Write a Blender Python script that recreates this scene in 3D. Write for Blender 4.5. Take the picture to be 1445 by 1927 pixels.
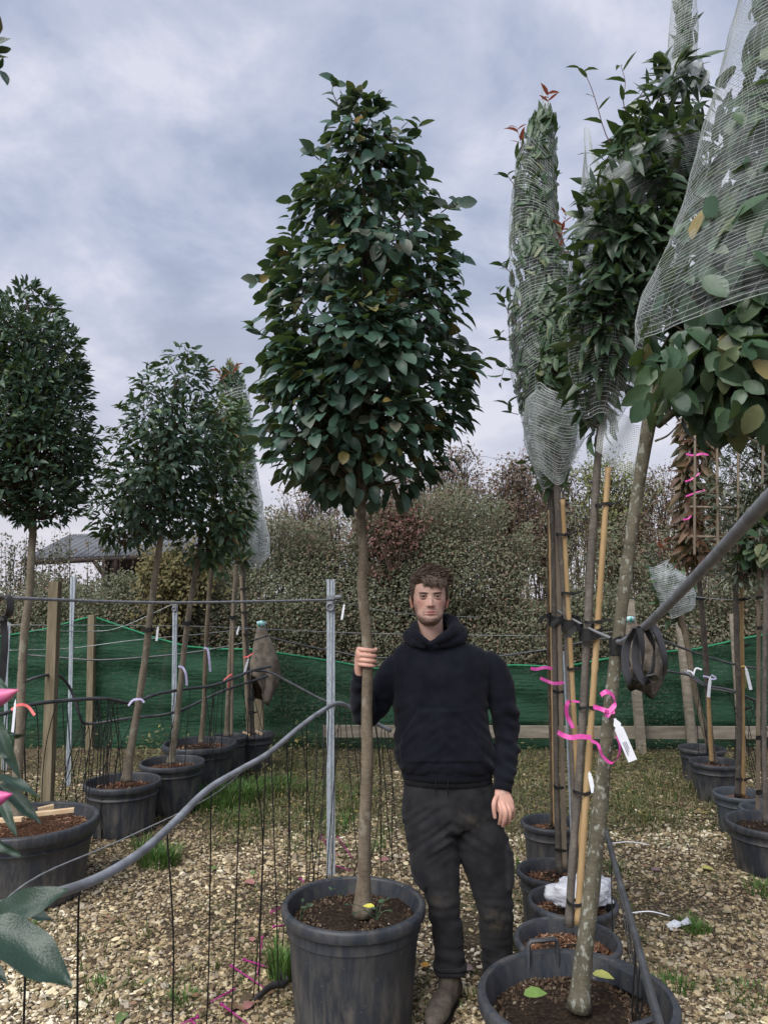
import bpy, bmesh, math, random
import numpy as np
from mathutils import Vector, Matrix, noise as mn

for o in list(bpy.data.objects):
    bpy.data.objects.remove(o, do_unlink=True)
S = bpy.context.scene
COL = S.collection
random.seed(7)
RNG = np.random.default_rng(7)

# ---------------------------------------------------------------- camera
TILT = math.radians(6.5); CAMH = 1.70; FPX = 1927 * 26 / 36; CX, CY = 722.5, 963.5
cam_d = bpy.data.cameras.new('camera'); cam = bpy.data.objects.new('camera', cam_d); COL.objects.link(cam)
cam.location = (0, 0, CAMH); cam.rotation_euler = (math.pi / 2 + TILT, 0, 0)
cam_d.sensor_fit = 'VERTICAL'; cam_d.sensor_height = 36; cam_d.sensor_width = 27; cam_d.lens = 26
cam_d.clip_start = 0.05; cam_d.clip_end = 2000
cam_d.dof.use_dof = True; cam_d.dof.focus_distance = 3.4; cam_d.dof.aperture_fstop = 13
S.camera = cam

# ---------------------------------------------------------------- world
SUN_EL, SUN_AZ = math.radians(48), math.radians(215)      # azimuth clockwise from +Y: behind the camera, to its left
W = bpy.data.worlds.new('World'); S.world = W; W.use_nodes = True
nt = W.node_tree; nt.nodes.clear()
def wn(t, **k):
    n = nt.nodes.new(t)
    for a, b in k.items(): setattr(n, a, b)
    return n
def math_n(tree, op, a, b=None, clamp=False):
    n = tree.nodes.new('ShaderNodeMath'); n.operation = op; n.use_clamp = clamp
    for i, v in enumerate((a, b)):
        if v is None: continue
        if isinstance(v, (int, float)): n.inputs[i].default_value = v
        else: tree.links.new(v, n.inputs[i])
    return n.outputs[0]
L = nt.links.new
out = wn('ShaderNodeOutputWorld'); bg = wn('ShaderNodeBackground'); bg.inputs[1].default_value = 0.05
sky = wn('ShaderNodeTexSky'); sky.sky_type = 'NISHITA'; sky.sun_disc = False
sky.sun_elevation = SUN_EL; sky.sun_rotation = SUN_AZ; sky.air_density = 1.3; sky.dust_density = 2
tc = wn('ShaderNodeTexCoord'); sx = wn('ShaderNodeSeparateXYZ'); L(tc.outputs['Generated'], sx.inputs[0])
zz = math_n(nt, 'ADD', math_n(nt, 'MAXIMUM', sx.outputs[2], 0.0), 0.30)
cb = wn('ShaderNodeCombineXYZ')
L(math_n(nt, 'DIVIDE', sx.outputs[0], zz), cb.inputs[0]); L(math_n(nt, 'DIVIDE', sx.outputs[1], zz), cb.inputs[1]); L(math_n(nt, 'MULTIPLY', sx.outputs[2], 0.5), cb.inputs[2])
n1 = wn('ShaderNodeTexNoise'); n1.inputs['Scale'].default_value = 3.0; n1.inputs['Detail'].default_value = 7; n1.inputs['Roughness'].default_value = 0.58; n1.inputs['Distortion'].default_value = 0.25
n2 = wn('ShaderNodeTexNoise'); n2.inputs['Scale'].default_value = 0.75; n2.inputs['Detail'].default_value = 3
L(cb.outputs[0], n1.inputs['Vector']); L(cb.outputs[0], n2.inputs['Vector'])
mixv = math_n(nt, 'ADD', math_n(nt, 'MULTIPLY', n1.outputs[0], 0.68), math_n(nt, 'MULTIPLY', n2.outputs[0], 0.32))
cr = wn('ShaderNodeValToRGB'); L(mixv, cr.inputs[0])
els = cr.color_ramp.elements
for i, (p, c) in enumerate([(0.385, (2.3, 2.68, 3.6)), (0.465, (2.9, 3.26, 4.25)), (0.535, (3.75, 4.0, 4.95)), (0.60, (4.8, 4.9, 5.6))]):
    e = els[i] if i < 2 else els.new(p)
    e.position = p; e.color = (*c, 1)
hz = wn('ShaderNodeMapRange'); hz.inputs[1].default_value = 0.02; hz.inputs[2].default_value = 0.42; hz.inputs[3].default_value = 0.85; hz.inputs[4].default_value = 0.0
L(sx.outputs[2], hz.inputs[0])
hm = wn('ShaderNodeMixRGB'); L(hz.outputs[0], hm.inputs[0]); L(cr.outputs[0], hm.inputs[1]); hm.inputs[2].default_value = (5.0, 4.8, 5.3, 1)
sm = wn('ShaderNodeMixRGB'); sm.inputs[0].default_value = 0.93; L(sky.outputs[0], sm.inputs[1]); L(hm.outputs[0], sm.inputs[2])
L(sm.outputs[0], bg.inputs[0]); L(bg.outputs[0], out.inputs[0])

# ---------------------------------------------------------------- sun behind cloud
sl = bpy.data.lights.new('sun', 'SUN'); sl.energy = 1.35; sl.angle = math.radians(50); sl.color = (1.0, 0.97, 0.93)
sun = bpy.data.objects.new('sun', sl); COL.objects.link(sun)
sd = Vector((math.sin(SUN_AZ) * math.cos(SUN_EL), math.cos(SUN_AZ) * math.cos(SUN_EL), math.sin(SUN_EL)))
sun.rotation_euler = (-sd).to_track_quat('-Z', 'Y').to_euler(); sun.location = (0, 0, 30)

vs = S.view_settings; vs.view_transform = 'Standard'; vs.look = 'None'; vs.exposure = 1.65; vs.gamma = 1
try: vs.use_curve_mapping = False
except Exception: pass
S.render.engine = 'CYCLES'
S.cycles.transparent_max_bounces = 24

# ---------------------------------------------------------------- geometry helpers
cT, sT = math.cos(TILT), math.sin(TILT)
def ray(px, py):
    a = (px - CX) / FPX; b = (CY - py) / FPX
    return a, cT - b * sT, sT + b * cT
def P(px, py, Y):
    a, dy, dz = ray(px, py); s = Y / dy
    return Vector((a * s, Y, CAMH + dz * s))
def G(px, py, z=0.0):
    a, dy, dz = ray(px, py); s = (z - CAMH) / dz
    return Vector((a * s, dy * s, z))
def MP(px, py, Y):
    return Y / ray(px, py)[1] / FPX

def spline(pts, n):
    """Catmull-Rom through pts (rows of floats), n samples"""
    p = np.array(pts, float); m = len(p)
    if m < 3:
        t = np.linspace(0, 1, n)[:, None]; return p[0] * (1 - t) + p[-1] * t
    ext = np.vstack([2 * p[0] - p[1], p, 2 * p[-1] - p[-2]])
    u = np.linspace(0, m - 1 - 1e-9, n); i = u.astype(int); t = (u - i)[:, None]
    a, b, c, d = ext[i], ext[i + 1], ext[i + 2], ext[i + 3]
    return 0.5 * (2 * b + (c - a) * t + (2 * a - 5 * b + 4 * c - d) * t**2 + (3 * b - a - 3 * c + d) * t**3)

class MB:
    def __init__(s): s.V = []; s.F = []; s.n = 0
    def add(s, V, F):
        V = np.asarray(V, float).reshape(-1, 3); s.V.append(V)
        s.F += [tuple(i + s.n for i in f) for f in F]; s.n += len(V); return s
    def tube(s, pts, rad, seg=8, cap=True, ry=None, up=None, ends=False):
        p = np.array([tuple(q) for q in pts], float); n = len(p)
        r = np.full(n, rad, float) if np.isscalar(rad) else np.array(rad, float)
        r2 = r if ry is None else (np.full(n, ry, float) if np.isscalar(ry) else np.array(ry, float))
        tg = np.gradient(p, axis=0); tg /= np.linalg.norm(tg, axis=1)[:, None] + 1e-12
        u = np.array(up, float) if up is not None else (np.array([0, 1.0, 0]) if abs(tg[0][1]) < 0.9 else np.array([1.0, 0, 0]))
        if ends:   # rounded ends
            h = [0.35, 0.75, 0.95]
            pre = [p[0] - tg[0] * r[0] * math.sqrt(1 - a * a) for a in h]; post = [p[-1] + tg[-1] * r[-1] * math.sqrt(1 - a * a) for a in h[::-1]]
            p = np.vstack([pre, p, post]); tg = np.vstack([[tg[0]] * 3, tg, [tg[-1]] * 3])
            r = np.concatenate([np.array(h) * r[0], r, np.array(h[::-1]) * r[-1]]); r2 = np.concatenate([np.array(h) * r2[0], r2, np.array(h[::-1]) * r2[-1]]); n = len(p)
        V = []
        a = np.linspace(0, 2 * math.pi, seg, endpoint=False)
        for k in range(n):
            u = u - tg[k] * np.dot(u, tg[k]); u /= np.linalg.norm(u) + 1e-12
            w = np.cross(tg[k], u)
            V.append(p[k] + np.outer(np.cos(a) * r2[k], u) + np.outer(np.sin(a) * r[k], w))
        F = [(k * seg + j, k * seg + (j + 1) % seg, (k + 1) * seg + (j + 1) % seg, (k + 1) * seg + j) for k in range(n - 1) for j in range(seg)]
        if cap: F += [tuple(range(seg - 1, -1, -1)), tuple(range((n - 1) * seg, n * seg))]
        return s.add(np.vstack(V), F)
    def lathe(s, c, prof, seg=48, close=False, wob=None):
        a = np.linspace(0, 2 * math.pi, seg, endpoint=False); V = []
        for k, (r, z) in enumerate(prof):
            rr = r if wob is None else r * (1 + wob * np.sin(a * 2 + 0.7))
            V.append(np.stack([c[0] + rr * np.cos(a), c[1] + rr * np.sin(a), np.full(seg, c[2] + z)], 1))
        n = len(prof)
        F = [(k * seg + j, k * seg + (j + 1) % seg, (k + 1) * seg + (j + 1) % seg, (k + 1) * seg + j) for k in range(n - 1) for j in range(seg)]
        if close: F += [tuple(range(seg - 1, -1, -1)), tuple(range((n - 1) * seg, n * seg))]
        return s.add(np.vstack(V), F)
    def box(s, c, sz, R=None, bev=0.0):
        x, y, z = [q / 2 for q in sz]
        if bev <= 0:
            V = np.array([(i * x, j * y, k * z) for k in (-1, 1) for j in (-1, 1) for i in (-1, 1)])
            F = [(0, 2, 3, 1), (4, 5, 7, 6), (0, 1, 5, 4), (2, 6, 7, 3), (0, 4, 6, 2), (1, 3, 7, 5)]
        else:
            bm = bmesh.new(); bmesh.ops.create_cube(bm, size=1, matrix=Matrix.Diagonal((*sz, 1)))
            bmesh.ops.bevel(bm, geom=bm.edges[:], offset=bev, segments=2, affect='EDGES', profile=0.7)
            bm.verts.index_update(); V = np.array([v.co[:] for v in bm.verts]); F = [tuple(v.index for v in f.verts) for f in bm.faces]; bm.free()
        if R is not None: V = V @ np.array(R.to_3x3()).T
        return s.add(V + np.array(tuple(c)), F)
    def ell(s, c, r, R=None, nu=16, nv=12):
        u = np.linspace(0, 2 * math.pi, nu, endpoint=False); v = np.linspace(0.0, math.pi, nv + 2)[1:-1]
        V = [(math.sin(b) * math.cos(a), math.sin(b) * math.sin(a), math.cos(b)) for b in v for a in u]; V += [(0, 0, 1), (0, 0, -1)]
        V = np.array(V) * np.array(r)
        if R is not None: V = V @ np.array(R.to_3x3()).T
        F = [(k * nu + j, (k + 1) * nu + j, (k + 1) * nu + (j + 1) % nu, k * nu + (j + 1) % nu) for k in range(nv - 1) for j in range(nu)]
        t = nu * nv; F += [(t, j, (j + 1) % nu) for j in range(nu)] + [(t + 1, (nv - 1) * nu + (j + 1) % nu, (nv - 1) * nu + j) for j in range(nu)]
        return s.add(V + np.array(tuple(c)), F)
    def ribbon(s, pts, w, wdir, th=0.0008):
        p = np.array([tuple(q) for q in pts], float); n = len(p)
        tg = np.gradient(p, axis=0); tg /= np.linalg.norm(tg, axis=1)[:, None] + 1e-12
        wd = np.array(wdir, float); wd = np.tile(wd, (n, 1)) if wd.ndim == 1 else wd
        wd = wd - tg * np.sum(wd * tg, 1)[:, None]; wd /= np.linalg.norm(wd, axis=1)[:, None] + 1e-12
        nn = np.cross(tg, wd); w = np.full(n, w) if np.isscalar(w) else np.array(w); w = w[:, None]
        V = np.stack([p - wd * w / 2 - nn * th / 2, p + wd * w / 2 - nn * th / 2, p + wd * w / 2 + nn * th / 2, p - wd * w / 2 + nn * th / 2], 1).reshape(-1, 3)
        F = [(k * 4 + j, k * 4 + (j + 1) % 4, k * 4 + 4 + (j + 1) % 4, k * 4 + 4 + j) for k in range(n - 1) for j in range(4)]
        F += [(3, 2, 1, 0), (n * 4 - 4, n * 4 - 3, n * 4 - 2, n * 4 - 1)]
        return s.add(V, F)
    def verts(s): return np.vstack(s.V)

WLOC = {}
def mesh_np(name, V, F, smooth=True, attrs=None):
    me = bpy.data.meshes.new(name)
    if isinstance(F, np.ndarray):
        k = F.shape[1]; me.vertices.add(len(V)); me.vertices.foreach_set('co', np.asarray(V, np.float32).ravel())
        me.loops.add(F.size); me.loops.foreach_set('vertex_index', F.astype(np.int32).ravel())
        me.polygons.add(len(F)); me.polygons.foreach_set('loop_start', np.arange(0, F.size, k, dtype=np.int32))
        try: me.polygons.foreach_set('loop_total', np.full(len(F), k, np.int32))
        except Exception: pass
        me.update(calc_edges=True); me.validate()
    else:
        me.from_pydata([tuple(v) for v in V], [], F); me.update()
    me.polygons.foreach_set('use_smooth', np.full(len(me.polygons), smooth))
    for an, av in (attrs or {}).items():
        av = np.asarray(av, np.float32)
        if av.ndim == 1:
            a = me.attributes.new(an, 'FLOAT', 'POINT'); a.data.foreach_set('value', av)
        else:
            a = me.attributes.new(an, 'FLOAT_COLOR', 'POINT'); a.data.foreach_set('color', np.hstack([av, np.ones((len(av), 1))]).astype(np.float32).ravel())
    return me
def props(o, label=None, cat=None, group=None, kind=None):
    if label: o['label'] = label
    if cat: o['category'] = cat
    if group: o['group'] = group
    if kind: o['kind'] = kind
    return o
def thing(name, loc, label, cat, group=None):
    o = bpy.data.objects.new(name, None); o.empty_display_size = 0.1; COL.objects.link(o)
    o.location = loc; WLOC[o.name] = np.array(tuple(loc)); return props(o, label, cat, group)
def obj(name, me, mat, parent=None, base=None):
    """link mesh data (already local) under parent"""
    if mat is not None and len(me.materials) == 0: me.materials.append(mat)
    o = bpy.data.objects.new(name, me); COL.objects.link(o)
    if parent is not None:
        o.parent = parent; WLOC[o.name] = WLOC[parent.name]
    else:
        b = np.array(tuple(base)) if base is not None else np.zeros(3); o.location = b; WLOC[o.name] = b
    return o
def build(mb, name, mat, parent=None, base=None, smooth=True, attrs=None, kind=None, sharp=None):
    """mb holds world coordinates"""
    V = mb.verts() if isinstance(mb, MB) else mb[0]; F = mb.F if isinstance(mb, MB) else mb[1]
    b = WLOC[parent.name] if parent is not None else (np.array(tuple(base)) if base is not None else np.zeros(3))
    me = mesh_np(name, V - b, F, smooth, attrs)
    if sharp: me.set_sharp_from_angle(angle=math.radians(sharp))
    o = obj(name, me, mat, parent, base)
    if kind: o['kind'] = kind
    return o
def remesh(mb, voxel, smooth=3):
    me = mesh_np('tmp', mb.verts(), mb.F); o = bpy.data.objects.new('tmp', me); COL.objects.link(o)
    m = o.modifiers.new('r', 'REMESH'); m.mode = 'VOXEL'; m.voxel_size = voxel
    if smooth:
        q = o.modifiers.new('s', 'SMOOTH'); q.factor = 0.5; q.iterations = smooth
    dg = bpy.context.evaluated_depsgraph_get(); e = o.evaluated_get(dg); m2 = bpy.data.meshes.new_from_object(e)
    V = np.empty(len(m2.vertices) * 3, np.float32); m2.vertices.foreach_get('co', V); V = V.reshape(-1, 3).astype(float)
    N = np.empty(len(m2.vertices) * 3, np.float32); m2.vertices.foreach_get('normal', N); N = N.reshape(-1, 3).astype(float)
    F = [tuple(p.vertices) for p in m2.polygons]
    bpy.data.objects.remove(o, do_unlink=True); bpy.data.meshes.remove(me); bpy.data.meshes.remove(m2)
    return V, F, N
def nz(V, sc, seed=0.0, vec=(1, 1, 1)):
    return np.array([mn.noise(Vector((v[0] * sc * vec[0] + seed, v[1] * sc * vec[1] + seed * 1.7, v[2] * sc * vec[2] - seed))) for v in V])

# ---------------------------------------------------------------- materials
class M:
    def __init__(s, name, rough=0.6, spec=0.4, color=(0.5, 0.5, 0.5), metal=0.0):
        s.m = bpy.data.materials.new(name); s.m.use_nodes = True; s.t = s.m.node_tree; s.t.nodes.clear()
        s.o = s.n('ShaderNodeOutputMaterial'); s.b = s.n('ShaderNodeBsdfPrincipled'); s.l(s.b.outputs[0], s.o.inputs[0])
        s.b.inputs['Roughness'].default_value = rough; s.b.inputs['Specular IOR Level'].default_value = spec; s.b.inputs['Metallic'].default_value = metal
        s.b.inputs['Base Color'].default_value = (*color, 1); s.tc = None
    def n(s, t, **k):
        n = s.t.nodes.new(t)
        for a, b in k.items(): setattr(n, a, b)
        return n
    def l(s, a, b): s.t.links.new(a, b)
    def co(s, scale=(1, 1, 1)):
        if s.tc is None: s.tc = s.n('ShaderNodeTexCoord')
        mp = s.n('ShaderNodeMapping'); mp.inputs['Scale'].default_value = scale; s.l(s.tc.outputs['Object'], mp.inputs[0]); return mp.outputs[0]
    def noise(s, scale, detail=4, rough=0.55, vec=(1, 1, 1), dist=0.0):
        n = s.n('ShaderNodeTexNoise'); n.inputs['Scale'].default_value = scale; n.inputs['Detail'].default_value = detail
        n.inputs['Roughness'].default_value = rough; n.inputs['Distortion'].default_value = dist; s.l(s.co(vec), n.inputs['Vector']); return n.outputs[0]
    def ramp(s, fac, stops, interp='LINEAR'):
        r = s.n('ShaderNodeValToRGB'); r.color_ramp.interpolation = interp; e = r.color_ramp.elements
        for i, (p, c) in enumerate(stops):
            q = e[i] if i < 2 else e.new(p)
            q.position = p; q.color = (*c, 1) if len(c) == 3 else c
        s.l(fac, r.inputs[0]); return r.outputs[0]
    def val(s, fac, a, b):
        return s.ramp(fac, [(a, (0, 0, 0)), (b, (1, 1, 1))])
    def mix(s, fac, a, b, mode='MIX'):
        m = s.n('ShaderNodeMixRGB'); m.blend_type = mode
        for i, v in zip((0, 1, 2), (fac, a, b)):
            if isinstance(v, (int, float)): m.inputs[i].default_value = v
            elif isinstance(v, tuple): m.inputs[i].default_value = (*v, 1)
            else: s.l(v, m.inputs[i])
        return m.outputs[0]
    def color(s, sock): s.l(sock, s.b.inputs['Base Color']); return s
    def rough(s, sock): s.l(sock, s.b.inputs['Roughness']); return s
    def bump(s, sock, strength=0.3, dist=0.01, prev=None):
        b = s.n('ShaderNodeBump'); b.inputs['Strength'].default_value = strength; b.inputs['Distance'].default_value = dist
        s.l(sock, b.inputs['Height']); s.l(b.outputs[0], s.b.inputs['Normal']); return s
    def attr(s, name, col=False):
        a = s.n('ShaderNodeAttribute'); a.attribute_name = name; return a.outputs['Color' if col else 'Fac']
    def rnd(s):
        oi = s.n('ShaderNodeObjectInfo'); return math_n(s.t, 'FRACT', math_n(s.t, 'ADD', s.attr('rnd'), oi.outputs['Random']))
    def translucent(s, fac, col):
        t = s.n('ShaderNodeBsdfTranslucent'); mx = s.n('ShaderNodeMixShader'); mx.inputs[0].default_value = fac
        if isinstance(col, tuple): t.inputs[0].default_value = (*col, 1)
        else: s.l(col, t.inputs[0])
        s.l(s.b.outputs[0], mx.inputs[1]); s.l(t.outputs[0], mx.inputs[2]); s.l(mx.outputs[0], s.o.inputs[0]); s.last = mx.outputs[0]; return s
    def alpha(s, sock_or_val):
        tr = s.n('ShaderNodeBsdfTransparent'); mx = s.n('ShaderNodeMixShader'); src = getattr(s, 'last', s.b.outputs[0])
        if isinstance(sock_or_val, (int, float)): mx.inputs[0].default_value = sock_or_val
        else: s.l(sock_or_val, mx.inputs[0])
        s.l(tr.outputs[0], mx.inputs[1]); s.l(src, mx.inputs[2]); s.l(mx.outputs[0], s.o.inputs[0]); return s

def simple(name, c1, c2, scale=8, rough=0.6, spec=0.3, bump=0.2, bscale=40, bdist=0.004, vec=(1, 1, 1), metal=0.0, lo=0.35, hi=0.65):
    m = M(name, rough, spec, metal=metal); f = m.noise(scale, 5, 0.6, vec)
    m.color(m.ramp(f, [(lo, c1), (hi, c2)]))
    if bump: m.bump(m.noise(bscale, 4, 0.6, vec), bump, bdist)
    return m.m
def leafmat(name, stops, rough=0.4, spec=0.45, trans=0.18, tcol=(0.10, 0.16, 0.03)):
    m = M(name, rough, spec); r = m.rnd(); c = m.ramp(r, stops)
    v = m.mix(0.35, c, m.ramp(m.noise(35, 2), [(0.3, (0.55, 0.55, 0.55)), (0.7, (1.35, 1.35, 1.35))]), 'MULTIPLY')
    m.color(v); m.bump(m.noise(60, 2), 0.25, 0.003)
    m.translucent(trans, tcol); return m.m
def vcol(name, rough=0.6, spec=0.3, bump=0.15, bscale=120, bdist=0.002, sss=0.0):
    m = M(name, rough, spec); m.color(m.attr('col', True))
    if bump: m.bump(m.noise(bscale, 3), bump, bdist)
    if sss:
        m.b.inputs['Subsurface Weight'].default_value = sss; m.b.inputs['Subsurface Radius'].default_value = (0.01, 0.004, 0.002); m.b.inputs['Subsurface Scale'].default_value = 0.5
    return m.m

# plastic pots
def potmat(name, c, dirt=0.5):
    m = M(name, 0.42, 0.4); sp = m.noise(60, 3, 0.7)
    oi = m.n('ShaderNodeObjectInfo'); va = m.n('ShaderNodeVectorMath'); va.operation = 'ADD'; cx_ = m.n('ShaderNodeCombineXYZ'); off = math_n(m.t, 'MULTIPLY', oi.outputs['Random'], 60.0)
    for k_ in range(3): m.l(off, cx_.inputs[k_])
    m.l(m.co((3, 3, 0.6)), va.inputs[0]); m.l(cx_.outputs[0], va.inputs[1]); sn = m.n('ShaderNodeTexNoise'); sn.inputs['Scale'].default_value = 7; sn.inputs['Detail'].default_value = 6; sn.inputs['Roughness'].default_value = 0.72; sn.inputs['Distortion'].default_value = 0.4; m.l(va.outputs[0], sn.inputs['Vector']); st = sn.outputs[0]
    sep = m.n('ShaderNodeSeparateXYZ'); m.l(m.co(), sep.inputs[0])
    low = m.n('ShaderNodeMapRange'); low.inputs[1].default_value = 0.32; low.inputs[2].default_value = 0.0; low.inputs[3].default_value = 0.35; low.inputs[4].default_value = 1.0; m.l(sep.outputs[2], low.inputs[0])
    d = math_n(m.t, 'MULTIPLY', m.val(st, 0.43, 0.74), math_n(m.t, 'MULTIPLY', low.outputs[0], dirt), True)
    base = m.ramp(m.noise(5, 3), [(0.3, tuple(q * 0.8 for q in c)), (0.7, tuple(q * 1.3 for q in c))])
    k = m.mix(d, base, (0.20, 0.175, 0.14)); k = m.mix(math_n(m.t, 'MULTIPLY', m.val(sp, 0.66, 0.74), 0.5), k, (0.26, 0.24, 0.21))
    m.color(k); m.rough(m.ramp(st, [(0.3, (0.36,) * 3), (0.7, (0.62,) * 3)])); m.bump(m.noise(90, 2), 0.08, 0.002); return m.m
MAT_pot = potmat('black_plastic', (0.026, 0.031, 0.040), 0.85)
MAT_pot2 = potmat('grey_plastic', (0.055, 0.066, 0.08), 0.45)
def soilmat(name, cs):
    m = M(name, 0.95, 0.1); f = m.noise(70, 5, 0.7); m.color(m.ramp(f, cs)); m.bump(m.noise(90, 5, 0.7), 0.9, 0.02); return m.m
MAT_soil = soilmat('peat_soil', [(0.3, (0.012, 0.009, 0.007)), (0.5, (0.035, 0.024, 0.017)), (0.75, (0.09, 0.065, 0.045))])
MAT_soilred = soilmat('bark_soil', [(0.3, (0.03, 0.016, 0.01)), (0.5, (0.10, 0.05, 0.03)), (0.75, (0.20, 0.115, 0.07))])
def crumbmat(name, stops):
    m = M(name, 0.9, 0.15); m.color(m.ramp(m.attr('rnd'), stops)); m.bump(m.noise(200, 2), 0.3, 0.003); return m.m
MAT_crumb = crumbmat('soil_crumbs', [(0.0, (0.02, 0.014, 0.01)), (0.55, (0.07, 0.045, 0.03)), (0.9, (0.12, 0.085, 0.055)), (0.985, (0.20, 0.17, 0.13)), (1.0, (0.45, 0.42, 0.36))])
MAT_chip = crumbmat('bark_chips', [(0.0, (0.05, 0.022, 0.012)), (0.5, (0.15, 0.075, 0.045)), (0.85, (0.26, 0.15, 0.09)), (1.0, (0.42, 0.29, 0.19))])
MAT_peb = crumbmat('pebbles', [(0.0, (0.08, 0.06, 0.04)), (0.2, (0.20, 0.15, 0.09)), (0.42, (0.34, 0.262, 0.152)), (0.56, (0.24, 0.195, 0.145)), (0.7, (0.52, 0.42, 0.25)), (0.85, (0.36, 0.315, 0.25)), (0.93, (0.68, 0.58, 0.37)), (1.0, (0.76, 0.69, 0.53))])

def barkmat(name, c1, c2, spot=None, sscale=14, samt=0.8):
    m = M(name, 0.85, 0.2); f = m.noise(10, 6, 0.65, (2.2, 2.2, 0.8)); c = m.ramp(f, [(0.3, c1), (0.7, c2)])
    g = m.noise(45, 4, 0.6, (1, 1, 3)); c = m.mix(0.5, c, m.ramp(g, [(0.3, (0.6, 0.6, 0.6)), (0.7, (1.3, 1.3, 1.3))]), 'MULTIPLY')
    if spot:
        v = m.noise(sscale, 3, 0.5, (1.3, 1.3, 0.8)); c = m.mix(math_n(m.t, 'MULTIPLY', m.val(v, 0.57, 0.62), samt), c, spot)
    m.color(c); m.bump(m.noise(30, 5, 0.65, (1, 1, 2.2)), 0.6, 0.006); return m.m
MAT_bark = barkmat('smooth_bark', (0.10, 0.078, 0.055), (0.20, 0.165, 0.12), (0.27, 0.25, 0.20), 18, 0.5)
MAT_barkL = barkmat('pale_bark', (0.12, 0.10, 0.075), (0.24, 0.205, 0.155), (0.30, 0.29, 0.23), 20, 0.5)
MAT_barkM = barkmat('lichen_bark', (0.075, 0.07, 0.048), (0.16, 0.145, 0.105), (0.32, 0.33, 0.29), 48, 0.7)
MAT_barkG = barkmat('grey_bark', (0.085, 0.075, 0.065), (0.17, 0.15, 0.13), (0.22, 0.2, 0.17), 22, 0.4)
MAT_twig = simple('twig_bark', (0.05, 0.035, 0.025), (0.11, 0.085, 0.06), 20, 0.8, 0.2, 0.3)
MAT_twigred = simple('red_twig', (0.10, 0.045, 0.06), (0.16, 0.08, 0.09), 20, 0.6, 0.3, 0.2)
MAT_bamboo = simple('bamboo', (0.32, 0.205, 0.092), (0.46, 0.325, 0.17), 7, 0.5, 0.35, 0.25, 60, 0.002, (2, 2, 0.35))
MAT_bamboog = simple('weathered_bamboo', (0.17, 0.135, 0.098), (0.28, 0.225, 0.165), 7, 0.6, 0.3, 0.25, 60, 0.002, (2, 2, 0.35))
MAT_timber = simple('treated_timber', (0.13, 0.108, 0.068), (0.24, 0.205, 0.14), 9, 0.85, 0.15, 0.5, 35, 0.004, (3, 3, 0.3))
MAT_timberg = simple('weathered_timber', (0.17, 0.15, 0.12), (0.30, 0.265, 0.21), 9, 0.85, 0.15, 0.5, 35, 0.004, (0.4, 3, 3))
MAT_slat = simple('new_timber', (0.55, 0.38, 0.22), (0.68, 0.52, 0.34), 12, 0.7, 0.2, 0.3)
def galvmat():
    m = M('galvanised_steel', 0.38, 0.5, metal=0.55); v = m.n('ShaderNodeTexVoronoi'); v.inputs['Scale'].default_value = 70; m.l(m.co((1, 1, 0.5)), v.inputs['Vector'])
    m.color(m.ramp(v.outputs['Distance'], [(0.1, (0.36, 0.42, 0.48)), (0.7, (0.52, 0.58, 0.64))])); m.rough(m.ramp(m.noise(12), [(0.3, (0.3,) * 3), (0.7, (0.55,) * 3)])); return m.m
MAT_galv = galvmat()
MAT_pipe = simple('grey_pipe', (0.13, 0.135, 0.145), (0.26, 0.28, 0.315), 9, 0.42, 0.5, 0.15, 80, 0.002)
MAT_pipedark = simple('black_pipe', (0.028, 0.031, 0.035), (0.07, 0.075, 0.08), 10, 0.35, 0.5, 0.15, 80, 0.002)
MAT_tube = simple('black_tube', (0.006, 0.006, 0.007), (0.014, 0.014, 0.015), 20, 0.4, 0.45, 0)
MAT_wire = simple('steel_wire', (0.24, 0.26, 0.27), (0.40, 0.42, 0.43), 30, 0.45, 0.5, 0, metal=0.4)
MAT_cable = simple('coated_cable', (0.13, 0.14, 0.155), (0.24, 0.25, 0.27), 40, 0.45, 0.5, 0.2, 200, 0.001)
MAT_strap = simple('rubber_strap', (0.018, 0.018, 0.02), (0.045, 0.045, 0.05), 10, 0.5, 0.4, 0.2)
MAT_tie = simple('rubber_tie', (0.008, 0.008, 0.009), (0.02, 0.02, 0.02), 10, 0.6, 0.3, 0.3)
MAT_purple = simple('magenta_stake', (0.22, 0.012, 0.12), (0.36, 0.03, 0.20), 20, 0.45, 0.4, 0)
MAT_pink = simple('pink_ribbon', (0.58, 0.05, 0.30), (0.70, 0.10, 0.40), 20, 0.4, 0.4, 0)
MAT_coral = simple('coral_ribbon', (0.70, 0.10, 0.10), (0.80, 0.18, 0.16), 20, 0.35, 0.5, 0)
MAT_lilac = simple('lilac_ribbon', (0.46, 0.42, 0.66), (0.6, 0.56, 0.78), 20, 0.35, 0.5, 0)
MAT_yel = simple('yellow_tie', (0.6, 0.42, 0.05), (0.7, 0.5, 0.08), 20, 0.4, 0.5, 0)
MAT_white = simple('white_plastic', (0.66, 0.68, 0.73), (0.76, 0.78, 0.82), 20, 0.35, 0.5, 0)
MAT_ink = simple('printed_ink', (0.12, 0.12, 0.16), (0.2, 0.2, 0.24), 20, 0.6, 0.2, 0)
MAT_hess = simple('hessian_cloth', (0.10, 0.085, 0.07), (0.21, 0.18, 0.15), 14, 0.95, 0.05, 0.7, 160, 0.006)
MAT_teal = simple('teal_label', (0.05, 0.42, 0.36), (0.5, 0.72, 0.76), 30, 0.35, 0.4, 0, lo=0.45, hi=0.5)
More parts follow.
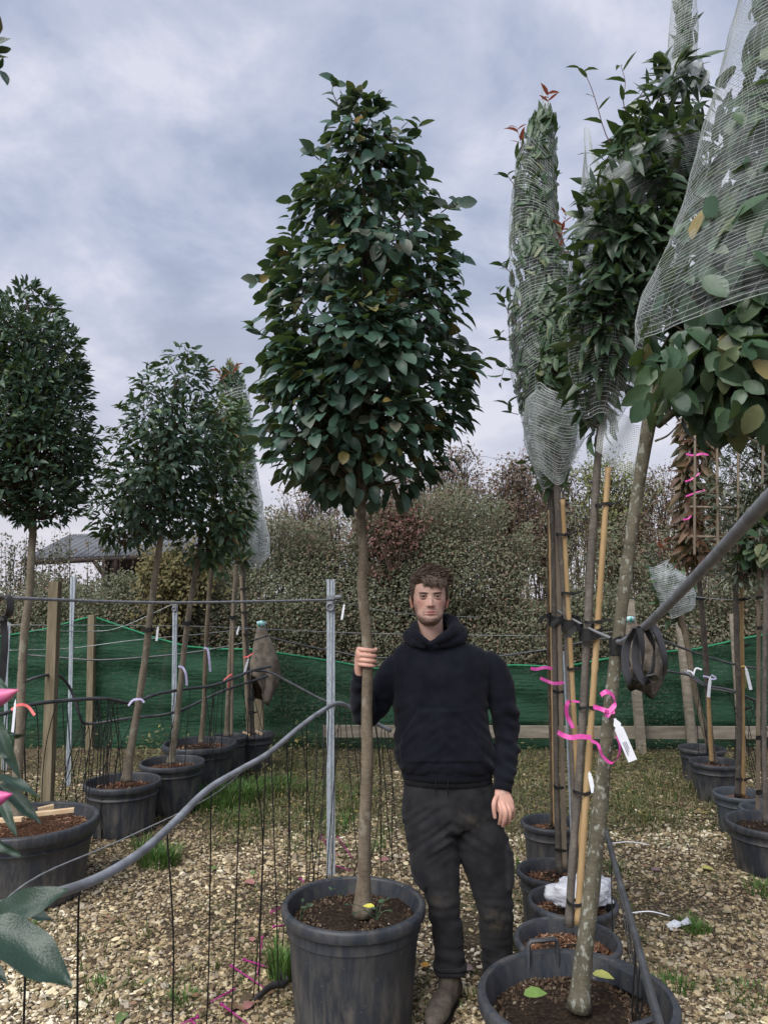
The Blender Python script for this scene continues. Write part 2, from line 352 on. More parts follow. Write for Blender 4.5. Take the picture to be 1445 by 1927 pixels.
def shademat():
    m = M('green_shade_net', 0.75, 0.2); f = m.noise(2.2, 6, 0.65, (0.5, 1, 5)); m.color(m.ramp(f, [(0.3, (0.014, 0.055, 0.032)), (0.7, (0.035, 0.105, 0.062))]))
    m.bump(m.noise(7, 5, 0.6, (0.5, 1, 4)), 0.8, 0.04); m.translucent(0.25, (0.02, 0.2, 0.08))
    m.alpha(m.ramp(m.noise(1.1, 4, 0.6), [(0.3, (0.74,) * 3), (0.7, (0.95,) * 3)])); return m.m
MAT_shade = shademat()
def filmmat():
    m = M('net_film', 0.6, 0.3, (0.84, 0.89, 0.92)); m.translucent(0.5, (0.82, 0.87, 0.9)); a = m.attr('dens'); u = m.attr('u')
    s = math_n(m.t, 'SINE', math_n(m.t, 'MULTIPLY', u, 6.2832)); band = math_n(m.t, 'ADD', math_n(m.t, 'MULTIPLY', s, 0.42), 0.58)
    m.alpha(math_n(m.t, 'MULTIPLY', math_n(m.t, 'MULTIPLY', a, band), m.ramp(m.noise(26, 3, 0.6, (1, 1, 0.4)), [(0.35, (0.45,) * 3), (0.65, (1.25,) * 3)]), True)); return m.m
MAT_film = filmmat()
def threadmat():
    m = M('net_thread', 0.55, 0.3, (0.86, 0.9, 0.89)); m.translucent(0.5, (0.85, 0.88, 0.88)); return m.m
MAT_thread = threadmat()

# foliage
MAT_cam = leafmat('camellia_leaf', [(0.0, (0.030, 0.068, 0.052)), (0.45, (0.050, 0.102, 0.074)), (0.8, (0.078, 0.138, 0.098)), (0.93, (0.12, 0.125, 0.10)), (0.985, (0.20, 0.19, 0.06)), (1.0, (0.28, 0.16, 0.06))], 0.36)
MAT_lau = leafmat('laurel_leaf', [(0.0, (0.027, 0.058, 0.040)), (0.5, (0.044, 0.088, 0.058)), (0.9, (0.078, 0.132, 0.078)), (1.0, (0.14, 0.20, 0.08))], 0.42)
MAT_lig = leafmat('light_leaf', [(0.0, (0.042, 0.091, 0.049)), (0.5, (0.0672, 0.1288, 0.07)), (0.85, (0.119, 0.182, 0.091)), (0.97, (0.224, 0.266, 0.098)), (1.0, (0.448, 0.168, 0.07))], 0.42)
MAT_mag = leafmat('magnolia_leaf', [(0.0, (0.038, 0.075, 0.042)), (0.5, (0.066, 0.12, 0.064)), (0.9, (0.115, 0.175, 0.09)), (1.0, (0.20, 0.22, 0.11))], 0.38, trans=0.25)
MAT_magd = leafmat('dark_magnolia_leaf', [(0.0, (0.026, 0.052, 0.032)), (0.5, (0.045, 0.082, 0.047)), (0.9, (0.08, 0.128, 0.068)), (1.0, (0.14, 0.16, 0.08))], 0.38, trans=0.2)
MAT_big = leafmat('broad_leaf', [(0.0, (0.036, 0.075, 0.045)), (0.45, (0.056, 0.108, 0.06)), (0.85, (0.10, 0.155, 0.08)), (0.97, (0.17, 0.19, 0.09)), (1.0, (0.30, 0.24, 0.10))], 0.36, trans=0.22)
MAT_red = leafmat('red_leaf', [(0.0, (0.14, 0.03, 0.025)), (0.5, (0.26, 0.06, 0.04)), (1.0, (0.20, 0.13, 0.10))], 0.4, trans=0.3, tcol=(0.4, 0.1, 0.05))
MAT_oli = leafmat('olive_leaf', [(0.0, (0.07, 0.092, 0.062)), (0.5, (0.12, 0.145, 0.10)), (1.0, (0.22, 0.24, 0.19))], 0.5)
MAT_brn = leafmat('brown_leaf', [(0.0, (0.085, 0.045, 0.028)), (0.4, (0.14, 0.072, 0.042)), (0.7, (0.06, 0.075, 0.04)), (1.0, (0.20, 0.11, 0.06))], 0.5)
MAT_yg = leafmat('yellow_leaf', [(0.0, (0.28, 0.26, 0.05)), (0.6, (0.42, 0.38, 0.06)), (1.0, (0.2, 0.26, 0.06))], 0.5)
MAT_hedge = leafmat('hedge_leaf', [(0.0, (0.085, 0.098, 0.060)), (0.35, (0.14, 0.158, 0.098)), (0.6, (0.20, 0.22, 0.145)), (0.8, (0.20, 0.165, 0.115)), (0.93, (0.22, 0.15, 0.11)), (1.0, (0.25, 0.235, 0.17))], 0.6, 0.25, 0.25, (0.16, 0.18, 0.08))
MAT_haw = leafmat('hawthorn_leaf', [(0.0, (0.13, 0.085, 0.07)), (0.5, (0.18, 0.125, 0.09)), (0.85, (0.16, 0.165, 0.095)), (1.0, (0.24, 0.10, 0.085))], 0.55, 0.3, 0.25, (0.18, 0.12, 0.06))
MAT_pale = leafmat('pale_green_leaf', [(0.0, (0.126, 0.154, 0.056)), (0.6, (0.21, 0.238, 0.098)), (1.0, (0.28, 0.266, 0.112))], 0.55, 0.3)
MAT_crim = leafmat('crimson_leaf', [(0.0, (0.10, 0.035, 0.035)), (0.6, (0.16, 0.06, 0.05)), (1.0, (0.13, 0.10, 0.065))], 0.5)
MAT_con = leafmat('golden_conifer', [(0.0, (0.12, 0.105, 0.05)), (0.6, (0.20, 0.165, 0.075)), (1.0, (0.15, 0.15, 0.07))], 0.6, 0.2)
MAT_grass = leafmat('grass_blade', [(0.0, (0.06, 0.095, 0.025)), (0.4, (0.10, 0.14, 0.04)), (0.65, (0.18, 0.17, 0.075)), (0.85, (0.30, 0.25, 0.13)), (1.0, (0.38, 0.32, 0.19))], 0.55, 0.3)
MAT_lush = leafmat('lush_grass', [(0.0, (0.05, 0.11, 0.025)), (0.5, (0.08, 0.17, 0.04)), (1.0, (0.14, 0.22, 0.06))], 0.5, 0.3)
MAT_weed = leafmat('weed_leaf', [(0.0, (0.06, 0.08, 0.03)), (0.4, (0.11, 0.125, 0.05)), (0.7, (0.18, 0.16, 0.08)), (0.9, (0.24, 0.17, 0.10)), (1.0, (0.38, 0.31, 0.09))], 0.55, 0.3)
MAT_glauc = leafmat('grey_green_leaf', [(0.0, (0.016, 0.040, 0.026)), (0.6, (0.026, 0.056, 0.038)), (1.0, (0.04, 0.075, 0.05))], 0.30, 0.5, 0.1, (0.06, 0.12, 0.02))
MAT_bud = simple('pink_bud', (0.55, 0.06, 0.28), (0.72, 0.20, 0.32), 25, 0.4, 0.4, 0.1)
# ================================================================ leaf machinery
def leaf_template(w=0.5, fold=0.25, curl=0.35, tip=0.8, rows=(0.14, 0.42, 0.72)):
    """leaf along +Y, length 1; returns V,F(tri)"""
    def hw(t): return w * 0.5 * (math.sin(math.pi * t ** tip)) ** 0.75
    V = [(0, 0, 0)]
    for t in rows:
        h = hw(t); z = -curl * t * t
        V += [(-h, t, z + fold * h), (0, t, z), (h, t, z + fold * h)]
    V.append((0, 1, -curl * 1.05)); F = [(0, 2, 1), (0, 3, 2)]
    for k in range(len(rows) - 1):
        a = 1 + 3 * k
        F += [(a, a + 1, a + 4), (a, a + 4, a + 3), (a + 1, a + 2, a + 5), (a + 1, a + 5, a + 4)]
    a = 1 + 3 * (len(rows) - 1); t = len(V) - 1; F += [(a, a + 1, t), (a + 1, a + 2, t)]
    return np.array(V), np.array(F)
RW = (0.10, 0.32, 0.62, 0.86)
T_CAM = [leaf_template(0.68, 0.28, 0.22, 0.85, RW), leaf_template(0.64, 0.42, 0.42, 0.85, RW), leaf_template(0.72, 0.15, 0.12, 0.9, RW)]
T_LAU = [leaf_template(0.40, 0.35, 0.20), leaf_template(0.44, 0.5, 0.35), leaf_template(0.38, 0.2, 0.1)]
T_LIG = [leaf_template(0.42, 0.3, 0.25), leaf_template(0.46, 0.45, 0.45)]
T_MAG = [leaf_template(0.30, 0.35, 0.25), leaf_template(0.34, 0.5, 0.45), leaf_template(0.28, 0.2, 0.1)]
T_BIG = [leaf_template(0.66, 0.25, 0.22, 0.9, RW), leaf_template(0.60, 0.4, 0.4, 0.9, RW), leaf_template(0.7, 0.12, 0.1, 0.95, RW)]
T_OLI = [leaf_template(0.24, 0.3, 0.2), leaf_template(0.28, 0.4, 0.4)]
T_RH = leaf_template(0.36, 0.25, 0.25)

def frames(d, n):
    y = d / (np.linalg.norm(d, axis=1)[:, None] + 1e-9)
    x = np.cross(y, n); x /= np.linalg.norm(x, axis=1)[:, None] + 1e-9
    z = np.cross(x, y); return np.stack([x, y, z], 2)        # columns
def leaves_np(tmpl, pos, Rm, size, rnd):
    Vt, Ft = tmpl; n = len(pos)
    V = np.einsum('nij,kj->nki', Rm, Vt) * size[:, None, None] + pos[:, None, :]
    F = (Ft[None] + (np.arange(n) * len(Vt))[:, None, None]).reshape(-1, 3)
    return V.reshape(-1, 3), F, np.repeat(rnd, len(Vt))
def merge(parts):
    Vs, Fs, As = [], [], []; o = 0
    for V, F, A in parts:
        Vs.append(V); Fs.append(F + o); As.append(A); o += len(V)
    return np.vstack(Vs), np.vstack(Fs), np.concatenate(As)
def leaf_set(tmpls, pos, d, nrm, size, crown_parent, mat, nobj, score, leaf_name='leaf', stuff_parent=None, stuff_name='foliage'):
    """nobj best-scoring leaves become objects under crown_parent, rest one stuff mesh"""
    n = len(pos); Rm = frames(d, nrm); rnd = RNG.random(n); ti = RNG.integers(0, len(tmpls), n)
    order = np.argsort(-score); single = order[:nobj]; rest = order[nobj:]
    b = WLOC[(stuff_parent or crown_parent).name]
    made = None
    if len(rest):
        parts = [leaves_np(t, pos[rest[ti[rest] == k]], Rm[rest[ti[rest] == k]], size[rest[ti[rest] == k]], rnd[rest[ti[rest] == k]]) for k, t in enumerate(tmpls) if (ti[rest] == k).any()]
        V, F, A = merge(parts)
        made = obj(stuff_name, mesh_np(stuff_name, V - b, F, True, {'rnd': A}), mat, stuff_parent or crown_parent); made['kind'] = 'stuff'
    if len(single):
        par = crown_parent or made
        key = (id(tmpls), mat.name)
        if key not in LEAFMESH: LEAFMESH[key] = [mesh_np(leaf_name, t[0], t[1], True) for t in tmpls]
        ms = LEAFMESH[key]
        for m_ in ms:
            if not len(m_.materials): m_.materials.append(mat)
        pw = WLOC[par.name]
        for i in single:
            o = bpy.data.objects.new(leaf_name, ms[ti[i]]); COL.objects.link(o); o.parent = par
            mm = Matrix(Rm[i].tolist()).to_4x4() @ Matrix.Scale(size[i], 4); mm.translation = Vector(pos[i] - pw); o.matrix_local = mm
    return made
LEAFMESH = {}
def rand_unit(n):
    v = RNG.normal(size=(n, 3)); return v / np.linalg.norm(v, axis=1)[:, None]

# ================================================================ ground
def groundmat():
    m = M('gravel_ground', 0.92, 0.15)
    v = m.n('ShaderNodeTexVoronoi'); v.inputs['Scale'].default_value = 62; m.l(m.co(), v.inputs['Vector'])
    sepc = m.n('ShaderNodeSeparateColor'); m.l(v.outputs['Color'], sepc.inputs[0])
    st = m.ramp(sepc.outputs[0], [(0.0, (0.07, 0.05, 0.033)), (0.3, (0.15, 0.11, 0.068)), (0.6, (0.26, 0.20, 0.12)), (0.85, (0.36, 0.29, 0.18)), (1.0, (0.50, 0.43, 0.30))])
    st = m.mix(m.val(v.outputs['Distance'], 0.25, 0.6), st, (0.05, 0.037, 0.025))
    soil = m.ramp(m.noise(25, 5, 0.7), [(0.3, (0.045, 0.034, 0.022)), (0.7, (0.12, 0.092, 0.06))])
    c = m.mix(m.val(m.noise(0.9, 5, 0.65), 0.36, 0.56), soil, st)
    moss = m.ramp(m.noise(80, 3), [(0.3, (0.05, 0.062, 0.02)), (0.7, (0.12, 0.14, 0.05))])
    mv = m.val(m.noise(1.3, 6, 0.7, (1, 1, 1)), 0.53, 0.66); c = m.mix(math_n(m.t, 'MULTIPLY', mv, 0.75), c, moss)
    m.color(c); m.bump(math_n(m.t, 'ADD', v.outputs['Distance'], m.noise(30, 4)), 0.9, 0.012); return m.m
mb = MB(); mb.add([(-300, -60, 0), (300, -60, 0), (300, 500, 0), (-300, 500, 0)], [(0, 1, 2, 3)])
g = build(mb, 'ground', groundmat(), smooth=False); g['kind'] = 'structure'

# loose pebbles: real stones, thinning out with distance
def pebbles():
    t = (1 + 5 ** 0.5) / 2
    iv = np.array([(-1, t, 0), (1, t, 0), (-1, -t, 0), (1, -t, 0), (0, -1, t), (0, 1, t), (0, -1, -t), (0, 1, -t), (t, 0, -1), (t, 0, 1), (-t, 0, -1), (-t, 0, 1)]) / 1.9
    fi = np.array([(0, 11, 5), (0, 5, 1), (0, 1, 7), (0, 7, 10), (0, 10, 11), (1, 5, 9), (5, 11, 4), (11, 10, 2), (10, 7, 6), (7, 1, 8), (3, 9, 4), (3, 4, 2), (3, 2, 6), (3, 6, 8), (3, 8, 9), (4, 9, 5), (2, 4, 11), (6, 2, 10), (8, 6, 7), (9, 8, 1)])
    out = []
    for y0, y1, dens in ((2.2, 4.2, 6000), (4.2, 5.6, 3400), (5.6, 7.4, 1200)):
        hw = 0.56 * y1 + 0.7; n = int((y1 - y0) * 2 * hw * dens)
        x = RNG.uniform(-hw, hw, n); y = RNG.uniform(y0, y1, n)
        keep = np.array([mn.fractal(Vector((a * 0.85, b * 0.85, 3.3)), 0.6, 2.0, 4) for a, b in zip(x[:], y[:])]) + RNG.normal(0, 0.25, n) > -0.28
        out.append((x[keep], y[keep]))
    x = np.concatenate([a for a, b in out]); y = np.concatenate([b for a, b in out]); n = len(x)
    s = RNG.lognormal(math.log(0.0066), 0.38, n) * (1 + 0.06 * (y - 3)); s = np.clip(s, 0.004, 0.024)
    sc = np.stack([s * RNG.uniform(0.9, 1.8, n), s * RNG.uniform(0.7, 1.15, n), s * RNG.uniform(0.4, 0.75, n)], 1)
    jit = 1 + RNG.normal(0, 0.2, (n, 12, 1))
    V = iv[None] * jit * sc[:, None, :]
    a = RNG.uniform(0, 6.28, n); ca, sa = np.cos(a), np.sin(a)
    tl = RNG.normal(0, 0.35, n); V[:, :, 2] += V[:, :, 0] * np.tan(np.clip(tl, -0.7, 0.7))[:, None] * 0.5
    X = V[:, :, 0] * ca[:, None] - V[:, :, 1] * sa[:, None] + x[:, None]; Y = V[:, :, 0] * sa[:, None] + V[:, :, 1] * ca[:, None] + y[:, None]
    Z = V[:, :, 2] + (sc[:, 2] * RNG.uniform(0.3, 0.9, n))[:, None]
    VV = np.stack([X, Y, Z], 2).reshape(-1, 3); F = (fi[None] + (np.arange(n) * 12)[:, None, None]).reshape(-1, 3)
    pt = np.array([mn.noise(Vector((a * 0.8, b * 0.8, 9))) for a, b in zip(x, y)])
    r = np.clip(RNG.random(n) + pt * 0.32 - 0.03, 0, 1)
    o = obj('gravel', mesh_np('gravel', VV, F, False, {'rnd': np.repeat(r, 12)}), MAT_peb)
    props(o, 'loose tan and cream pea gravel covering the yard', 'gravel', kind='stuff')
pebbles()

# grass and weeds
def blades(items):
    Vs, Fs, As = [], [], []; o = 0
    for (cx, cy, n, h, spread, lean) in items:
        for _ in range(n):
            a = random.uniform(0, 6.283); r = spread * math.sqrt(random.random()); bx, by = cx + r * math.cos(a), cy + r * math.sin(a)
            hh = h * random.uniform(0.45, 1.15); da = a + random.uniform(-0.8, 0.8); ln = hh * lean * random.uniform(0.2, 1.0)
            w = 0.0022 + 0.0012 * random.random(); px, py = -math.sin(da) * w, math.cos(da) * w
            dx, dy = math.cos(da), math.sin(da)
            V = [(bx - px, by - py, 0), (bx + px, by + py, 0), (bx + dx * ln * 0.35 - px, by + dy * ln * 0.35 - py, hh * 0.6), (bx + dx * ln * 0.35 + px, by + dy * ln * 0.35 + py, hh * 0.6), (bx + dx * ln, by + dy * ln, hh * (1 - 0.25 * lean))]
            Vs += V; Fs += [(o, o + 1, o + 3), (o, o + 3, o + 2), (o + 2, o + 3, o + 4)]; As += [random.random()] * 5; o += 5
    return np.array(Vs), np.array(Fs), np.array(As)
gi = []
def tuft(px, py, n, h, sp, lean=0.8):
    q = G(px, py); gi.append((q.x, q.y, n, h, sp, lean))
for a in [(300, 1625, 320, 0.13, 0.14), (275, 1600, 120, 0.10, 0.1), (425, 1515, 700, 0.17, 0.26), (470, 1500, 500, 0.16, 0.24), (520, 1490, 300, 0.14, 0.25), (450, 1545, 200, 0.08, 0.2), (380, 1525, 160, 0.12, 0.15), (530, 1850, 150, 0.17, 0.06, 0.5), (525, 1815, 60, 0.12, 0.05),
          (1310, 1752, 180, 0.05, 0.07), (1270, 1860, 90, 0.06, 0.08), (1400, 1870, 120, 0.04, 0.12), (1295, 1735, 60, 0.05, 0.05), (1440, 1680, 120, 0.07, 0.12), (215, 1575, 60, 0.1, 0.08), (50, 1750, 40, 0.05, 0.06), (185, 1860, 50, 0.05, 0.06), (350, 1885, 60, 0.05, 0.06), (700, 1600, 50, 0.08, 0.1), (640, 1560, 120, 0.10, 0.2), (610, 1500, 120, 0.12, 0.3), (985, 1640, 60, 0.09, 0.08), (970, 1780, 60, 0.08, 0.06), (1160, 1640, 60, 0.08, 0.1)]:
    tuft(*a)
lush = list(gi); gi.clear()
for _ in range(620):
    px = random.choice([random.uniform(-150, 1600), random.gauss(540, 90), random.gauss(1120, 110)]); py = random.triangular(1415, 1620, 1470)
    q = G(px, py)
    if mn.noise(Vector((q.x * 0.9, q.y * 0.9, 5))) > -0.25: tuft(px, py, random.randint(8, 26), random.uniform(0.04, 0.14), random.uniform(0.06, 0.2))
for _ in range(260):
    px = random.uniform(-50, 1500); py = random.uniform(1560, 1927)
    q = G(px, py)
    if mn.noise(Vector((q.x * 1.3, q.y * 1.3, 8))) > 0.0: tuft(px, py, random.randint(6, 18), random.uniform(0.02, 0.05), random.uniform(0.03, 0.1))
V, F, A = blades(gi)
props(obj('grass', mesh_np('grass', V, F, False, {'rnd': A}), MAT_grass), 'short grass tufts growing through the gravel', 'grass', kind='stuff')

V, F, A = blades(lush)
props(obj('grass_clumps', mesh_np('grass_clumps', V, F, False, {'rnd': A}), MAT_lush), 'lush green grass clumps beside the pots and pipe', 'grass', kind='stuff')
# low leafy weeds and moss cushions
def lowweeds():
    pos, size = [], []
    def patch(px, py, n, sp, h, s):
        q = G(px, py)
        for _ in range(n):
            a = random.uniform(0, 6.28); r = sp * math.sqrt(random.random()); pos.append((q.x + r * math.cos(a), q.y + r * math.sin(a) * 0.7, h * random.random() ** 1.5 * (1 - 0.6 * r / sp) + 0.006)); size.append(s * random.uniform(0.6, 1.3))
    for _ in range(1100):
        px, py = random.choice([random.uniform(-150, 1600), random.gauss(540, 100), random.gauss(1120, 120)]), random.triangular(1412, 1600, 1440)
        q = G(px, py)
        if mn.noise(Vector((q.x * 0.8, q.y * 0.8, 1))) > -0.3: patch(px, py, random.randint(20, 45), random.uniform(0.12, 0.3), random.uniform(0.02, 0.12), 0.026)
    for _ in range(520):
        px, py = random.uniform(-50, 1500), random.uniform(1560, 1927)
        q = G(px, py)
        if mn.noise(Vector((q.x * 1.1, q.y * 1.1, 2))) > -0.02: patch(px, py, random.randint(14, 40), random.uniform(0.05, 0.16), random.uniform(0.01, 0.03), 0.015)
    for px, py, n, sp, h, s in [(600, 1415, 160, 0.5, 0.3, 0.04), (560, 1420, 120, 0.3, 0.35, 0.05), (1130, 1440, 200, 0.6, 0.22, 0.04), (1010, 1440, 120, 0.4, 0.3, 0.04), (1230, 1430, 160, 0.4, 0.35, 0.035), (330, 1425, 200, 0.5, 0.42, 0.05), (230, 1430, 160, 0.5, 0.38, 0.05), (60, 1450, 200, 0.7, 0.4, 0.05), (480, 1415, 120, 0.4, 0.3, 0.05), (780, 1415, 160, 0.6, 0.3, 0.04), (1380, 1440, 160, 0.5, 0.3, 0.045),
                                (510, 1480, 80, 0.12, 0.2, 0.05), (505, 1470, 40, 0.06, 0.3, 0.05), (430, 1590, 50, 0.12, 0.1, 0.03), (250, 1860, 16, 0.05, 0.03, 0.04), (1210, 1545, 25, 0.15, 0.05, 0.07), (1280, 1530, 16, 0.2, 0.05, 0.08), (985, 1700, 40, 0.06, 0.12, 0.04), (555, 1700, 30, 0.1, 0.08, 0.03), (545, 1780, 40, 0.06, 0.12, 0.03)]:
        patch(px, py, n, sp, h, s)
    pos = np.array(pos); n = len(pos); d = rand_unit(n); d[:, 2] = d[:, 2] * 0.4 + 0.15; nr = rand_unit(n) * 0.6 + np.array([0, -0.2, 1.0])
    leaf_set(T_LAU, pos, d, nr, np.array(size), None, MAT_weed, 0, np.zeros(n), stuff_name='weeds')
    props(bpy.data.objects['weeds'], 'low green and yellowing weeds along the fence and between pots', 'weeds', kind='stuff')
_ol = leaf_set
def leaf_set(tmpls, pos, d, nrm, size, crown_parent, mat, nobj, score, leaf_name='leaf', stuff_parent=None, stuff_name='foliage'):
    if crown_parent is None and stuff_parent is None:
        Rm = frames(d, nrm); n = len(pos); rnd = RNG.random(n); ti = RNG.integers(0, len(tmpls), n)
        V, F, A = merge([leaves_np(t, pos[ti == k], Rm[ti == k], size[ti == k], rnd[ti == k]) for k, t in enumerate(tmpls)])
        o = obj(stuff_name, mesh_np(stuff_name, V, F, True, {'rnd': A}), mat); o['kind'] = 'stuff'; return o
    return _ol(tmpls, pos, d, nrm, size, crown_parent, mat, nobj, score, leaf_name, stuff_parent, stuff_name)
lowweeds()

# ================================================================ background hedge and trees
T_Q = (np.array([(0, 0, 0), (0.32, 0.5, 0.08), (0, 1, -0.1), (-0.32, 0.5, 0.08)]), np.array([(0, 1, 2), (0, 2, 3)]))
def quad_leaves(pos, size, droop=0.2):
    n = len(pos); d = rand_unit(n); d[:, 2] -= droop; nr = rand_unit(n) * 0.6 + np.array([-0.15, -0.75, 0.8])
    return leaves_np(T_Q, pos, frames(d, nr), size, RNG.random(n))
def hedge():
    prof = [(-900, 1100), (0, 1100), (200, 1098), (330, 1085), (400, 1050), (470, 1000), (520, 975), (640, 970), (700, 950), (800, 935), (900, 935), (1000, 955), (1100, 955), (1250, 950), (1445, 940), (2300, 920)]
    hx = np.array([P(a, b, 10.6).x for a, b in prof]); hzv = np.array([P(a, b, 10.6).z for a, b in prof])
    n = 430000
    x = RNG.uniform(-8.2, 8.2, n); top = np.interp(x, hx, hzv)
    wob = np.array([mn.noise(Vector((a * 1.6, 0, 4.2))) for a in np.linspace(-8.2, 8.2, 400)]); top = top + 0.22 * np.interp(x, np.linspace(-8.2, 8.2, 400), wob)
    z = top * RNG.random(n) ** 0.8
    thick = 1.5
    y = 9.6 + thick * RNG.random(n) ** 1.7
    bulge = np.array([mn.noise(Vector((a * 0.9, 0.0, b * 1.1))) for a, b in zip(x[:], z[:])])
    y = y + 0.35 * bulge + 0.25 * (z / np.maximum(top, 0.1)) ** 2
    # gaps where the sky shows through on the right
    pxx = CX + x / 10.6 * FPX
    gap = np.array([mn.fractal(Vector((a * 2.6, 7.0, b * 2.6)), 0.7, 2.0, 3) for a, b in zip(x, z)])
    see = np.clip((pxx - 900) / 120, 0, 1) * np.clip((z - 1.6) / 0.35, 0, 1)
    keep = (gap > -0.85 + 0.8 * see + 0.6 * np.clip((z / top - 0.8) / 0.2, 0, 1)) & (RNG.random(n) > see * 0.6) & (RNG.random(n) > 0.5 * np.clip((z / top - 0.8) / 0.2, 0, 1))
    pos = np.stack([x, y, z], 1)[keep]; size = RNG.uniform(0.028, 0.056, len(pos))
    V, F, A = quad_leaves(pos, size)
    pa = np.repeat(np.array([mn.noise(Vector((a * 0.55, 3.0, b * 0.8))) for a, b in zip(pos[:, 0], pos[:, 2])]), 4)
    A = np.clip(A * 0.75 + 0.12 + pa * 0.45, 0, 1)
    # twigs
    mb = MB()
    for _ in range(900):
        xx = random.uniform(-8, 8); tp = float(np.interp(xx, hx, hzv)); yy = 9.9 + random.random() * 1.2; h = tp * random.uniform(0.75, 1.08); lx = random.gauss(0, 0.25)
        mb.tube([(xx, yy, 0), (xx + lx * 0.4, yy, h * 0.5), (xx + lx, yy + random.gauss(0, 0.1), h)], [0.014, 0.01, 0.003], 4, False)
    hb = thing('hedge', (0, 10.3, 0), 'overgrown mixed hedge of brownish green shrubs behind the green netting', 'hedge')
    o = obj('foliage', mesh_np('foliage', V - np.array([0, 10.3, 0]), F, False, {'rnd': A}), MAT_hedge, hb); o['kind'] = 'stuff'
    build(mb, 'stems', MAT_twig, hb, kind='stuff')
    # wispy shoots over the trimmed left part: each shoot a thin stem with small leaves
    mb = MB(); pos = []
    for _ in range(75):
        px = random.choice([random.uniform(-60, 340), random.uniform(60, 190), random.uniform(0, 60)]); b = P(px, 1110, 10.4); h = random.uniform(0.15, 0.85); dx = random.gauss(0, 0.05)
        pts = [b, b + Vector((dx * 0.5, 0, h * 0.5)), b + Vector((dx, 0, h))]
        mb.tube(pts, [0.005, 0.004, 0.002], 4, False)
        for _ in range(int(55 * h)):
            t = random.random(); pos.append(tuple(b + Vector((dx * t + random.gauss(0, 0.035), random.gauss(0, 0.035), h * t))))
    build(mb, 'shoots', MAT_twig, hb, kind='stuff')
    V, F, A = quad_leaves(np.array(pos), RNG.uniform(0.03, 0.055, len(pos)))
    o = obj('shoot_leaves', mesh_np('shoot_leaves', V - np.array([0, 10.3, 0]), F, False, {'rnd': A * 0.6}), MAT_hedge, hb); o['kind'] = 'stuff'
hedge()

def bushy_tree(name, label, cat, px, rows, Y, nleaf, lsize, mat, depth=0.8, twigs=140, sparse=0.0, group=None):
    """rows: (py, xl, xr) silhouette in the photo; grown at depth Y"""
    base = Vector((P(px, 1110, Y).x, Y, 0)); t = thing(name, base, label, cat, group)
    rows = sorted(rows, key=lambda r: -r[0])
    zc = np.array([P((a + b) / 2, y, Y).z for y, a, b in rows]); xc = np.array([P((a + b) / 2, y, Y).x for y, a, b in rows]); rr = np.array([(b - a) / 2 * MP(a, y, Y) for y, a, b in rows])
    mb = MB(); tips = []
    z0 = zc[0] * 0.5
    trunk = [(base.x, Y, 0), (base.x + 0.05, Y, z0 * 0.6), (xc[0], Y, zc[0])]; mb.tube(spline(trunk, 8), np.linspace(0.09, 0.05, 8), 8)
    build(mb, 'trunk', MAT_twig, t)
    br = MB()
    for _ in range(twigs):
        z = zc[0] + (zc[-1] - zc[0]) * random.random() ** 0.8; r = float(np.interp(z, zc, rr)); a = random.uniform(0, 6.283); q = math.sqrt(random.uniform(0.15, 1)) * r
        tip = Vector((float(np.interp(z, zc, xc)) + q * math.cos(a), Y + q * depth * math.sin(a), z)); zs = zc[0] * 0.6 + (z - zc[0]) * random.uniform(0.1, 0.5)
        st = Vector((float(np.interp(zs, zc, xc)), Y, max(zs, 0.3))); mid = (st + tip) / 2 + Vector((random.gauss(0, 0.12), random.gauss(0, 0.12), random.gauss(0.05, 0.1)))
        pts = spline([st, mid, tip], 6); br.tube(pts, np.linspace(0.016, 0.003, 6), 4, False); tips.append((pts, tip))
        for _ in range(5):
            s = pts[random.randint(2, 5)]; e = s + np.array([random.gauss(0, 0.14), random.gauss(0, 0.12), random.gauss(0.06, 0.13)]); br.tube([s, (s + e) / 2 + np.array([0, 0, 0.02]), e], [0.004, 0.003, 0.0015], 3, False); tips.append((np.array([s, e]), e))
    build(br, 'branches', MAT_twig, t, kind='stuff')
    pos = []
    for i in range(nleaf):
        pts, tip = tips[random.randrange(len(tips))]; k = pts[random.randrange(len(pts))] if random.random() < 0.6 else np.array(tip)
        pos.append(np.array(tuple(k)) + RNG.normal(0, 0.045, 3))
    V, F, A = quad_leaves(np.array(pos), RNG.uniform(0.7, 1.3, len(pos)) * lsize)
    o = obj('crown', mesh_np('crown', V - np.array(tuple(base)), F, False, {'rnd': A}), mat, t); o['kind'] = 'stuff'
bushy_tree('hawthorn_tree', 'twiggy hawthorn with thinning brown leaves behind the hedge', 'tree', 850, [(1000, 700, 960), (950, 700, 970), (910, 740, 940), (870, 800, 900), (845, 850, 890)], 12.0, 5500, 0.05, MAT_haw)
bushy_tree('plum_tree', 'dark reddish purple shrub tree with bare twig tips above hedge', 'tree', 960, [(1010, 880, 1040), (960, 880, 1050), (920, 900, 1030), (890, 930, 1000), (865, 960, 985)], 11.6, 4600, 0.055, MAT_haw)
bushy_tree('willow_tree', 'pale yellow green leafy tree rising behind the hedge', 'tree', 1130, [(1000, 1040, 1260), (950, 1040, 1270), (910, 1060, 1240), (885, 1080, 1200), (868, 1110, 1160)], 12.2, 7500, 0.05, MAT_pale)
bushy_tree('thorn_tree', 'bare twiggy tree with small rusty leaves behind the netted bag', 'tree', 1230, [(1100, 1150, 1330), (1000, 1140, 1350), (940, 1160, 1330), (905, 1190, 1290), (880, 1220, 1260)], 11.8, 4600, 0.05, MAT_haw)
bushy_tree('sloe_bush', 'sparse grey brown thorn bush beyond the slim net wrapped tree', 'bush', 570, [(1010, 500, 660), (970, 500, 660), (940, 525, 640), (920, 560, 615)], 12.0, 1800, 0.05, MAT_haw, twigs=120)
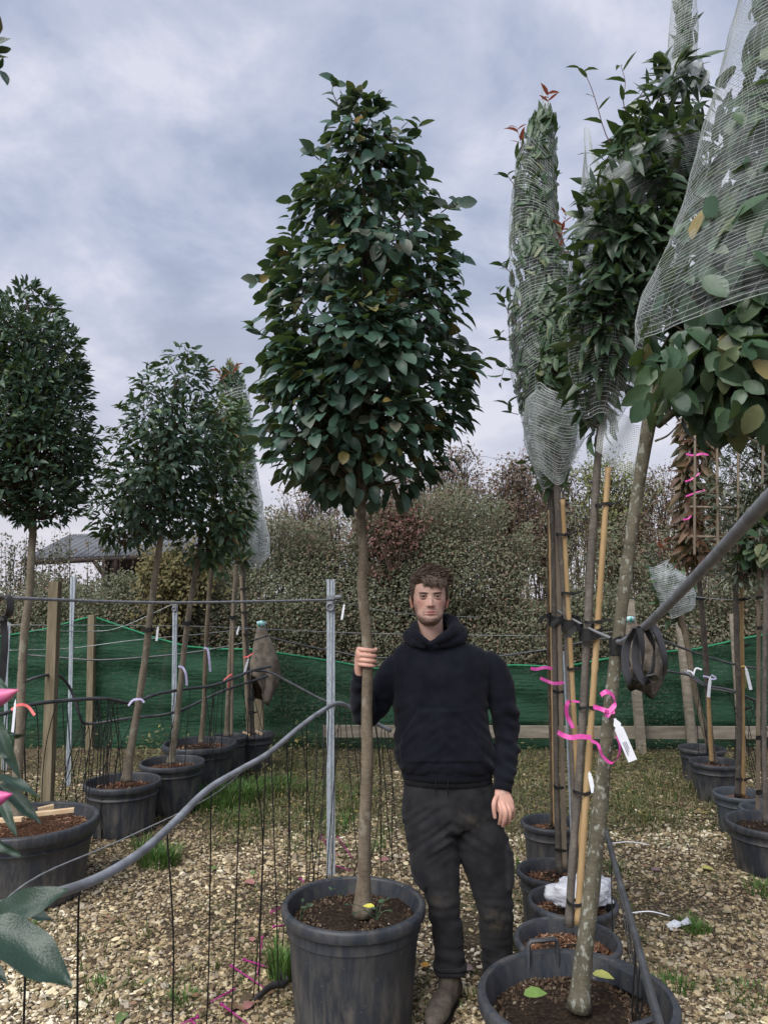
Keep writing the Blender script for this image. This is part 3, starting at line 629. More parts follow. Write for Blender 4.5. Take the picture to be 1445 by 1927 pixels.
bushy_tree('crimson_shrub', 'crimson leaved shrub in the hedge behind the held trunk', 'shrub', 730, [(1010, 670, 810), (970, 670, 810), (945, 690, 780)], 9.9, 2600, 0.05, MAT_crim, 0.3, 40)
bushy_tree('rowan_tree', 'leaning twiggy tree with sparse brown leaves beside the willow', 'tree', 1040, [(1020, 950, 1120), (970, 950, 1130), (920, 980, 1110), (890, 1000, 1080), (870, 1020, 1060)], 12.4, 3600, 0.045, MAT_haw, twigs=170)
bushy_tree('elder_tree', 'thin grey twiggy tree above the hedge behind the held trunk', 'tree', 760, [(1000, 640, 850), (950, 650, 850), (910, 690, 820), (880, 720, 790)], 12.6, 2600, 0.045, MAT_haw, twigs=170)
bushy_tree('maple_tree', 'leafy olive brown tree behind the trellis', 'tree', 1400, [(1100, 1310, 1500), (1000, 1300, 1520), (940, 1320, 1500), (900, 1350, 1460), (870, 1380, 1430)], 12.2, 4200, 0.05, MAT_haw, twigs=150)
bushy_tree('golden_shrub', 'yellow brown feathery shrub in front of the barn', 'shrub', 310, [(1130, 250, 400), (1095, 245, 405), (1070, 262, 395), (1052, 290, 380), (1042, 310, 360)], 9.6, 6500, 0.055, MAT_con, 0.6, 80)

# ================================================================ barn
def barn():
    A = P(42, 1053, 24.0); B = P(470, 1036, 30.0); C = P(132, 1006, 27.5); D = P(520, 996, 33.5)
    t = thing('barn', (A.x, A.y, 0), 'open sided farm barn with grey corrugated roof beyond the hedge', 'barn')
    m = M('corrugated_sheet', 0.7, 0.3); c = m.ramp(m.noise(1.2, 5, 0.6, (1, 1, 1)), [(0.3, (0.15, 0.155, 0.17)), (0.7, (0.26, 0.265, 0.28))]); m.color(c); sheet = m.m
    clear = simple('clear_sheet', (0.5, 0.52, 0.55), (0.62, 0.64, 0.67), 3, 0.5, 0.3, 0)
    dark = simple('dark_steel', (0.03, 0.022, 0.02), (0.06, 0.045, 0.04), 3, 0.8, 0.2, 0)
    N = 9; nrm = (B - A).cross(C - A).normalized()
    if nrm.z < 0: nrm = -nrm
    for i in range(N):
        mb = MB(); k = 36; V = []
        u0, u1 = i / N + 0.0015, (i + 1) / N - 0.0015
        for lay, off in enumerate((0.0, -0.03)):
            for v in (0, 0.5, 1):
                for j in range(k + 1):
                    u = u0 + (u1 - u0) * j / k; q = (A.lerp(B, u)).lerp(C.lerp(D, u), v); V.append(tuple(q + nrm * (0.035 * math.sin(j * math.pi / 1.8) + off)))
        w = k + 1; F = []
        for lay in (0, 1):
            o = lay * 3 * w
            for v in (0, 1):
                F += [(o + v * w + j, o + v * w + j + 1, o + (v + 1) * w + j + 1, o + (v + 1) * w + j) for j in range(k)]
        F += [(j, j + 1, 3 * w + j + 1, 3 * w + j) for j in range(k)]
        mb.add(V, F); build(mb, 'roof_sheet', sheet, t)
    mb = MB(); q0 = A.lerp(B, 0.37).lerp(C.lerp(D, 0.37), 0.35); q1 = A.lerp(B, 0.37).lerp(C.lerp(D, 0.37), 0.75); dx = (B - A).normalized() * 0.35
    mb.add([tuple(q0 - dx + nrm * 0.08), tuple(q0 + dx + nrm * 0.08), tuple(q1 + dx + nrm * 0.08), tuple(q1 - dx + nrm * 0.08), tuple(q0 - dx + nrm * 0.05), tuple(q0 + dx + nrm * 0.05), tuple(q1 + dx + nrm * 0.05), tuple(q1 - dx + nrm * 0.05)], [(0, 1, 2, 3), (4, 7, 6, 5), (0, 4, 5, 1), (1, 5, 6, 2), (2, 6, 7, 3), (3, 7, 4, 0)]); build(mb, 'roof_light', clear, t)
    mb = MB(); mb.tube([A - nrm * 0.12, B - nrm * 0.12], 0.09, 6); build(mb, 'eaves_beam', dark, t)
    back0 = P(205, 1052, 29.0); back1 = P(470, 1045, 33.0)
    mb = MB(); mb.add([(back0.x, back0.y, 0), (back1.x, back1.y, 0), (back1.x, back1.y, back1.z + 0.6), (back0.x, back0.y, back0.z + 0.5), (back0.x, back0.y + 0.15, 0), (back1.x, back1.y + 0.15, 0), (back1.x, back1.y + 0.15, back1.z + 0.6), (back0.x, back0.y + 0.15, back0.z + 0.5)], [(0, 1, 2, 3), (4, 7, 6, 5), (0, 3, 7, 4), (1, 5, 6, 2), (2, 6, 7, 3)]); build(mb, 'rear_wall', dark, t, smooth=False)
    e0 = P(198, 1052, 25.6); mb = MB(); mb.add([(e0.x, e0.y, 0), (back0.x, back0.y, 0), (back0.x, back0.y, back0.z + 0.45), (e0.x, e0.y, e0.z - 0.05), (e0.x - 0.1, e0.y, 0), (back0.x - 0.1, back0.y, 0), (back0.x - 0.1, back0.y, back0.z + 0.45), (e0.x - 0.1, e0.y, e0.z - 0.05)], [(0, 1, 2, 3), (4, 7, 6, 5), (0, 3, 7, 4), (3, 2, 6, 7)]); build(mb, 'side_wall', dark, t, smooth=False)
    for px in (192, 300, 400):
        f = (px - 42) / 428; q = A.lerp(B, f); mb = MB(); mb.box((q.x, q.y + 0.1, q.z / 2 - 0.1), (0.22, 0.22, q.z - 0.1)); build(mb, 'post', dark, t, smooth=False)
    q = A.lerp(B, 0.35); p2 = A.lerp(B, 0.27); mb = MB(); mb.tube([(p2.x, p2.y, p2.z - 0.15), (q.x, q.y, q.z - 1.1)], 0.09, 5); build(mb, 'brace', dark, t)
    gl = A.lerp(C, 0.55); mb = MB(); mb.tube([A.lerp(C, 0.02) - nrm * 0.14, C - nrm * 0.14], 0.08, 6); build(mb, 'verge_beam', dark, t)
barn()

# ================================================================ fence: net, rails, posts, wires
def fence_net(name, label, cols, nx, Yf):
    """cols: (px, top_y, bottom_y); one sagging sheet"""
    px = np.array([c[0] for c in cols]); tp = np.array([c[1] for c in cols]); bt = np.array([c[2] for c in cols])
    ny = 26; V = []
    for i in range(nx + 1):
        x = px[0] + (px[-1] - px[0]) * i / nx; a = P(x, float(np.interp(x, px, tp)), Yf); b = P(x, float(np.interp(x, px, bt)), Yf)
        for j in range(ny + 1):
            t = j / ny; q = a.lerp(b, t)
            f = 0.05 * math.sin(t * 17 + 1.3 * mn.noise(Vector((q.x * 0.6, 0, 2))) * 4) * (0.4 + mn.noise(Vector((q.x * 0.9, t * 2, 1)))) + 0.06 * mn.noise(Vector((q.x * 1.3, t * 3, 5))) + 0.02 * mn.noise(Vector((q.x * 5, t * 9, 5)))
            V.append((q.x, Yf + f + 0.02, max(q.z, 0.01)))
    F = [(i * (ny + 1) + j, (i + 1) * (ny + 1) + j, (i + 1) * (ny + 1) + j + 1, i * (ny + 1) + j + 1) for i in range(nx) for j in range(ny)]
    c = P((px[0] + px[-1]) / 2, 1405, Yf); o = build((np.array(V), F), name, MAT_shade, base=(c.x, Yf, 0)); props(o, label, 'netting')
    mb = MB(); e = [V[i * (ny + 1)] for i in range(nx + 1)]; mb.tube(e, 0.012, 5); build(mb, 'hem_cord', simple('green_cord', (0.02, 0.16, 0.08), (0.04, 0.24, 0.12), 20, 0.7, 0.2, 0), o)
fence_net('shade_netting', 'green shade netting peaked over the short timber post by the barn', [(-120, 1215, 1410), (0, 1198, 1410), (80, 1185, 1410), (172, 1160, 1408), (230, 1180, 1408), (300, 1203, 1406), (352, 1217, 1405)], 60, 8.55)
fence_net('shade_netting', 'long sagging green shade netting running behind the man', [(350, 1217, 1405), (400, 1222, 1405), (470, 1222, 1405), (520, 1228, 1405), (610, 1243, 1408), (700, 1258, 1408), (800, 1262, 1408), (900, 1257, 1410), (970, 1252, 1410), (1040, 1254, 1410), (1090, 1250, 1410)], 110, 8.5)
fence_net('shade_netting', 'green shade netting behind the hanging rubber straps, rising towards the trellis', [(1088, 1250, 1410), (1140, 1240, 1410), (1240, 1228, 1410), (1310, 1222, 1412), (1380, 1205, 1412), (1445, 1192, 1412), (1600, 1180, 1412)], 70, 8.52)
def plank(name, label, p0, p1, h, th, mat, cat, group=None):
    c = (p0 + p1) / 2; d = p1 - p0; R = Matrix.Rotation(math.atan2(d.y, d.x), 4, 'Z') @ Matrix.Rotation(-math.asin(d.z / d.length), 4, 'Y')
    mb = MB(); mb.box(c, (d.length, th, h), R, 0.004); o = build(mb, name, mat, base=c, smooth=False); return props(o, label, cat, group)
plank('fence_rail', 'weathered bottom rail board crossing behind the held trunk and post', P(608, 1376, 8.36), P(746, 1376, 8.36), 0.13, 0.035, MAT_timberg, 'rail')
plank('fence_rail', 'weathered bottom rail board between the man and the bamboo canes', P(748, 1376, 8.37), P(1045, 1377, 8.37), 0.13, 0.035, MAT_timberg, 'rail')
plank('fence_rail', 'weathered bottom rail board crossing the foot of the hessian post by the straps', P(1047, 1378, 8.36), P(1500, 1379, 8.36), 0.135, 0.035, MAT_timberg, 'rail')

def timber_post(label, px_base, py_base, px_top, py_top, wpx, Y, mat=MAT_timber, rnd=False, name='timber_post'):
    b = Vector((P(px_base, py_base, Y).x, Y, 0)); tpt = P(px_top, py_top, Y); w = wpx * MP(px_top, py_top, Y)
    t = Vector((tpt.x, Y, tpt.z)); mb = MB(); R = (t - b).to_track_quat('Z', 'Y').to_matrix().to_4x4()
    h = (t - b).length
    if rnd: mb.tube(spline([b, (b + t) / 2, t], 10), w / 2, 14)
    else: mb.box((b + t) / 2, (w, w, h), R, 0.006)
    o = build(mb, name, mat, base=b, smooth=rnd, sharp=40 if rnd else None); return props(o, label, 'post')
timber_post('tall square timber post with a darker edge beside the slat pot trunk', 90, 1508, 105, 1095, 18, 6.2)
timber_post('short square timber post carrying the peak of the green netting', 170, 1404, 174, 1157, 12, 8.48)
timber_post('grey fence post under the hessian sack beside the slim net wrapped tree', 489, 1404, 487, 1215, 16, 8.3)
timber_post('slim grey fence post under the hessian sack near the hanging straps', 1206, 1404, 1183, 1128, 15, 8.3, MAT_timberg)
timber_post('round grey fence post behind the leaning trunk of the netted bag', 1303, 1404, 1276, 1140, 18, 8.3, MAT_timberg, True)
timber_post('round fence post behind the pair of white tagged canes', 1395, 1404, 1378, 1155, 14, 8.4, MAT_timberg, True)

def metal_post(label, px_base, py_top, px_top, wpx, Y, clamp=None, angle=False):
    bx = P(px_base, 1500, Y).x; tp = P(px_top, py_top, Y); w = wpx * MP(px_top, py_top, Y)
    t = thing('metal_post', (bx, Y, 0), label, 'post'); mb = MB(); n = 6
    for i in range(1): pass
    p0, p1 = Vector((bx, Y, 0)), Vector((tp.x, Y, tp.z)); R = (p1 - p0).to_track_quat('Z', 'Y').to_matrix().to_4x4()
    # open channel section: web and two flanges
    c = (p0 + p1) / 2; h = (p1 - p0).length
    mb.box(c + Vector((0, w * 0.2, 0)), (w, 0.004, h), R); mb.box(c + Vector((-w / 2 + 0.002, -w * 0.1, 0)), (0.004, w * 0.6 - 0.004, h - 0.002), R); mb.box(c + Vector((w / 2 - 0.002, -w * 0.1, 0)), (0.004, w * 0.6 - 0.004, h - 0.002), R)
    mb.tube([c + Vector((0, -w * 0.05, -h / 2 + 0.01)), c + Vector((0, -w * 0.05, h / 2 - 0.01))], w * 0.28, 10)
    build(mb, 'channel', MAT_galv, t, smooth=True, sharp=35)
    if clamp:
        cp = P(px_top, clamp, Y); k = w * 1.35
        mb = MB(); mb.box(cp + Vector((0, -w * 0.25, 0)), (k, w * 0.75, k * 1.1), None, 0.003); mb.tube([cp + Vector((0, -w * 0.2, k * 0.25)), cp + Vector((k * 1.15, -w * 0.2, k * 0.3))], k * 0.28, 10, ends=True); mb.box(cp + Vector((0, -w * 0.28, -k * 0.95)), (k * 0.95, w * 0.7, k * 0.9), None, 0.003)
        build(mb, 'clamp', MAT_pipe, t, smooth=True, sharp=35)
        mb = MB(); a = np.linspace(0, 2 * math.pi, 25); cc = cp + Vector((-k * 0.02, -w * 0.72, -k * 0.95)); mb.tube([cc + Vector((math.cos(q) * k * 0.42, 0, math.sin(q) * k * 0.42)) for q in a], k * 0.13, 8, False); mb.tube([cc + Vector((0, 0.004, 0)), cc + Vector((0, 0.02, 0))], k * 0.36, 14); build(mb, 'clamp_ring', MAT_pipe, t)
    return t
metal_post('tall galvanised post with pipe clamp beside the held tree', 624, 1090, 622.5, 11, 4.75, clamp=1128)
metal_post('slim galvanised post standing close beside the square timber post', 129, 1085, 137, 5.5, 6.9)
metal_post('thin galvanised post with small cap bracket among the pot row trunks', 326, 1136, 330, 6.5, 7.0, clamp=1138)
metal_post('galvanised post hidden among the bamboo canes', 1078, 1225, 1062, 7, 3.75)
metal_post('thin grey post at the edge of the netting behind black strap', 8, 1170, 14, 5, 7.5)

def cable(name, label, pts, r, mat, cat, n=24, group=None, seg=6):
    q = [P(*p) for p in pts]; mb = MB(); mb.tube(spline(q, n), r, seg); o = build(mb, name, mat, base=q[0]); return props(o, label, cat, group)
cable('support_cable', 'thick grey coated cable at head height ending at the clamp post', [(-260, 1120, 2.2), (0, 1125, 2.7), (320, 1134, 3.6), (628, 1129, 4.72)], 0.0065, MAT_cable, 'cable', 40, seg=8)
cable('support_wire', 'thin wire from the clamp passing behind the held trunk to the hoodie', [(632, 1130, 4.72), (700, 1146, 5.4), (780, 1156, 6.2), (905, 1162, 7.2)], 0.003, MAT_wire, 'wire')
for lab, pts, r in [('straight wire at neck height behind the man', [(-20, 1176, 6.0), (330, 1178, 6.8), (480, 1183, 7.2), (700, 1192, 7.8), (1030, 1197, 8.2)], 0.0035),
                    ('slack wire rising from timber post to small bracket post', [(60, 1186, 6.6), (170, 1188, 7.0), (228, 1180, 7.0), (328, 1136, 7.0)], 0.0035),
                    ('pale wire across the netting peak below the top wire', [(10, 1224, 6.6), (130, 1220, 6.9), (250, 1205, 7.0), (380, 1193, 7.2), (470, 1183, 7.5)], 0.0035),
                    ('wire joining the three white tagged canes by the trellis', [(1300, 1122, 5.6), (1345, 1127, 5.4), (1390, 1128, 5.2), (1445, 1116, 4.9), (1500, 1105, 4.7)], 0.0035),
                    ('thin wire across the netting behind hessian and straps', [(1090, 1192, 7.6), (1180, 1187, 7.6), (1270, 1175, 7.5), (1320, 1182, 7.4)], 0.003)]:
    cable('support_wire', lab, pts, r, MAT_wire, 'wire', group='support wires')
for lab, pts, r in [('black water pipe sagging across the peaked green netting', [(45, 1232, 7.6), (120, 1238, 7.6), (185, 1242, 7.6), (270, 1237, 7.6), (360, 1228, 7.6), (450, 1212, 7.6), (505, 1196, 7.6)], 0.010),
                    ('black water pipe dropping from hessian sack towards the man', [(510, 1200, 7.6), (560, 1212, 7.6), (640, 1228, 7.6), (700, 1238, 7.5), (800, 1236, 7.5)], 0.010),
                    ('black water pipe rising from the man past the bamboo canes', [(930, 1236, 7.4), (1030, 1222, 7.4), (1110, 1206, 7.2), (1180, 1196, 7.2)], 0.011),
                    ('black water pipe slanting down behind hanging straps towards the tagged canes', [(1225, 1195, 6.6), (1290, 1222, 6.6), (1380, 1250, 6.6), (1460, 1262, 6.6)], 0.011),
                    ('grey water pipe drooping between the white tagged trunks', [(1250, 1262, 6.4), (1300, 1272, 6.4), (1330, 1290, 6.2), (1380, 1300, 6.0), (1420, 1318, 6.0), (1460, 1322, 6.0)], 0.011)]:
    cable('water_pipe', lab, pts, r, MAT_pipedark, 'pipe', group='small water pipes')
# ================================================================ pots
def scatter_disc(c, R, n, smin, smax, flat, chip=False, z0=0.0):
    """small crumbs or bark chips lying on a disc"""
    t = np.array([(-1, -1, -1), (1, -1, -1), (1, 1, -1), (-1, 1, -1), (-0.7, -0.7, 1), (0.7, -0.7, 1), (0.7, 0.7, 1), (-0.7, 0.7, 1)], float)
    f = np.array([(0, 3, 2, 1), (4, 5, 6, 7), (0, 1, 5, 4), (1, 2, 6, 5), (2, 3, 7, 6), (3, 0, 4, 7)])
    a = RNG.uniform(0, 6.283, n); r = R * np.sqrt(RNG.random(n)); s = RNG.uniform(smin, smax, n)
    sc = np.stack([s * (2.6 if chip else 1.1), s * RNG.uniform(0.6, 1.0, n), s * flat * RNG.uniform(0.5, 1, n)], 1)
    V = t[None] * sc[:, None] * (1 + RNG.normal(0, 0.16, (n, 8, 1))) * 0.5
    th = RNG.normal(0, 0.4 if chip else 0.5, n); V[:, :, 2] += V[:, :, 0] * np.tan(np.clip(th, -0.9, 0.9))[:, None]
    b = RNG.uniform(0, 6.283, n); X = V[:, :, 0] * np.cos(b)[:, None] - V[:, :, 1] * np.sin(b)[:, None] + (c[0] + r * np.cos(a))[:, None]; Y = V[:, :, 0] * np.sin(b)[:, None] + V[:, :, 1] * np.cos(b)[:, None] + (c[1] + r * np.sin(a))[:, None]
    Z = V[:, :, 2] + (c[2] + z0 + RNG.uniform(0, smax * 0.5, n))[:, None]
    return np.stack([X, Y, Z], 2).reshape(-1, 3), (f[None] + (np.arange(n) * 8)[:, None, None]).reshape(-1, 4), np.repeat(RNG.random(n), 8)
POTS = {}
def pot(key, xl, xr, py, Y, label, soil='red', mat=None, depth=0.07, tilt=None, taper=0.80, handles=False, ncr=260):
    cx = (xl + xr) / 2; c = P(cx, py, Y); R = (xr - xl) / 2 * MP(cx, py, Y); h = c.z; b = (c.x, Y, 0.0); mat = mat or MAT_pot
    t = thing('plant_pot', b, label, 'pot', 'black plastic plant pots')
    Rb = R * taper; lip = max(0.016, R * 0.075); lh = max(0.03, R * 0.15); rw = R - lip
    prof = [(0.01, 0.004), (Rb - 0.012, 0.004), (Rb - 0.003, 0.008), (Rb, 0.02)]
    for k in range(1, 8):
        f = k / 8; prof.append((Rb + (rw - 0.004 - Rb) * f, 0.02 + (h - lh - 0.02) * f))
    # step ridge under the rim
    prof += [(rw - 0.004, h - lh - 0.055), (rw + 0.002, h - lh - 0.05), (rw + 0.003, h - lh)]
    mb = MB(); mb.lathe(b, sorted(prof[:4], key=lambda q: q[1]) + sorted(prof[4:], key=lambda q: q[1]), 56, wob=0.006)
    inner = [(rw - 0.002, h - 0.006), (rw - 0.012, h - lh), (rw - 0.02, h - depth - 0.03)]; mb.lathe(b, inner, 56, wob=0.006)
    build(mb, 'pot_wall', mat, t, sharp=50)
    rim = [(rw + 0.001, h - lh), (R - 0.003, h - lh - 0.002), (R, h - lh + 0.006), (R + 0.001, h - 0.012), (R - 0.004, h - 0.003), (R - 0.012, h), (rw - 0.001, h - 0.002), (rw - 0.004, h - 0.010)]
    mb = MB(); mb.lathe(b, rim, 64, wob=0.006); build(mb, 'rim', mat, t, sharp=60)
    # soil: uneven disc
    zs = h - depth; rs = rw - 0.015; V = [(b[0], b[1], zs + 0.015)]; F = []; nr, na = 9, 40
    for i in range(1, nr + 1):
        for j in range(na):
            a = j / na * 6.28318; q = rs * i / nr; x, y = b[0] + q * math.cos(a), b[1] + q * math.sin(a)
            V.append((x, y, zs + 0.02 * (1 - i / nr) + 0.018 * mn.noise(Vector((x * 9, y * 9, 1))) + 0.01 * mn.noise(Vector((x * 26, y * 26, 4)))))
    F = [(0, 1 + j, 1 + (j + 1) % na) for j in range(na)] + [(1 + i * na + j, 1 + (i + 1) * na + j, 1 + (i + 1) * na + (j + 1) % na, 1 + i * na + (j + 1) % na) for i in range(nr - 1) for j in range(na)]
    build((np.array(V), F), 'soil', MAT_soilred if soil == 'red' else MAT_soil, t)
    dk = soil.startswith('dark'); V, F, A = scatter_disc((b[0], b[1], zs + (0.002 if dk else 0.006)), rs * 0.97, ncr * (3 if dk else 2), 0.003, 0.012 if dk else 0.013, 0.7 if dk else 0.35, not dk)
    o = build((V, F), 'soil_crumbs', MAT_crumb if soil.startswith('dark') else MAT_chip, t, smooth=False, attrs={'rnd': A}); o['kind'] = 'stuff'
    if handles:
        for a, flip in ((math.radians(100), 1), (math.radians(-62), 1), (math.radians(35), 0)):
            hb = MB(); e = Vector((-math.sin(a), math.cos(a), 0)); rr = rw - 0.004; q = Vector((b[0] + rr * math.cos(a), b[1] + rr * math.sin(a), h)); inn = -Vector((math.cos(a), math.sin(a), 0))
            if flip: pts = [q - e * 0.055 + Vector((0, 0, -0.05)) + inn * 0.008, q - e * 0.053 + Vector((0, 0, 0.03)) + inn * 0.008, q - e * 0.045 + Vector((0, 0, 0.04)) + inn * 0.01, q + e * 0.045 + Vector((0, 0, 0.04)) + inn * 0.01, q + e * 0.053 + Vector((0, 0, 0.03)) + inn * 0.008, q + e * 0.055 + Vector((0, 0, -0.05)) + inn * 0.008]; hb.tube(pts, 0.008, 8, ry=0.010)
            else: hb.box(q + inn * 0.022 + Vector((0, 0, -0.03)), (0.05, 0.13, 0.06), Matrix.Rotation(a, 4, 'Z'), 0.006)
            build(hb, 'handle', mat, t, sharp=50)
    POTS[key] = (Vector((b[0], b[1], zs)), R, h); return t
pot('main', 532, 800, 1696, 3.17, 'large black pot with mud streaks under the tree the man holds', 'dark2', ncr=700)
pot('R1', 900, 1268, 1868, 2.50, 'wide black pot with raised handles holding the lichen spotted trunk', 'dark', handles=True, depth=0.085, ncr=900)
pot('R2', 968, 1166, 1764, 3.12, 'black pot of bark chips directly behind the handled pot', 'chips', ncr=700)
pot('R3', 993, 1160, 1692, 3.50, 'black pot with a crumpled white plastic bag on its bark', 'chips', ncr=500)
pot('R4', 972, 1112, 1636, 3.95, 'black pot with grey stem and stake behind the bag pot', 'chips', ncr=400)
pot('R5', 980, 1092, 1545, 4.70, 'last black pot of the cane row, beside the man\'s hand', 'chips', ncr=300)
pot('L1', -66, 180, 1540, 4.45, 'big black pot with pale timber slats on its soil', 'red', ncr=500)
pot('L2', 162, 302, 1468, 5.62, 'black pot with green algae stain near its base, holding the round headed tree', 'red', taper=0.82, ncr=300)
pot('L3', 265, 385, 1432, 6.15, 'black pot holding the lower dark crowned tree beside the algae stained pot', 'red', ncr=200)
pot('L4', 308, 445, 1397, 6.75, 'wide black pot with a rim handle holding the slender lilac ribbon trunk', 'chips', ncr=260)
pot('L5', 400, 466, 1384, 7.20, 'small black pot squeezed between two larger pots at row end', 'chips', ncr=120)
pot('L6', 440, 516, 1380, 7.55, 'black pot with two timber slats under the slim net wrapped tree', 'red', ncr=120)
pot('FR1', 1368, 1530, 1545, 4.85, 'scuffed black pot cut off beside the gravel path', 'dark', ncr=300)
pot('FR2', 1343, 1440, 1491, 5.60, 'lighter grey pot holding the yellow tied cane', 'red', MAT_pot2, ncr=120)
pot('FR2b', 1393, 1500, 1520, 5.25, 'grey pot wedged between the scuffed black pot and its neighbour', 'red', MAT_pot2, ncr=120)
pot('FR3', 1298, 1392, 1432, 6.45, 'black pot with dry grass roots spilling over its rim', 'red', ncr=160)
pot('FR4', 1277, 1362, 1406, 7.05, 'black pot at the far end under the leaning netted trunk', 'red', ncr=120)

# ================================================================ trees
def trunk_mesh(pts, seed=0.0, seg=14, n=60, knob=0.06, flare=True):
    """pts: (px,py,width_px,Y)"""
    q = [(*P(a, b, Y), w * MP(a, b, Y) / 2) for a, b, w, Y in pts]; s = spline(q, n); r = s[:, 3].copy()
    for k in range(n):
        r[k] *= 1 + knob * mn.noise(Vector((k * 0.35, seed, 0))) + knob * 0.6 * mn.noise(Vector((k * 0.9, seed + 5, 0)))
    if flare: r[:4] *= np.array([1.25, 1.14, 1.06, 1.02])
    mb = MB(); mb.tube(s[:, :3], r, seg); V = mb.V[0]; ctr = np.repeat(s[:, :3], seg, 0); dv = V - ctr
    fac = 1 + np.array([0.08 * mn.noise(Vector((v[0] * 16, v[1] * 16, v[2] * 7 + seed))) + 0.04 * mn.noise(Vector((v[0] * 50, v[1] * 50, v[2] * 24 + seed))) for v in V]); mb.V[0] = ctr + dv * fac[:, None]
    return mb, s
def prof_world(rows, Y, Ytop=None):
    rows = sorted(rows, key=lambda r: -r[0]); n = len(rows); out = []
    for i, (y, a, b) in enumerate(rows):
        Yi = Y if Ytop is None else Y + (Ytop - Y) * i / (n - 1)
        c = P((a + b) / 2, y, Yi); out.append((c.z, c.x, Yi, (b - a) / 2 * MP((a + b) / 2, y, Yi)))
    return np.array(out)
def make_crown(t, pw, n, lsize, tmpls, mat, nobj, ncl, spread, shell=0.5, droop=0.35, upright=0.0, flat=1.0, axis_from=None, twig_mat=None, twig_r=0.006, exclude=None, leaf_out=0.9, shrink=1.0, tangent=0.0):
    """foliage filling profile pw (z, x, y, r); clusters of leaves on twigs"""
    z, xc, yc, rr = pw.T; rr = rr * shrink
    zs = np.linspace(z[0], z[-1], 200); wr = np.interp(zs, z, rr) + 0.01; cdf = np.cumsum(wr ** 1.6); cdf /= cdf[-1]
    zz = np.interp(RNG.random(ncl), cdf, zs); a = RNG.uniform(0, 6.283, ncl); fr = (shell + (1 - shell) * RNG.random(ncl) ** 0.6) * 0.96
    inner = RNG.random(ncl) < 0.22; fr[inner] *= RNG.random(inner.sum())
    R = np.interp(zz, z, rr); cx, cy = np.interp(zz, z, xc), np.interp(zz, z, yc)
    cen = np.stack([cx + R * fr * np.cos(a), cy + flat * R * fr * np.sin(a), zz], 1)
    rad = np.stack([np.cos(a), np.sin(a), np.zeros(ncl)], 1)
    mb = MB(); zlo = z[0]
    for i in range(ncl):
        zst = zz[i] - (0.25 + 0.5 * random.random()) * (R[i] * fr[i]) - 0.03 - upright * 0.25; zst = max(zst, zlo - 0.02); st = np.array([np.interp(zst, z, xc), np.interp(zst, z, yc), zst])
        mid = (st + cen[i]) / 2 + np.array([0, 0, -0.02 + 0.03 * random.random()]) + RNG.normal(0, 0.012, 3)
        mb.tube(spline([st, mid, cen[i]], 5), np.linspace(twig_r, twig_r * 0.35, 5), 5, False)
    cr = build(mb, 'crown', twig_mat or MAT_twig, t)
    ci = RNG.integers(0, ncl, n); off = RNG.normal(0, 1, (n, 3)) * spread; pos = cen[ci] + off
    # pull strays back inside the outline
    rz = np.interp(pos[:, 2], z, rr); px_, py_ = np.interp(pos[:, 2], z, xc), np.interp(pos[:, 2], z, yc)
    dv = pos[:, :2] - np.stack([px_, py_], 1); dl = np.linalg.norm(dv, axis=1) + 1e-9; lim = rz * (1.0 + 0.06 * RNG.normal(size=n)); k = np.minimum(1, lim / dl); pos[:, :2] = np.stack([px_, py_], 1) + dv * k[:, None]
    pos[:, 2] = np.clip(pos[:, 2], z[0] - 0.04, z[-1] + 0.02)
    if exclude is not None:
        kp = ~exclude(pos); pos, off, ci, rz, dl = pos[kp], off[kp], ci[kp], rz[kp], dl[kp]; n = len(pos)
    o2 = off / (np.linalg.norm(off, axis=1)[:, None] + 1e-9)
    d = rad[ci] * leaf_out + o2 * 0.7 + rand_unit(n) * 0.45; d[:, 2] += -droop + upright * 1.6
    if tangent:
        rp = pos[:, :2] - np.stack([np.interp(pos[:, 2], z, xc), np.interp(pos[:, 2], z, yc)], 1); rp /= np.linalg.norm(rp, axis=1)[:, None] + 1e-9; dt = np.maximum(0, np.sum(d[:, :2] * rp, 1)); d[:, :2] -= rp * (dt * tangent)[:, None]
    nr = rad[ci] * 0.75 + np.array([0, 0, 0.75]) + rand_unit(n) * 0.45
    if upright: nr = rad[ci] + rand_unit(n) * 0.5
    size = lsize * RNG.uniform(0.62, 1.25, n)
    score = -(pos[:, 1] - np.interp(pos[:, 2], z, yc)) / (rz + 0.05) + 0.6 * RNG.random(n) + size / lsize * 0.5
    leaf_set(tmpls, pos, d, nr, size, cr, mat, nobj, score, 'leaf', t, 'foliage'); return cr
def sprig(t, cr, pts, nl, lsize, tmpls, mat, r=0.003, tw=None):
    """a single leafy shoot sticking out; leaves are objects"""
    q = spline(pts, 10); mb = MB(); mb.tube(q, np.linspace(r, r * 0.4, 10), 5, False); sp = build(mb, 'shoot', tw or MAT_twigred, t)
    k = np.linspace(3, 9, nl).round().astype(int); pos = q[k]; tg = np.gradient(q, axis=0)[k]; tg /= np.linalg.norm(tg, axis=1)[:, None]
    a = np.arange(nl) * 2.4 + random.random() * 6; side = np.stack([np.cos(a), np.sin(a) * 0.6, np.full(nl, 0.25)], 1); d = side + tg * 0.5; nr = tg + np.array([0, 0, 0.5]) + rand_unit(nl) * 0.3
    leaf_set(tmpls, pos, d, nr, lsize * RNG.uniform(0.7, 1.15, nl), sp, mat, nl, np.ones(nl), 'leaf')
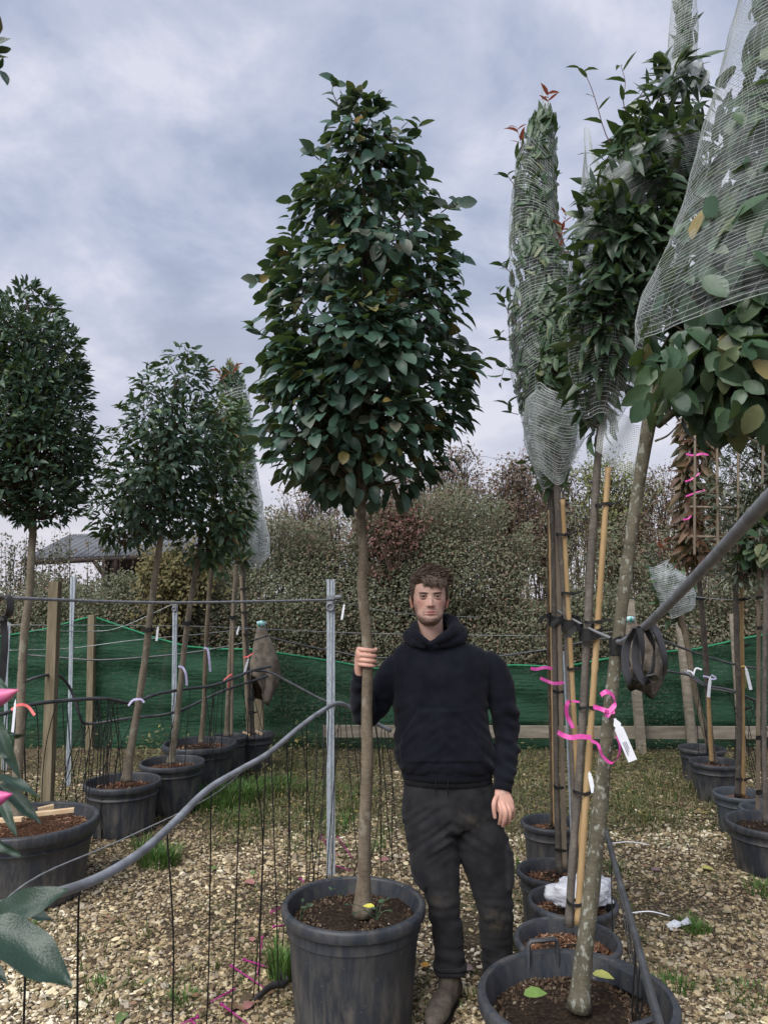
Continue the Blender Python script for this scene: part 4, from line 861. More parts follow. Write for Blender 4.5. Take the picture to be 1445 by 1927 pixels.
def tree(name, label, trunk, rows, Ycr, mat_bark, cat='tree', group=None, seed=0.0, leader=None, tw=0.76, **kw):
    b = P(trunk[0][0], trunk[0][1], trunk[0][3]); t = thing(name, b, label, cat, group)
    trunk = [(a_, b_, w_ * tw, y_) for a_, b_, w_, y_ in trunk]; tp = list(trunk)
    mb, s = trunk_mesh(tp, seed); build(mb, 'trunk', mat_bark, t)
    if leader:
        mb, _ = trunk_mesh([trunk[-1]] + leader, seed + 3, 8, 24, 0.04, False); build(mb, 'leader', MAT_twig, t)
    pw = prof_world(rows, *Ycr) if isinstance(Ycr, tuple) else prof_world(rows, Ycr)
    cr = make_crown(t, pw, **kw); return t, cr, pw

# the held camellia
YM = 3.17
t, cr, pw = tree('camellia_tree', 'tall pyramidal camellia standard gripped by the man',
    [(682, 1722, 34, YM), (685, 1640, 26, YM), (687, 1540, 24, YM), (691, 1440, 23, YM), (690, 1330, 21, YM), (692, 1240, 21, YM), (689, 1180, 20, YM), (682, 1110, 20, YM), (684, 1050, 18, YM), (680, 980, 17, YM), (682, 910, 16, YM), (684, 850, 15, YM)],
    [(915, 590, 770), (895, 520, 808), (870, 490, 842), (830, 482, 866), (780, 480, 892), (720, 484, 900), (650, 484, 892), (590, 496, 882), (530, 510, 860), (470, 530, 842), (410, 552, 830), (350, 576, 812), (300, 598, 788), (250, 622, 758), (215, 640, 724), (190, 662, 706)], YM, MAT_bark, seed=1, tw=1.0,
    leader=[(686, 700, 16, YM), (688, 500, 11, YM), (684, 330, 7, YM), (680, 230, 4, YM)],
    n=4600, shrink=0.92, lsize=0.072, tmpls=T_CAM, mat=MAT_cam, nobj=300, ncl=175, spread=0.066, shell=0.45, droop=0.45)
for pts in ([(665, 260), (640, 205), (625, 170), (634, 156)], [(690, 240), (700, 215), (708, 204)], [(740, 290), (770, 260), (792, 232)], [(545, 460), (500, 520), (484, 530)], [(520, 640), (490, 628), (470, 612)], [(830, 520), (850, 495), (872, 490)], [(520, 800), (495, 815), (486, 832)], [(870, 740), (890, 700), (895, 685)], [(600, 300), (590, 290), (588, 285)], [(830, 400), (845, 390), (862, 384)]):
    sprig(t, cr, [P(a, b, YM - 0.05 * i) for i, (a, b) in enumerate(pts)], 6, 0.075, T_CAM, MAT_cam)

# left row
def bamboo(label, p0, p1, wpx, mat=MAT_bamboo, curve=0.0, name='bamboo_cane', group=None):
    """p: (px,py,Y)"""
    a, b = P(*p0), P(*p1); r = wpx * MP(p0[0], (p0[1] + p1[1]) / 2, (p0[2] + p1[2]) / 2) / 2; n = 61; d = (b - a).length; mb = MB(); side = Vector((1, 0, 0))
    pts = [a.lerp(b, k / (n - 1)) + side * curve * math.sin(math.pi * k / (n - 1)) for k in range(n)]; rad = []
    gap = 9
    for k in range(n):
        f = (k + 3) % gap; rad.append(r * (1.14 if f == 0 else (0.95 if f in (1, gap - 1) else 1.0)) * (1 - 0.12 * k / n))
    mb.tube(pts, rad, 12); o = build(mb, name, mat, base=a); return props(o, label, 'cane', group)
def tree_tie(label, px, py, Y, r_px, mat=MAT_tie, h=0.012, kind='tree_tie', tail=0.03, flat=0.8):
    c = P(px, py, Y); r = r_px * MP(px, py, Y); mb = MB(); a = np.linspace(0, 2 * math.pi, 22)
    mb.ribbon([c + Vector((math.cos(q) * r, math.sin(q) * r * flat, 0.003 * math.sin(q * 2 + px))) for q in a], h, (0, 0, 1), 0.003)
    if tail: mb.ribbon([c + Vector((r * 0.9, -r * flat * 0.6, 0)), c + Vector((r + tail * 0.5, -r * flat, 0.006)), c + Vector((r + tail, -r * flat, 0.012))], h * 0.7, (0, 0, 1), 0.003)
    mb.box(c + Vector((r * 0.55, -r * flat * 0.9, 0)), (h * 1.1, h * 0.8, h * 1.1), None, 0.002)
    o = build(mb, kind, mat, base=c, sharp=35); return props(o, label, 'tie', 'black tree ties')

t, cr, pw = tree('laurel_tree', 'dense dark green cone headed tree in the pot with timber slats',
    [(32, 1545, 30, 4.45), (34, 1450, 24, 4.45), (40, 1350, 22, 4.45), (42, 1270, 21, 4.45), (48, 1180, 20, 4.45), (56, 1120, 19, 4.45), (60, 1040, 18, 4.45), (63, 985, 17, 4.45), (55, 955, 18, 4.45)],
    [(972, 40, 120), (958, -5, 150), (930, -50, 168), (880, -75, 176), (820, -70, 178), (760, -62, 170), (700, -52, 160), (650, -45, 150), (610, -35, 130), (580, -12, 112), (560, 20, 96), (540, 36, 62)], 4.45, MAT_barkL, seed=4,
    leader=[(48, 800, 12, 4.45), (48, 620, 6, 4.45)],
    n=9500, shrink=0.95, leaf_out=0.6, lsize=0.056, tmpls=T_LAU, mat=MAT_lau, nobj=300, ncl=330, spread=0.055, shell=0.6, droop=-0.15)
for pts in ([(55, 590), (48, 555), (44, 540)], [(95, 590), (100, 570), (98, 560)], [(5, 640), (0, 620), (-6, 600)]):
    sprig(t, cr, [P(a, b, 4.4) for a, b in pts], 6, 0.06, T_LAU, MAT_lau)
t, cr, pw = tree('holm_oak_tree', 'loose round headed tree whose crown hides the barn roof',
    [(238, 1470, 24, 5.62), (250, 1390, 19, 5.62), (262, 1320, 17, 5.62), (275, 1230, 17, 5.62), (284, 1150, 16, 5.62), (296, 1060, 15, 5.62), (304, 1005, 14, 5.62)],
    [(1022, 205, 262), (1005, 182, 322), (980, 172, 370), (940, 172, 385), (900, 178, 400), (850, 198, 408), (800, 225, 415), (760, 250, 405), (720, 262, 395), (690, 300, 385), (665, 325, 370)], 5.62, MAT_barkL, seed=8,
    leader=[(315, 850, 9, 5.62), (330, 720, 5, 5.62)],
    n=3700, shrink=0.95, leaf_out=0.6, lsize=0.07, tmpls=T_LIG, mat=MAT_lau, nobj=260, ncl=150, spread=0.075, shell=0.4, droop=0.1)
for pts in ([(270, 760), (280, 720), (282, 690)], [(345, 720), (352, 680), (356, 650)], [(225, 830), (205, 815), (195, 808)], [(250, 790), (232, 770), (226, 765)], [(385, 720), (390, 700), (392, 685)]):
    sprig(t, cr, [P(a, b, 5.55) for a, b in pts], 9, 0.075, T_LIG, MAT_lig)
t, cr, pw = tree('bay_tree', 'lower dark crowned tree just behind the loose round headed one',
    [(322, 1436, 19, 6.15), (330, 1380, 15, 6.15), (343, 1260, 14, 6.15), (355, 1160, 14, 6.15), (368, 1080, 13, 6.15), (376, 1040, 13, 6.15)],
    [(1048, 350, 410), (1025, 335, 450), (990, 335, 465), (940, 345, 468), (890, 355, 465), (840, 360, 455), (800, 375, 450), (760, 390, 440)], 6.15, MAT_barkL, seed=12, leader=[(385, 900, 8, 6.15)],
    n=1500, lsize=0.085, tmpls=T_LIG, mat=MAT_lig, nobj=120, ncl=100, spread=0.075, shell=0.4, droop=0.3)
t, cr, pw = tree('slender_tree', 'slender trunk with lilac ribbon standing in the wide handled pot',
    [(379, 1398, 13, 6.75), (384, 1330, 11, 6.75), (388, 1220, 11, 6.75), (394, 1120, 11, 6.75), (400, 1060, 10, 6.75)],
    [(1068, 385, 420), (1040, 385, 430), (1000, 390, 440), (940, 395, 440), (880, 400, 440)], 6.75, MAT_bark, seed=15,
    n=260, lsize=0.09, tmpls=T_LIG, mat=MAT_lig, nobj=60, ncl=36, spread=0.07, shell=0.3, droop=0.3)
t, cr, pw = tree('staked_tree', 'pale staked trunk with coral ribbon beside the slim net wrapped tree',
    [(427, 1385, 13, 7.2), (430, 1310, 12, 7.2), (436, 1200, 12, 7.2), (442, 1120, 12, 7.2), (445, 1062, 12, 7.2)],
    [(1060, 420, 460), (1030, 420, 465), (980, 425, 470), (900, 425, 470), (820, 425, 465), (760, 430, 458)], 7.2, MAT_barkL, seed=19,
    n=500, lsize=0.085, tmpls=T_LIG, mat=MAT_lig, nobj=80, ncl=60, spread=0.05, shell=0.3, droop=0.2, upright=0.3)
tw6, cr6, pw6 = tree('wrapped_tree', 'slim tree with red tipped crown bound in white netting near hessian post',
    [(476, 1382, 12, 7.55), (470, 1300, 10, 7.55), (464, 1200, 10, 7.55), (459, 1120, 10, 7.55), (456, 1060, 11, 7.55)],
    [(1060, 445, 478), (1040, 430, 495), (1010, 430, 498), (960, 426, 490), (900, 424, 480), (840, 422, 474), (780, 415, 470), (740, 408, 466), (715, 412, 452), (695, 420, 446)], 7.55, MAT_barkG, seed=22,
    n=1500, leaf_out=0.2, tangent=0.8, shrink=0.88, lsize=0.10, tmpls=T_MAG, mat=MAT_mag, nobj=140, ncl=90, spread=0.06, shell=0.5, upright=0.35)
for pts in ([(425, 730), (418, 710), (412, 700)], [(440, 715), (440, 700), (442, 688)], [(440, 810), (425, 800), (415, 795)]):
    sprig(tw6, cr6, [P(a, b, 7.4) for a, b in pts], 6, 0.10, T_MAG, MAT_red)

# right row: R1 lichen trunk, leaning, big wrapped crown
t1, cr1, pw1 = tree('lichen_tree', 'leaning lichen spotted tree with broad leaves under stretched net',
    [(1088, 1898, 38, 2.50), (1098, 1800, 33, 2.50), (1112, 1680, 30, 2.50), (1124, 1560, 30, 2.49), (1136, 1440, 26, 2.48), (1148, 1320, 24, 2.46), (1161, 1220, 24, 2.45), (1172, 1120, 23, 2.42), (1188, 1000, 23, 2.40), (1206, 880, 23, 2.37), (1222, 790, 26, 2.34), (1236, 720, 24, 2.32), (1252, 660, 20, 2.31)],
    [(770, 1290, 1520), (720, 1225, 1600), (680, 1210, 1640), (640, 1205, 1665), (600, 1208, 1680), (500, 1245, 1690), (400, 1285, 1690), (300, 1315, 1690), (200, 1338, 1680), (100, 1375, 1670), (0, 1402, 1655), (-120, 1430, 1640), (-250, 1470, 1600)], (2.28, 2.2), MAT_barkM, seed=31, tw=1.0,
    leader=[(1330, 520, 20, 2.28), (1450, 250, 12, 2.25), (1500, 0, 7, 2.2)],
    n=3600, lsize=0.088, tmpls=T_BIG, mat=MAT_big, nobj=300, ncl=170, spread=0.06, shell=0.6, droop=0.3, flat=0.85, leaf_out=0.1, tangent=1.1, shrink=0.90, twig_r=0.008)
mb = MB()
for pts, r in [([(1224, 790), (1222, 740), (1230, 690)], 0.008), ([(1236, 800), (1275, 770), (1330, 735), (1380, 700)], 0.014), ([(1244, 760), (1290, 720), (1330, 670)], 0.010), ([(1232, 830), (1255, 820), (1275, 800)], 0.004), ([(1258, 790), (1258, 760), (1252, 730)], 0.005)]:
    q = spline([P(a, b, 2.33) for a, b in pts], 10); mb.tube(q, np.linspace(r, r * 0.5, 10), 8)
build(mb, 'limb', MAT_barkM, t1)
# hanging fringe of broad leaves below the net
nf = 130; fx = RNG.uniform(1215, 1520, nf); fy = RNG.uniform(640, 800, nf); fy = np.minimum(fy, np.where(fx < 1290, 740, 800) + RNG.normal(0, 14, nf)); fY = RNG.uniform(2.0, 2.45, nf)
pos = np.array([tuple(P(a, b, c)) for a, b, c in zip(fx, fy, fY)]); d = rand_unit(nf) * 0.7; d[:, 2] -= 0.8; nr = rand_unit(nf) * 0.5 + np.array([0, -1, 0.35])
leaf_set(T_BIG, pos, d, nr, RNG.uniform(0.06, 0.098, nf), cr1, MAT_big, 0, np.ones(nf), 'leaf', t1, 'fringe_foliage')

tB, crB, pwB = tree('wrapped_magnolia', 'tall magnolia with grey stem, half netted, purple shoots on top',
    [(1070, 1742, 17, 3.12), (1078, 1600, 17, 3.12), (1088, 1480, 17, 3.12), (1096, 1350, 17, 3.12), (1104, 1200, 17, 3.12), (1112, 1050, 17, 3.12), (1122, 900, 16, 3.12), (1129, 800, 16, 3.12)],
    [(800, 1108, 1152), (750, 1092, 1178), (700, 1082, 1200), (640, 1078, 1225), (560, 1074, 1255), (480, 1076, 1282), (400, 1086, 1298), (330, 1112, 1306), (270, 1150, 1312), (220, 1195, 1318), (170, 1225, 1322), (140, 1240, 1312)], (3.12, 2.85), MAT_barkG, seed=41, tw=0.88,
    leader=[(1160, 620, 13, 3.1), (1210, 420, 10, 3.0), (1262, 200, 7, 2.9), (1288, 40, 4, 2.85)],
    n=2300, leaf_out=0.35, tangent=0.4, shrink=0.88, lsize=0.105, tmpls=T_MAG, mat=MAT_magd, nobj=300, ncl=130, spread=0.07, shell=0.45, droop=0.15, upright=0.0, twig_r=0.006)
ntp = 170; ty_ = RNG.uniform(-90, 150, ntp); tx_ = 1286 + RNG.normal(0, 8, ntp); pos = np.array([tuple(P(a, b, 2.87 + RNG.normal(0, 0.015))) for a, b in zip(tx_, ty_)]); d = rand_unit(ntp) * 0.16 + np.array([0, 0, 1.0]); leaf_set(T_MAG, pos, d, rand_unit(ntp), RNG.uniform(0.06, 0.10, ntp), crB, MAT_mag, 0, np.ones(ntp), 'leaf', tB, 'tip_foliage')
for pts, nl in (([(1160, 290), (1138, 250), (1122, 195), (1106, 150), (1090, 128)], 6), ([(1180, 220), (1172, 190), (1176, 155), (1168, 125)], 5), ([(1190, 200), (1215, 165), (1232, 150)], 6), ([(1290, 230), (1310, 200), (1322, 180)], 5), ([(1300, 330), (1320, 320), (1330, 300)], 4), ([(1150, 330), (1140, 305), (1120, 290)], 5)):
    sprig(tB, crB, [P(a, b, 3.0) for a, b in pts], nl, 0.085, T_MAG, MAT_mag, 0.0028)
tA, crA, pwA = tree('wrapped_photinia', 'narrow netted tree with red leaf tips behind the half netted magnolia',
    [(1052, 1640, 14, 3.95), (1047, 1500, 12, 3.95), (1045, 1350, 12, 3.95), (1043, 1200, 13, 3.95), (1042, 1050, 13, 3.95), (1038, 950, 13, 3.95), (1040, 880, 13, 3.95)],
    [(900, 1018, 1052), (860, 1000, 1080), (800, 985, 1088), (740, 970, 1090), (680, 962, 1090), (600, 957, 1086), (520, 958, 1076), (440, 960, 1050), (360, 965, 1046), (300, 972, 1046), (260, 990, 1044), (235, 1005, 1042)], 3.95, MAT_barkG, seed=51, tw=0.88,
    leader=[(1020, 600, 9, 3.95), (1022, 300, 5, 3.95)],
    n=3000, leaf_out=0.05, tangent=1.0, shrink=0.92, lsize=0.09, tmpls=T_MAG, mat=MAT_mag, nobj=240, ncl=110, spread=0.06, shell=0.55, droop=0.0, upright=0.4)
for pts, nl, mt in (([(970, 610), (950, 575), (938, 545)], 7, MAT_lau), ([(968, 520), (952, 505), (940, 498)], 6, MAT_lau), ([(965, 700), (950, 690), (942, 720)], 6, MAT_lau), ([(985, 290), (978, 262), (972, 240)], 6, MAT_red), ([(1030, 200), (1032, 188), (1030, 178)], 5, MAT_red), ([(968, 350), (958, 335), (950, 330)], 4, MAT_lau), ([(1050, 470), (1058, 430), (1066, 400)], 9, MAT_red), ([(1045, 500), (1052, 470), (1050, 440)], 7, MAT_red), ([(975, 780), (960, 775), (955, 760)], 5, MAT_lau), ([(1005, 850), (995, 862), (990, 880)], 5, MAT_lau), ([(965, 640), (948, 640), (938, 632)], 5, MAT_lau)):
    sprig(tA, crA, [P(a, b, 3.85) for a, b in pts], nl, 0.075, T_LAU if mt is MAT_lau else T_MAG, mt, 0.0025)
tC, crC, pwC = tree('netted_stem_tree', 'grey stem with crooked middle between the cane pairs, small bound crown',
    [(1084, 1700, 15, 3.50), (1082, 1600, 14, 3.50), (1078, 1450, 14, 3.50), (1072, 1300, 14, 3.50), (1064, 1150, 15, 3.50), (1054, 1020, 14, 3.50), (1048, 940, 14, 3.50), (1046, 880, 13, 3.50)],
    [(890, 1030, 1070), (850, 1015, 1085), (800, 1005, 1092), (750, 1000, 1095), (700, 1000, 1090), (640, 1010, 1085)], 3.50, MAT_barkG, seed=55, tw=0.88,
    n=420, shrink=0.7, leaf_out=0.05, tangent=1.1, lsize=0.085, tmpls=T_MAG, mat=MAT_mag, nobj=80, ncl=40, spread=0.045, shell=0.4, upright=0.45)
tD, crD, pwD = tree('rear_stem_tree', 'thin dark stem at the back of the cane row, beside the man\'s hand',
    [(1040, 1555, 10, 4.70), (1037, 1400, 9, 4.70), (1032, 1200, 9, 4.70), (1033, 1050, 9, 4.70), (1034, 930, 9, 4.70), (1032, 880, 9, 4.70)],
    [(930, 1022, 1045), (890, 1005, 1062), (840, 1000, 1070), (780, 1000, 1075)], 4.70, MAT_twig, seed=58, tw=0.88,
    n=220, shrink=0.7, leaf_out=0.1, lsize=0.085, tmpls=T_MAG, mat=MAT_mag, nobj=40, ncl=30, spread=0.06, shell=0.4, upright=0.2)
bamboo('yellow bamboo cane strapped to the half netted magnolia stem', (1086, 1740, 3.09), (1144, 880, 3.09), 13)
bamboo('yellow bamboo cane splaying from the crooked grey stem', (1098, 1690, 3.47), (1058, 940, 3.47), 10)
bamboo('pale weathered stake beside the straight grey stem in the cane row', (1062, 1634, 3.93), (1046, 900, 3.93), 10, MAT_bamboog)
bamboo('thin yellow cane tied to the rearmost dark stem', (1044, 1555, 4.67), (1034, 960, 4.67), 7)
for lab, a in [('black tie near base of magnolia and its cane', (1083, 1698, 3.10, 20)), ('black tie at waist height of magnolia and cane', (1094, 1490, 3.10, 20)), ('black tie with ribbon at knee of magnolia canes', (1104, 1331, 3.10, 19)), ('black tie below the strap on magnolia and cane', (1115, 1170, 3.10, 20)), ('black tie high on magnolia stem under its crown', (1135, 950, 3.10, 19)),
               ('tie high on crooked stem and splayed cane', (1057, 1006, 3.47, 14)), ('tie joining crooked stem to yellow cane at shoulder height', (1068, 1117, 3.47, 15)), ('tie on crooked stem level with hoodie pocket', (1078, 1258, 3.47, 14)), ('tie binding grey stem and pale stake low down', (1055, 1598, 3.94, 13)), ('tie binding grey stem and pale stake at hip height', (1051, 1480, 3.94, 12)), ('tie binding grey stem and stake above the board rail', (1050, 1301, 3.94, 12))]:
    tree_tie(lab, a[0], a[1], a[2], a[3] * 0.8)
for lab, px, py, Y, r in [('wide black strap binding the crooked stem and cane to the wire', 1074, 1172, 3.47, 18), ('wide black strap round magnolia and cane below the wire', 1110, 1190, 3.10, 21), ('wide black strap round the grey stem and stake', 1046, 1165, 3.94, 14)]:
    c = P(px, py, Y); rr = r * MP(px, py, Y); mb = MB(); a = np.linspace(0, 2 * math.pi, 26)
    for dz, ph in ((0.012, 0), (-0.012, 1.2)): mb.ribbon([c + Vector((math.cos(q) * rr, math.sin(q) * rr * 0.8, dz + 0.012 * math.sin(q + ph))) for q in a], 0.026, (0, 0, 1), 0.003)
    mb.ribbon([c + Vector((-rr, -rr * 0.5, 0.01)), c + Vector((-rr - 0.02, -rr * 0.7, 0.02)), c + Vector((-rr - 0.045, -rr * 0.6, 0.0)), c + Vector((-rr - 0.05, -rr * 0.6, -0.02))], 0.02, (0, 0.2, 1), 0.003)
    props(build(mb, 'rubber_strap', MAT_tie, base=c, sharp=35), lab, 'strap', 'black tree ties')
c = P(1161, 1212, 2.45); rr = 14 * MP(1163, 1212, 2.45); mb = MB(); a = np.linspace(0, 2 * math.pi, 26)
mb.ribbon([c + Vector((math.cos(q) * rr, math.sin(q) * rr, 0.012 * math.cos(q))) for q in a], 0.05, (0, 0, 1), 0.003)
mb.ribbon([c + Vector((-rr * 0.2, -rr - 0.003, 0.0)), c + Vector((rr * 0.5, -rr - 0.002, -0.03)), c + Vector((rr * 0.95, -rr * 0.6, -0.075))], 0.03, (0.6, 0, 0.8), 0.003)
props(build(mb, 'rubber_strap', MAT_tie, base=c, sharp=35), 'broad black strap round the lichen spotted trunk', 'strap', 'black tree ties')

# far right trees
tF, crF, pwF = tree('bagged_tree', 'thin leaning trunk whose little crown is bagged in white net',
    [(1336, 1410, 17, 7.05), (1322, 1360, 15, 7.05), (1305, 1290, 14, 7.05), (1292, 1210, 14, 7.05), (1280, 1158, 15, 7.05)],
    [(1160, 1255, 1290), (1140, 1245, 1302), (1110, 1236, 1300), (1080, 1230, 1280), (1062, 1232, 1265)], 7.05, MAT_bark, seed=61,
    n=240, lsize=0.09, tmpls=T_LAU, mat=MAT_mag, nobj=60, ncl=30, spread=0.05, shell=0.4, upright=0.2)
for pts in ([(1245, 1070), (1235, 1045), (1222, 1030)], [(1240, 1070), (1240, 1040), (1248, 1020)], [(1235, 1075), (1222, 1055), (1214, 1050)]):
    sprig(tF, crF, [P(a, b, 6.95) for a, b in pts], 8, 0.10, T_LAU, MAT_red if random.random() < 0.3 else MAT_oli)
tree('brown_column_tree', 'narrow column of brown leaves bound with pink ties',
    [(1343, 1436, 16, 6.45), (1334, 1360, 13, 6.4), (1328, 1250, 14, 6.2), (1320, 1150, 13, 6.0), (1312, 1070, 12, 5.9), (1304, 1020, 12, 5.8)],
    [(1045, 1280, 1335), (1000, 1284, 1332), (940, 1284, 1330), (880, 1286, 1332), (830, 1284, 1336), (790, 1290, 1334), (770, 1300, 1325)], 5.8, MAT_barkG, seed=65,
    n=700, lsize=0.13, tmpls=T_MAG, mat=MAT_brn, nobj=160, ncl=60, spread=0.05, shell=0.6, upright=-0.2, droop=0.6)
tree('espalier_tree', 'grey green small leaved tree trained flat on a bamboo trellis',
    [(1388, 1498, 15, 5.60), (1390, 1350, 13, 5.4), (1385, 1200, 13, 5.2), (1383, 1080, 12, 5.1), (1382, 1040, 12, 5.1)],
    [(1085, 1360, 1430), (1060, 1335, 1500), (1000, 1325, 1540), (940, 1325, 1550), (880, 1330, 1550), (830, 1350, 1540), (790, 1385, 1520)], 5.0, MAT_barkG, seed=68,
    n=3400, lsize=0.062, tmpls=T_OLI, mat=MAT_oli, nobj=200, ncl=130, spread=0.06, shell=0.2, flat=0.3, droop=0.1)
tree('edge_tree', 'grey stem in the scuffed pot with a few lime leaves',
    [(1440, 1548, 14, 4.85), (1437, 1400, 12, 4.85), (1438, 1250, 12, 4.85), (1440, 1100, 12, 4.85), (1438, 1030, 11, 4.85)],
    [(1040, 1410, 1480), (1010, 1405, 1500), (980, 1415, 1500)], 4.85, MAT_barkG, seed=70,
    n=90, lsize=0.1, tmpls=T_BIG, mat=MAT_mag, nobj=40, ncl=14, spread=0.06, shell=0.4, droop=0.4)
bamboo('yellow bamboo cane beside the trellised tree stem', (1398, 1498, 5.57), (1394, 1060, 5.1), 8)
bamboo('tan bamboo cane beside the lime leaved grey stem', (1425, 1540, 5.2), (1427, 1040, 4.9), 8, MAT_bamboog)
bamboo('short yellow bamboo cane low on the brown column trunk', (1338, 1432, 6.42), (1332, 1310, 6.3), 8)
for lab, px, py, Y, r in [('tie where the trellised stem meets the wire among tagged canes', 1390, 1128, 5.15, 12), ('tie at chest height on trellised stem and cane', 1391, 1215, 5.3, 11), ('tie below the white tag on trellised stem', 1393, 1333, 5.42, 11), ('tie near the grey pot on trellised stem', 1393, 1465, 5.55, 11), ('tie on brown column trunk at the far wire', 1316, 1127, 5.92, 9), ('tie on lime leaved stem and tan cane', 1432, 1125, 4.92, 12), ('tie at waist height of lime leaved stem', 1431, 1389, 5.0, 11), ('lower tie of lime leaved stem above its pot', 1431, 1492, 5.1, 11), ('tie at shoulder height on lime leaved stem', 1433, 1182, 4.92, 11),
                          ('black tie on the loose round headed tree trunk', 279, 1185, 5.6, 11), ('black tie high on lower dark crowned tree trunk', 352, 1173, 6.1, 9), ('black tie on pale staked trunk at wire height', 436, 1162, 7.15, 8), ('upper black tie on slim wrapped tree', 458, 1109, 7.5, 7), ('black tie on slim wrapped tree at the wire', 460, 1152, 7.5, 8), ('middle black tie on slim wrapped tree', 463, 1194, 7.5, 7), ('lower black tie on slim wrapped tree', 471, 1316, 7.5, 7), ('lowest black tie on slim wrapped tree', 474, 1341, 7.5, 7)]:
    tree_tie(lab, px, py, Y, r * 0.8, h=0.03 if py in (1185, 1173, 1162) else 0.02, tail=0.03)
bamboo('thin dark cane tied along the pale staked trunk', (436, 1384, 7.15), (440, 1110, 7.15), 5, MAT_bamboog)
bamboo('tan cane tied along the slim wrapped tree', (468, 1380, 7.5), (454, 1085, 7.5), 7, MAT_bamboog)
# trellis canes
for lab, a, b in [('upper cross cane of the espalier trellis', (1298, 954, 4.95), (1500, 958, 4.95)), ('lower cross cane of the espalier trellis', (1300, 1010, 4.95), (1500, 1012, 4.95)), ('top cross cane of the espalier trellis', (1345, 782, 4.95), (1500, 786, 4.95)), ('slanting upper cane of the espalier trellis', (1350, 798, 4.97), (1480, 858, 4.97))]:
    bamboo(lab, a, b, 5, MAT_bamboog, name='trellis_cane', group='trellis canes')
for lab, a, b in [('tall upright trellis cane by the brown column', (1306, 1045, 4.93), (1307, 820, 4.93)), ('upright trellis cane between brown column and espalier foliage', (1350, 1030, 4.92), (1348, 790, 4.92)), ('upright trellis cane amid the espalier foliage', (1388, 1040, 4.92), (1388, 760, 4.92)), ('upright trellis cane over the lime leaved stem', (1432, 1040, 4.92), (1436, 770, 4.92))]:
    bamboo(lab, a, b, 5, MAT_bamboog, name='trellis_cane', group='trellis canes')

# ================================================================ nets stretched over crowns
def net(label, rows, Y, tilt_fn, nth, scale=1.04, film=0.28, wave=0.02, seg=44, sag=None, arc=(0, 6.2832), tr=0.0011, cross=40, group='white tree nets'):
    pw = prof_world(rows, *Y) if isinstance(Y, tuple) else prof_world(rows, Y); z, xc, yc, rr = pw.T; c = Vector((xc[0], yc[0], z[0]))
    t = thing('tree_net', c, label, 'net', group); a = np.linspace(arc[0], arc[1], seg + 1)
    def pt(u, ang):
        zz = z[0] + (z[-1] - z[0]) * u + tilt_fn(ang, u); zq = min(max(zz, z[0]), z[-1])
        r = np.interp(zq, z, rr) * scale * (1 + wave * 2.2 * mn.noise(Vector((math.cos(ang) * 1.6, math.sin(ang) * 1.6, zq * 3.1 + c.x))) + wave * mn.noise(Vector((math.cos(ang) * 4, math.sin(ang) * 4, zq * 8))))
        return (np.interp(zq, z, xc) + r * math.cos(ang), np.interp(zq, z, yc) + r * 0.9 * math.sin(ang), zz)
    mb = MB(); du = 1.0 / nth; u = 0
    us = []
    k = 0
    while u < 1:
        us.append(u); u += du * (0.55 + 0.9 * (0.5 + 0.5 * mn.noise(Vector((k * 0.11, c.x, 0)))) ) * random.uniform(0.8, 1.2); k += 1
    for q in us: mb.tube([pt(min(1, max(0, q + 0.004 * mn.noise(Vector((g_ * 2, q * 40, 1))))), g_) for g_ in a], tr * random.uniform(0.6, 1.25), 3, False)
    for g_ in np.linspace(arc[0], arc[1], cross, endpoint=False):
        mb.tube([pt(v, g_ + 0.25 * math.sin(v * 9 + g_ * 3)) for v in np.linspace(0, 1, 24)], tr * 0.38, 3, False)
    build(mb, 'threads', MAT_thread, t, kind='stuff')
    nv = 40; V = []; D = []; U = []
    for i in range(nv + 1):
        for g_ in a:
            v = i / nv; V.append(pt(v, g_)); U.append(v * nth * 1.6); D.append(film * (0.45 + 1.1 * max(0, 0.4 + mn.noise(Vector((math.cos(g_) * 2.5 + v * 3, math.sin(g_) * 2.5, v * 9))))) + (0.35 * film if i in (0, nv) else 0))
    w = len(a); F = [(i * w + j, i * w + j + 1, (i + 1) * w + j + 1, (i + 1) * w + j) for i in range(nv) for j in range(w - 1)]
    build((np.array(V), F), 'net_film', MAT_film, t, attrs={'dens': np.array(D), 'u': np.array(U)}); return t
lv = lambda a, u: 0.02 * math.sin(a * 2 + u * 7)
net('white net stretched round the broad leaved crown of the lichen spotted tree', [(632, 1200, 1668), (600, 1200, 1682), (500, 1238, 1692), (400, 1278, 1692), (385, 1288, 1692), (300, 1308, 1692), (200, 1330, 1684), (130, 1352, 1676), (100, 1362, 1672), (0, 1394, 1658), (-120, 1424, 1642), (-250, 1460, 1605)], (2.28, 2.2), lambda a, u: 0.05 * math.cos(a + 0.4) * (0.3 + 0.7 * u) + 0.014 * math.sin(a * 3 + u * 11), 112, 0.985, 0.20, 0.035, 56, tr=0.00085, cross=60)
net('white net draped slantwise round the narrow red tipped photinia', [(880, 1005, 1075), (840, 990, 1088), (780, 978, 1092), (700, 958, 1094), (600, 952, 1090), (520, 954, 1080), (440, 956, 1056), (360, 960, 1048), (300, 968, 1048), (262, 990, 1047), (230, 1008, 1044), (190, 1020, 1040)], 3.95, lambda a, u: 0.11 * math.cos(a) * math.sin(u * 5) + 0.02 * math.sin(a * 2), 120, 0.95, 0.15, 0.03, 40, tr=0.001)
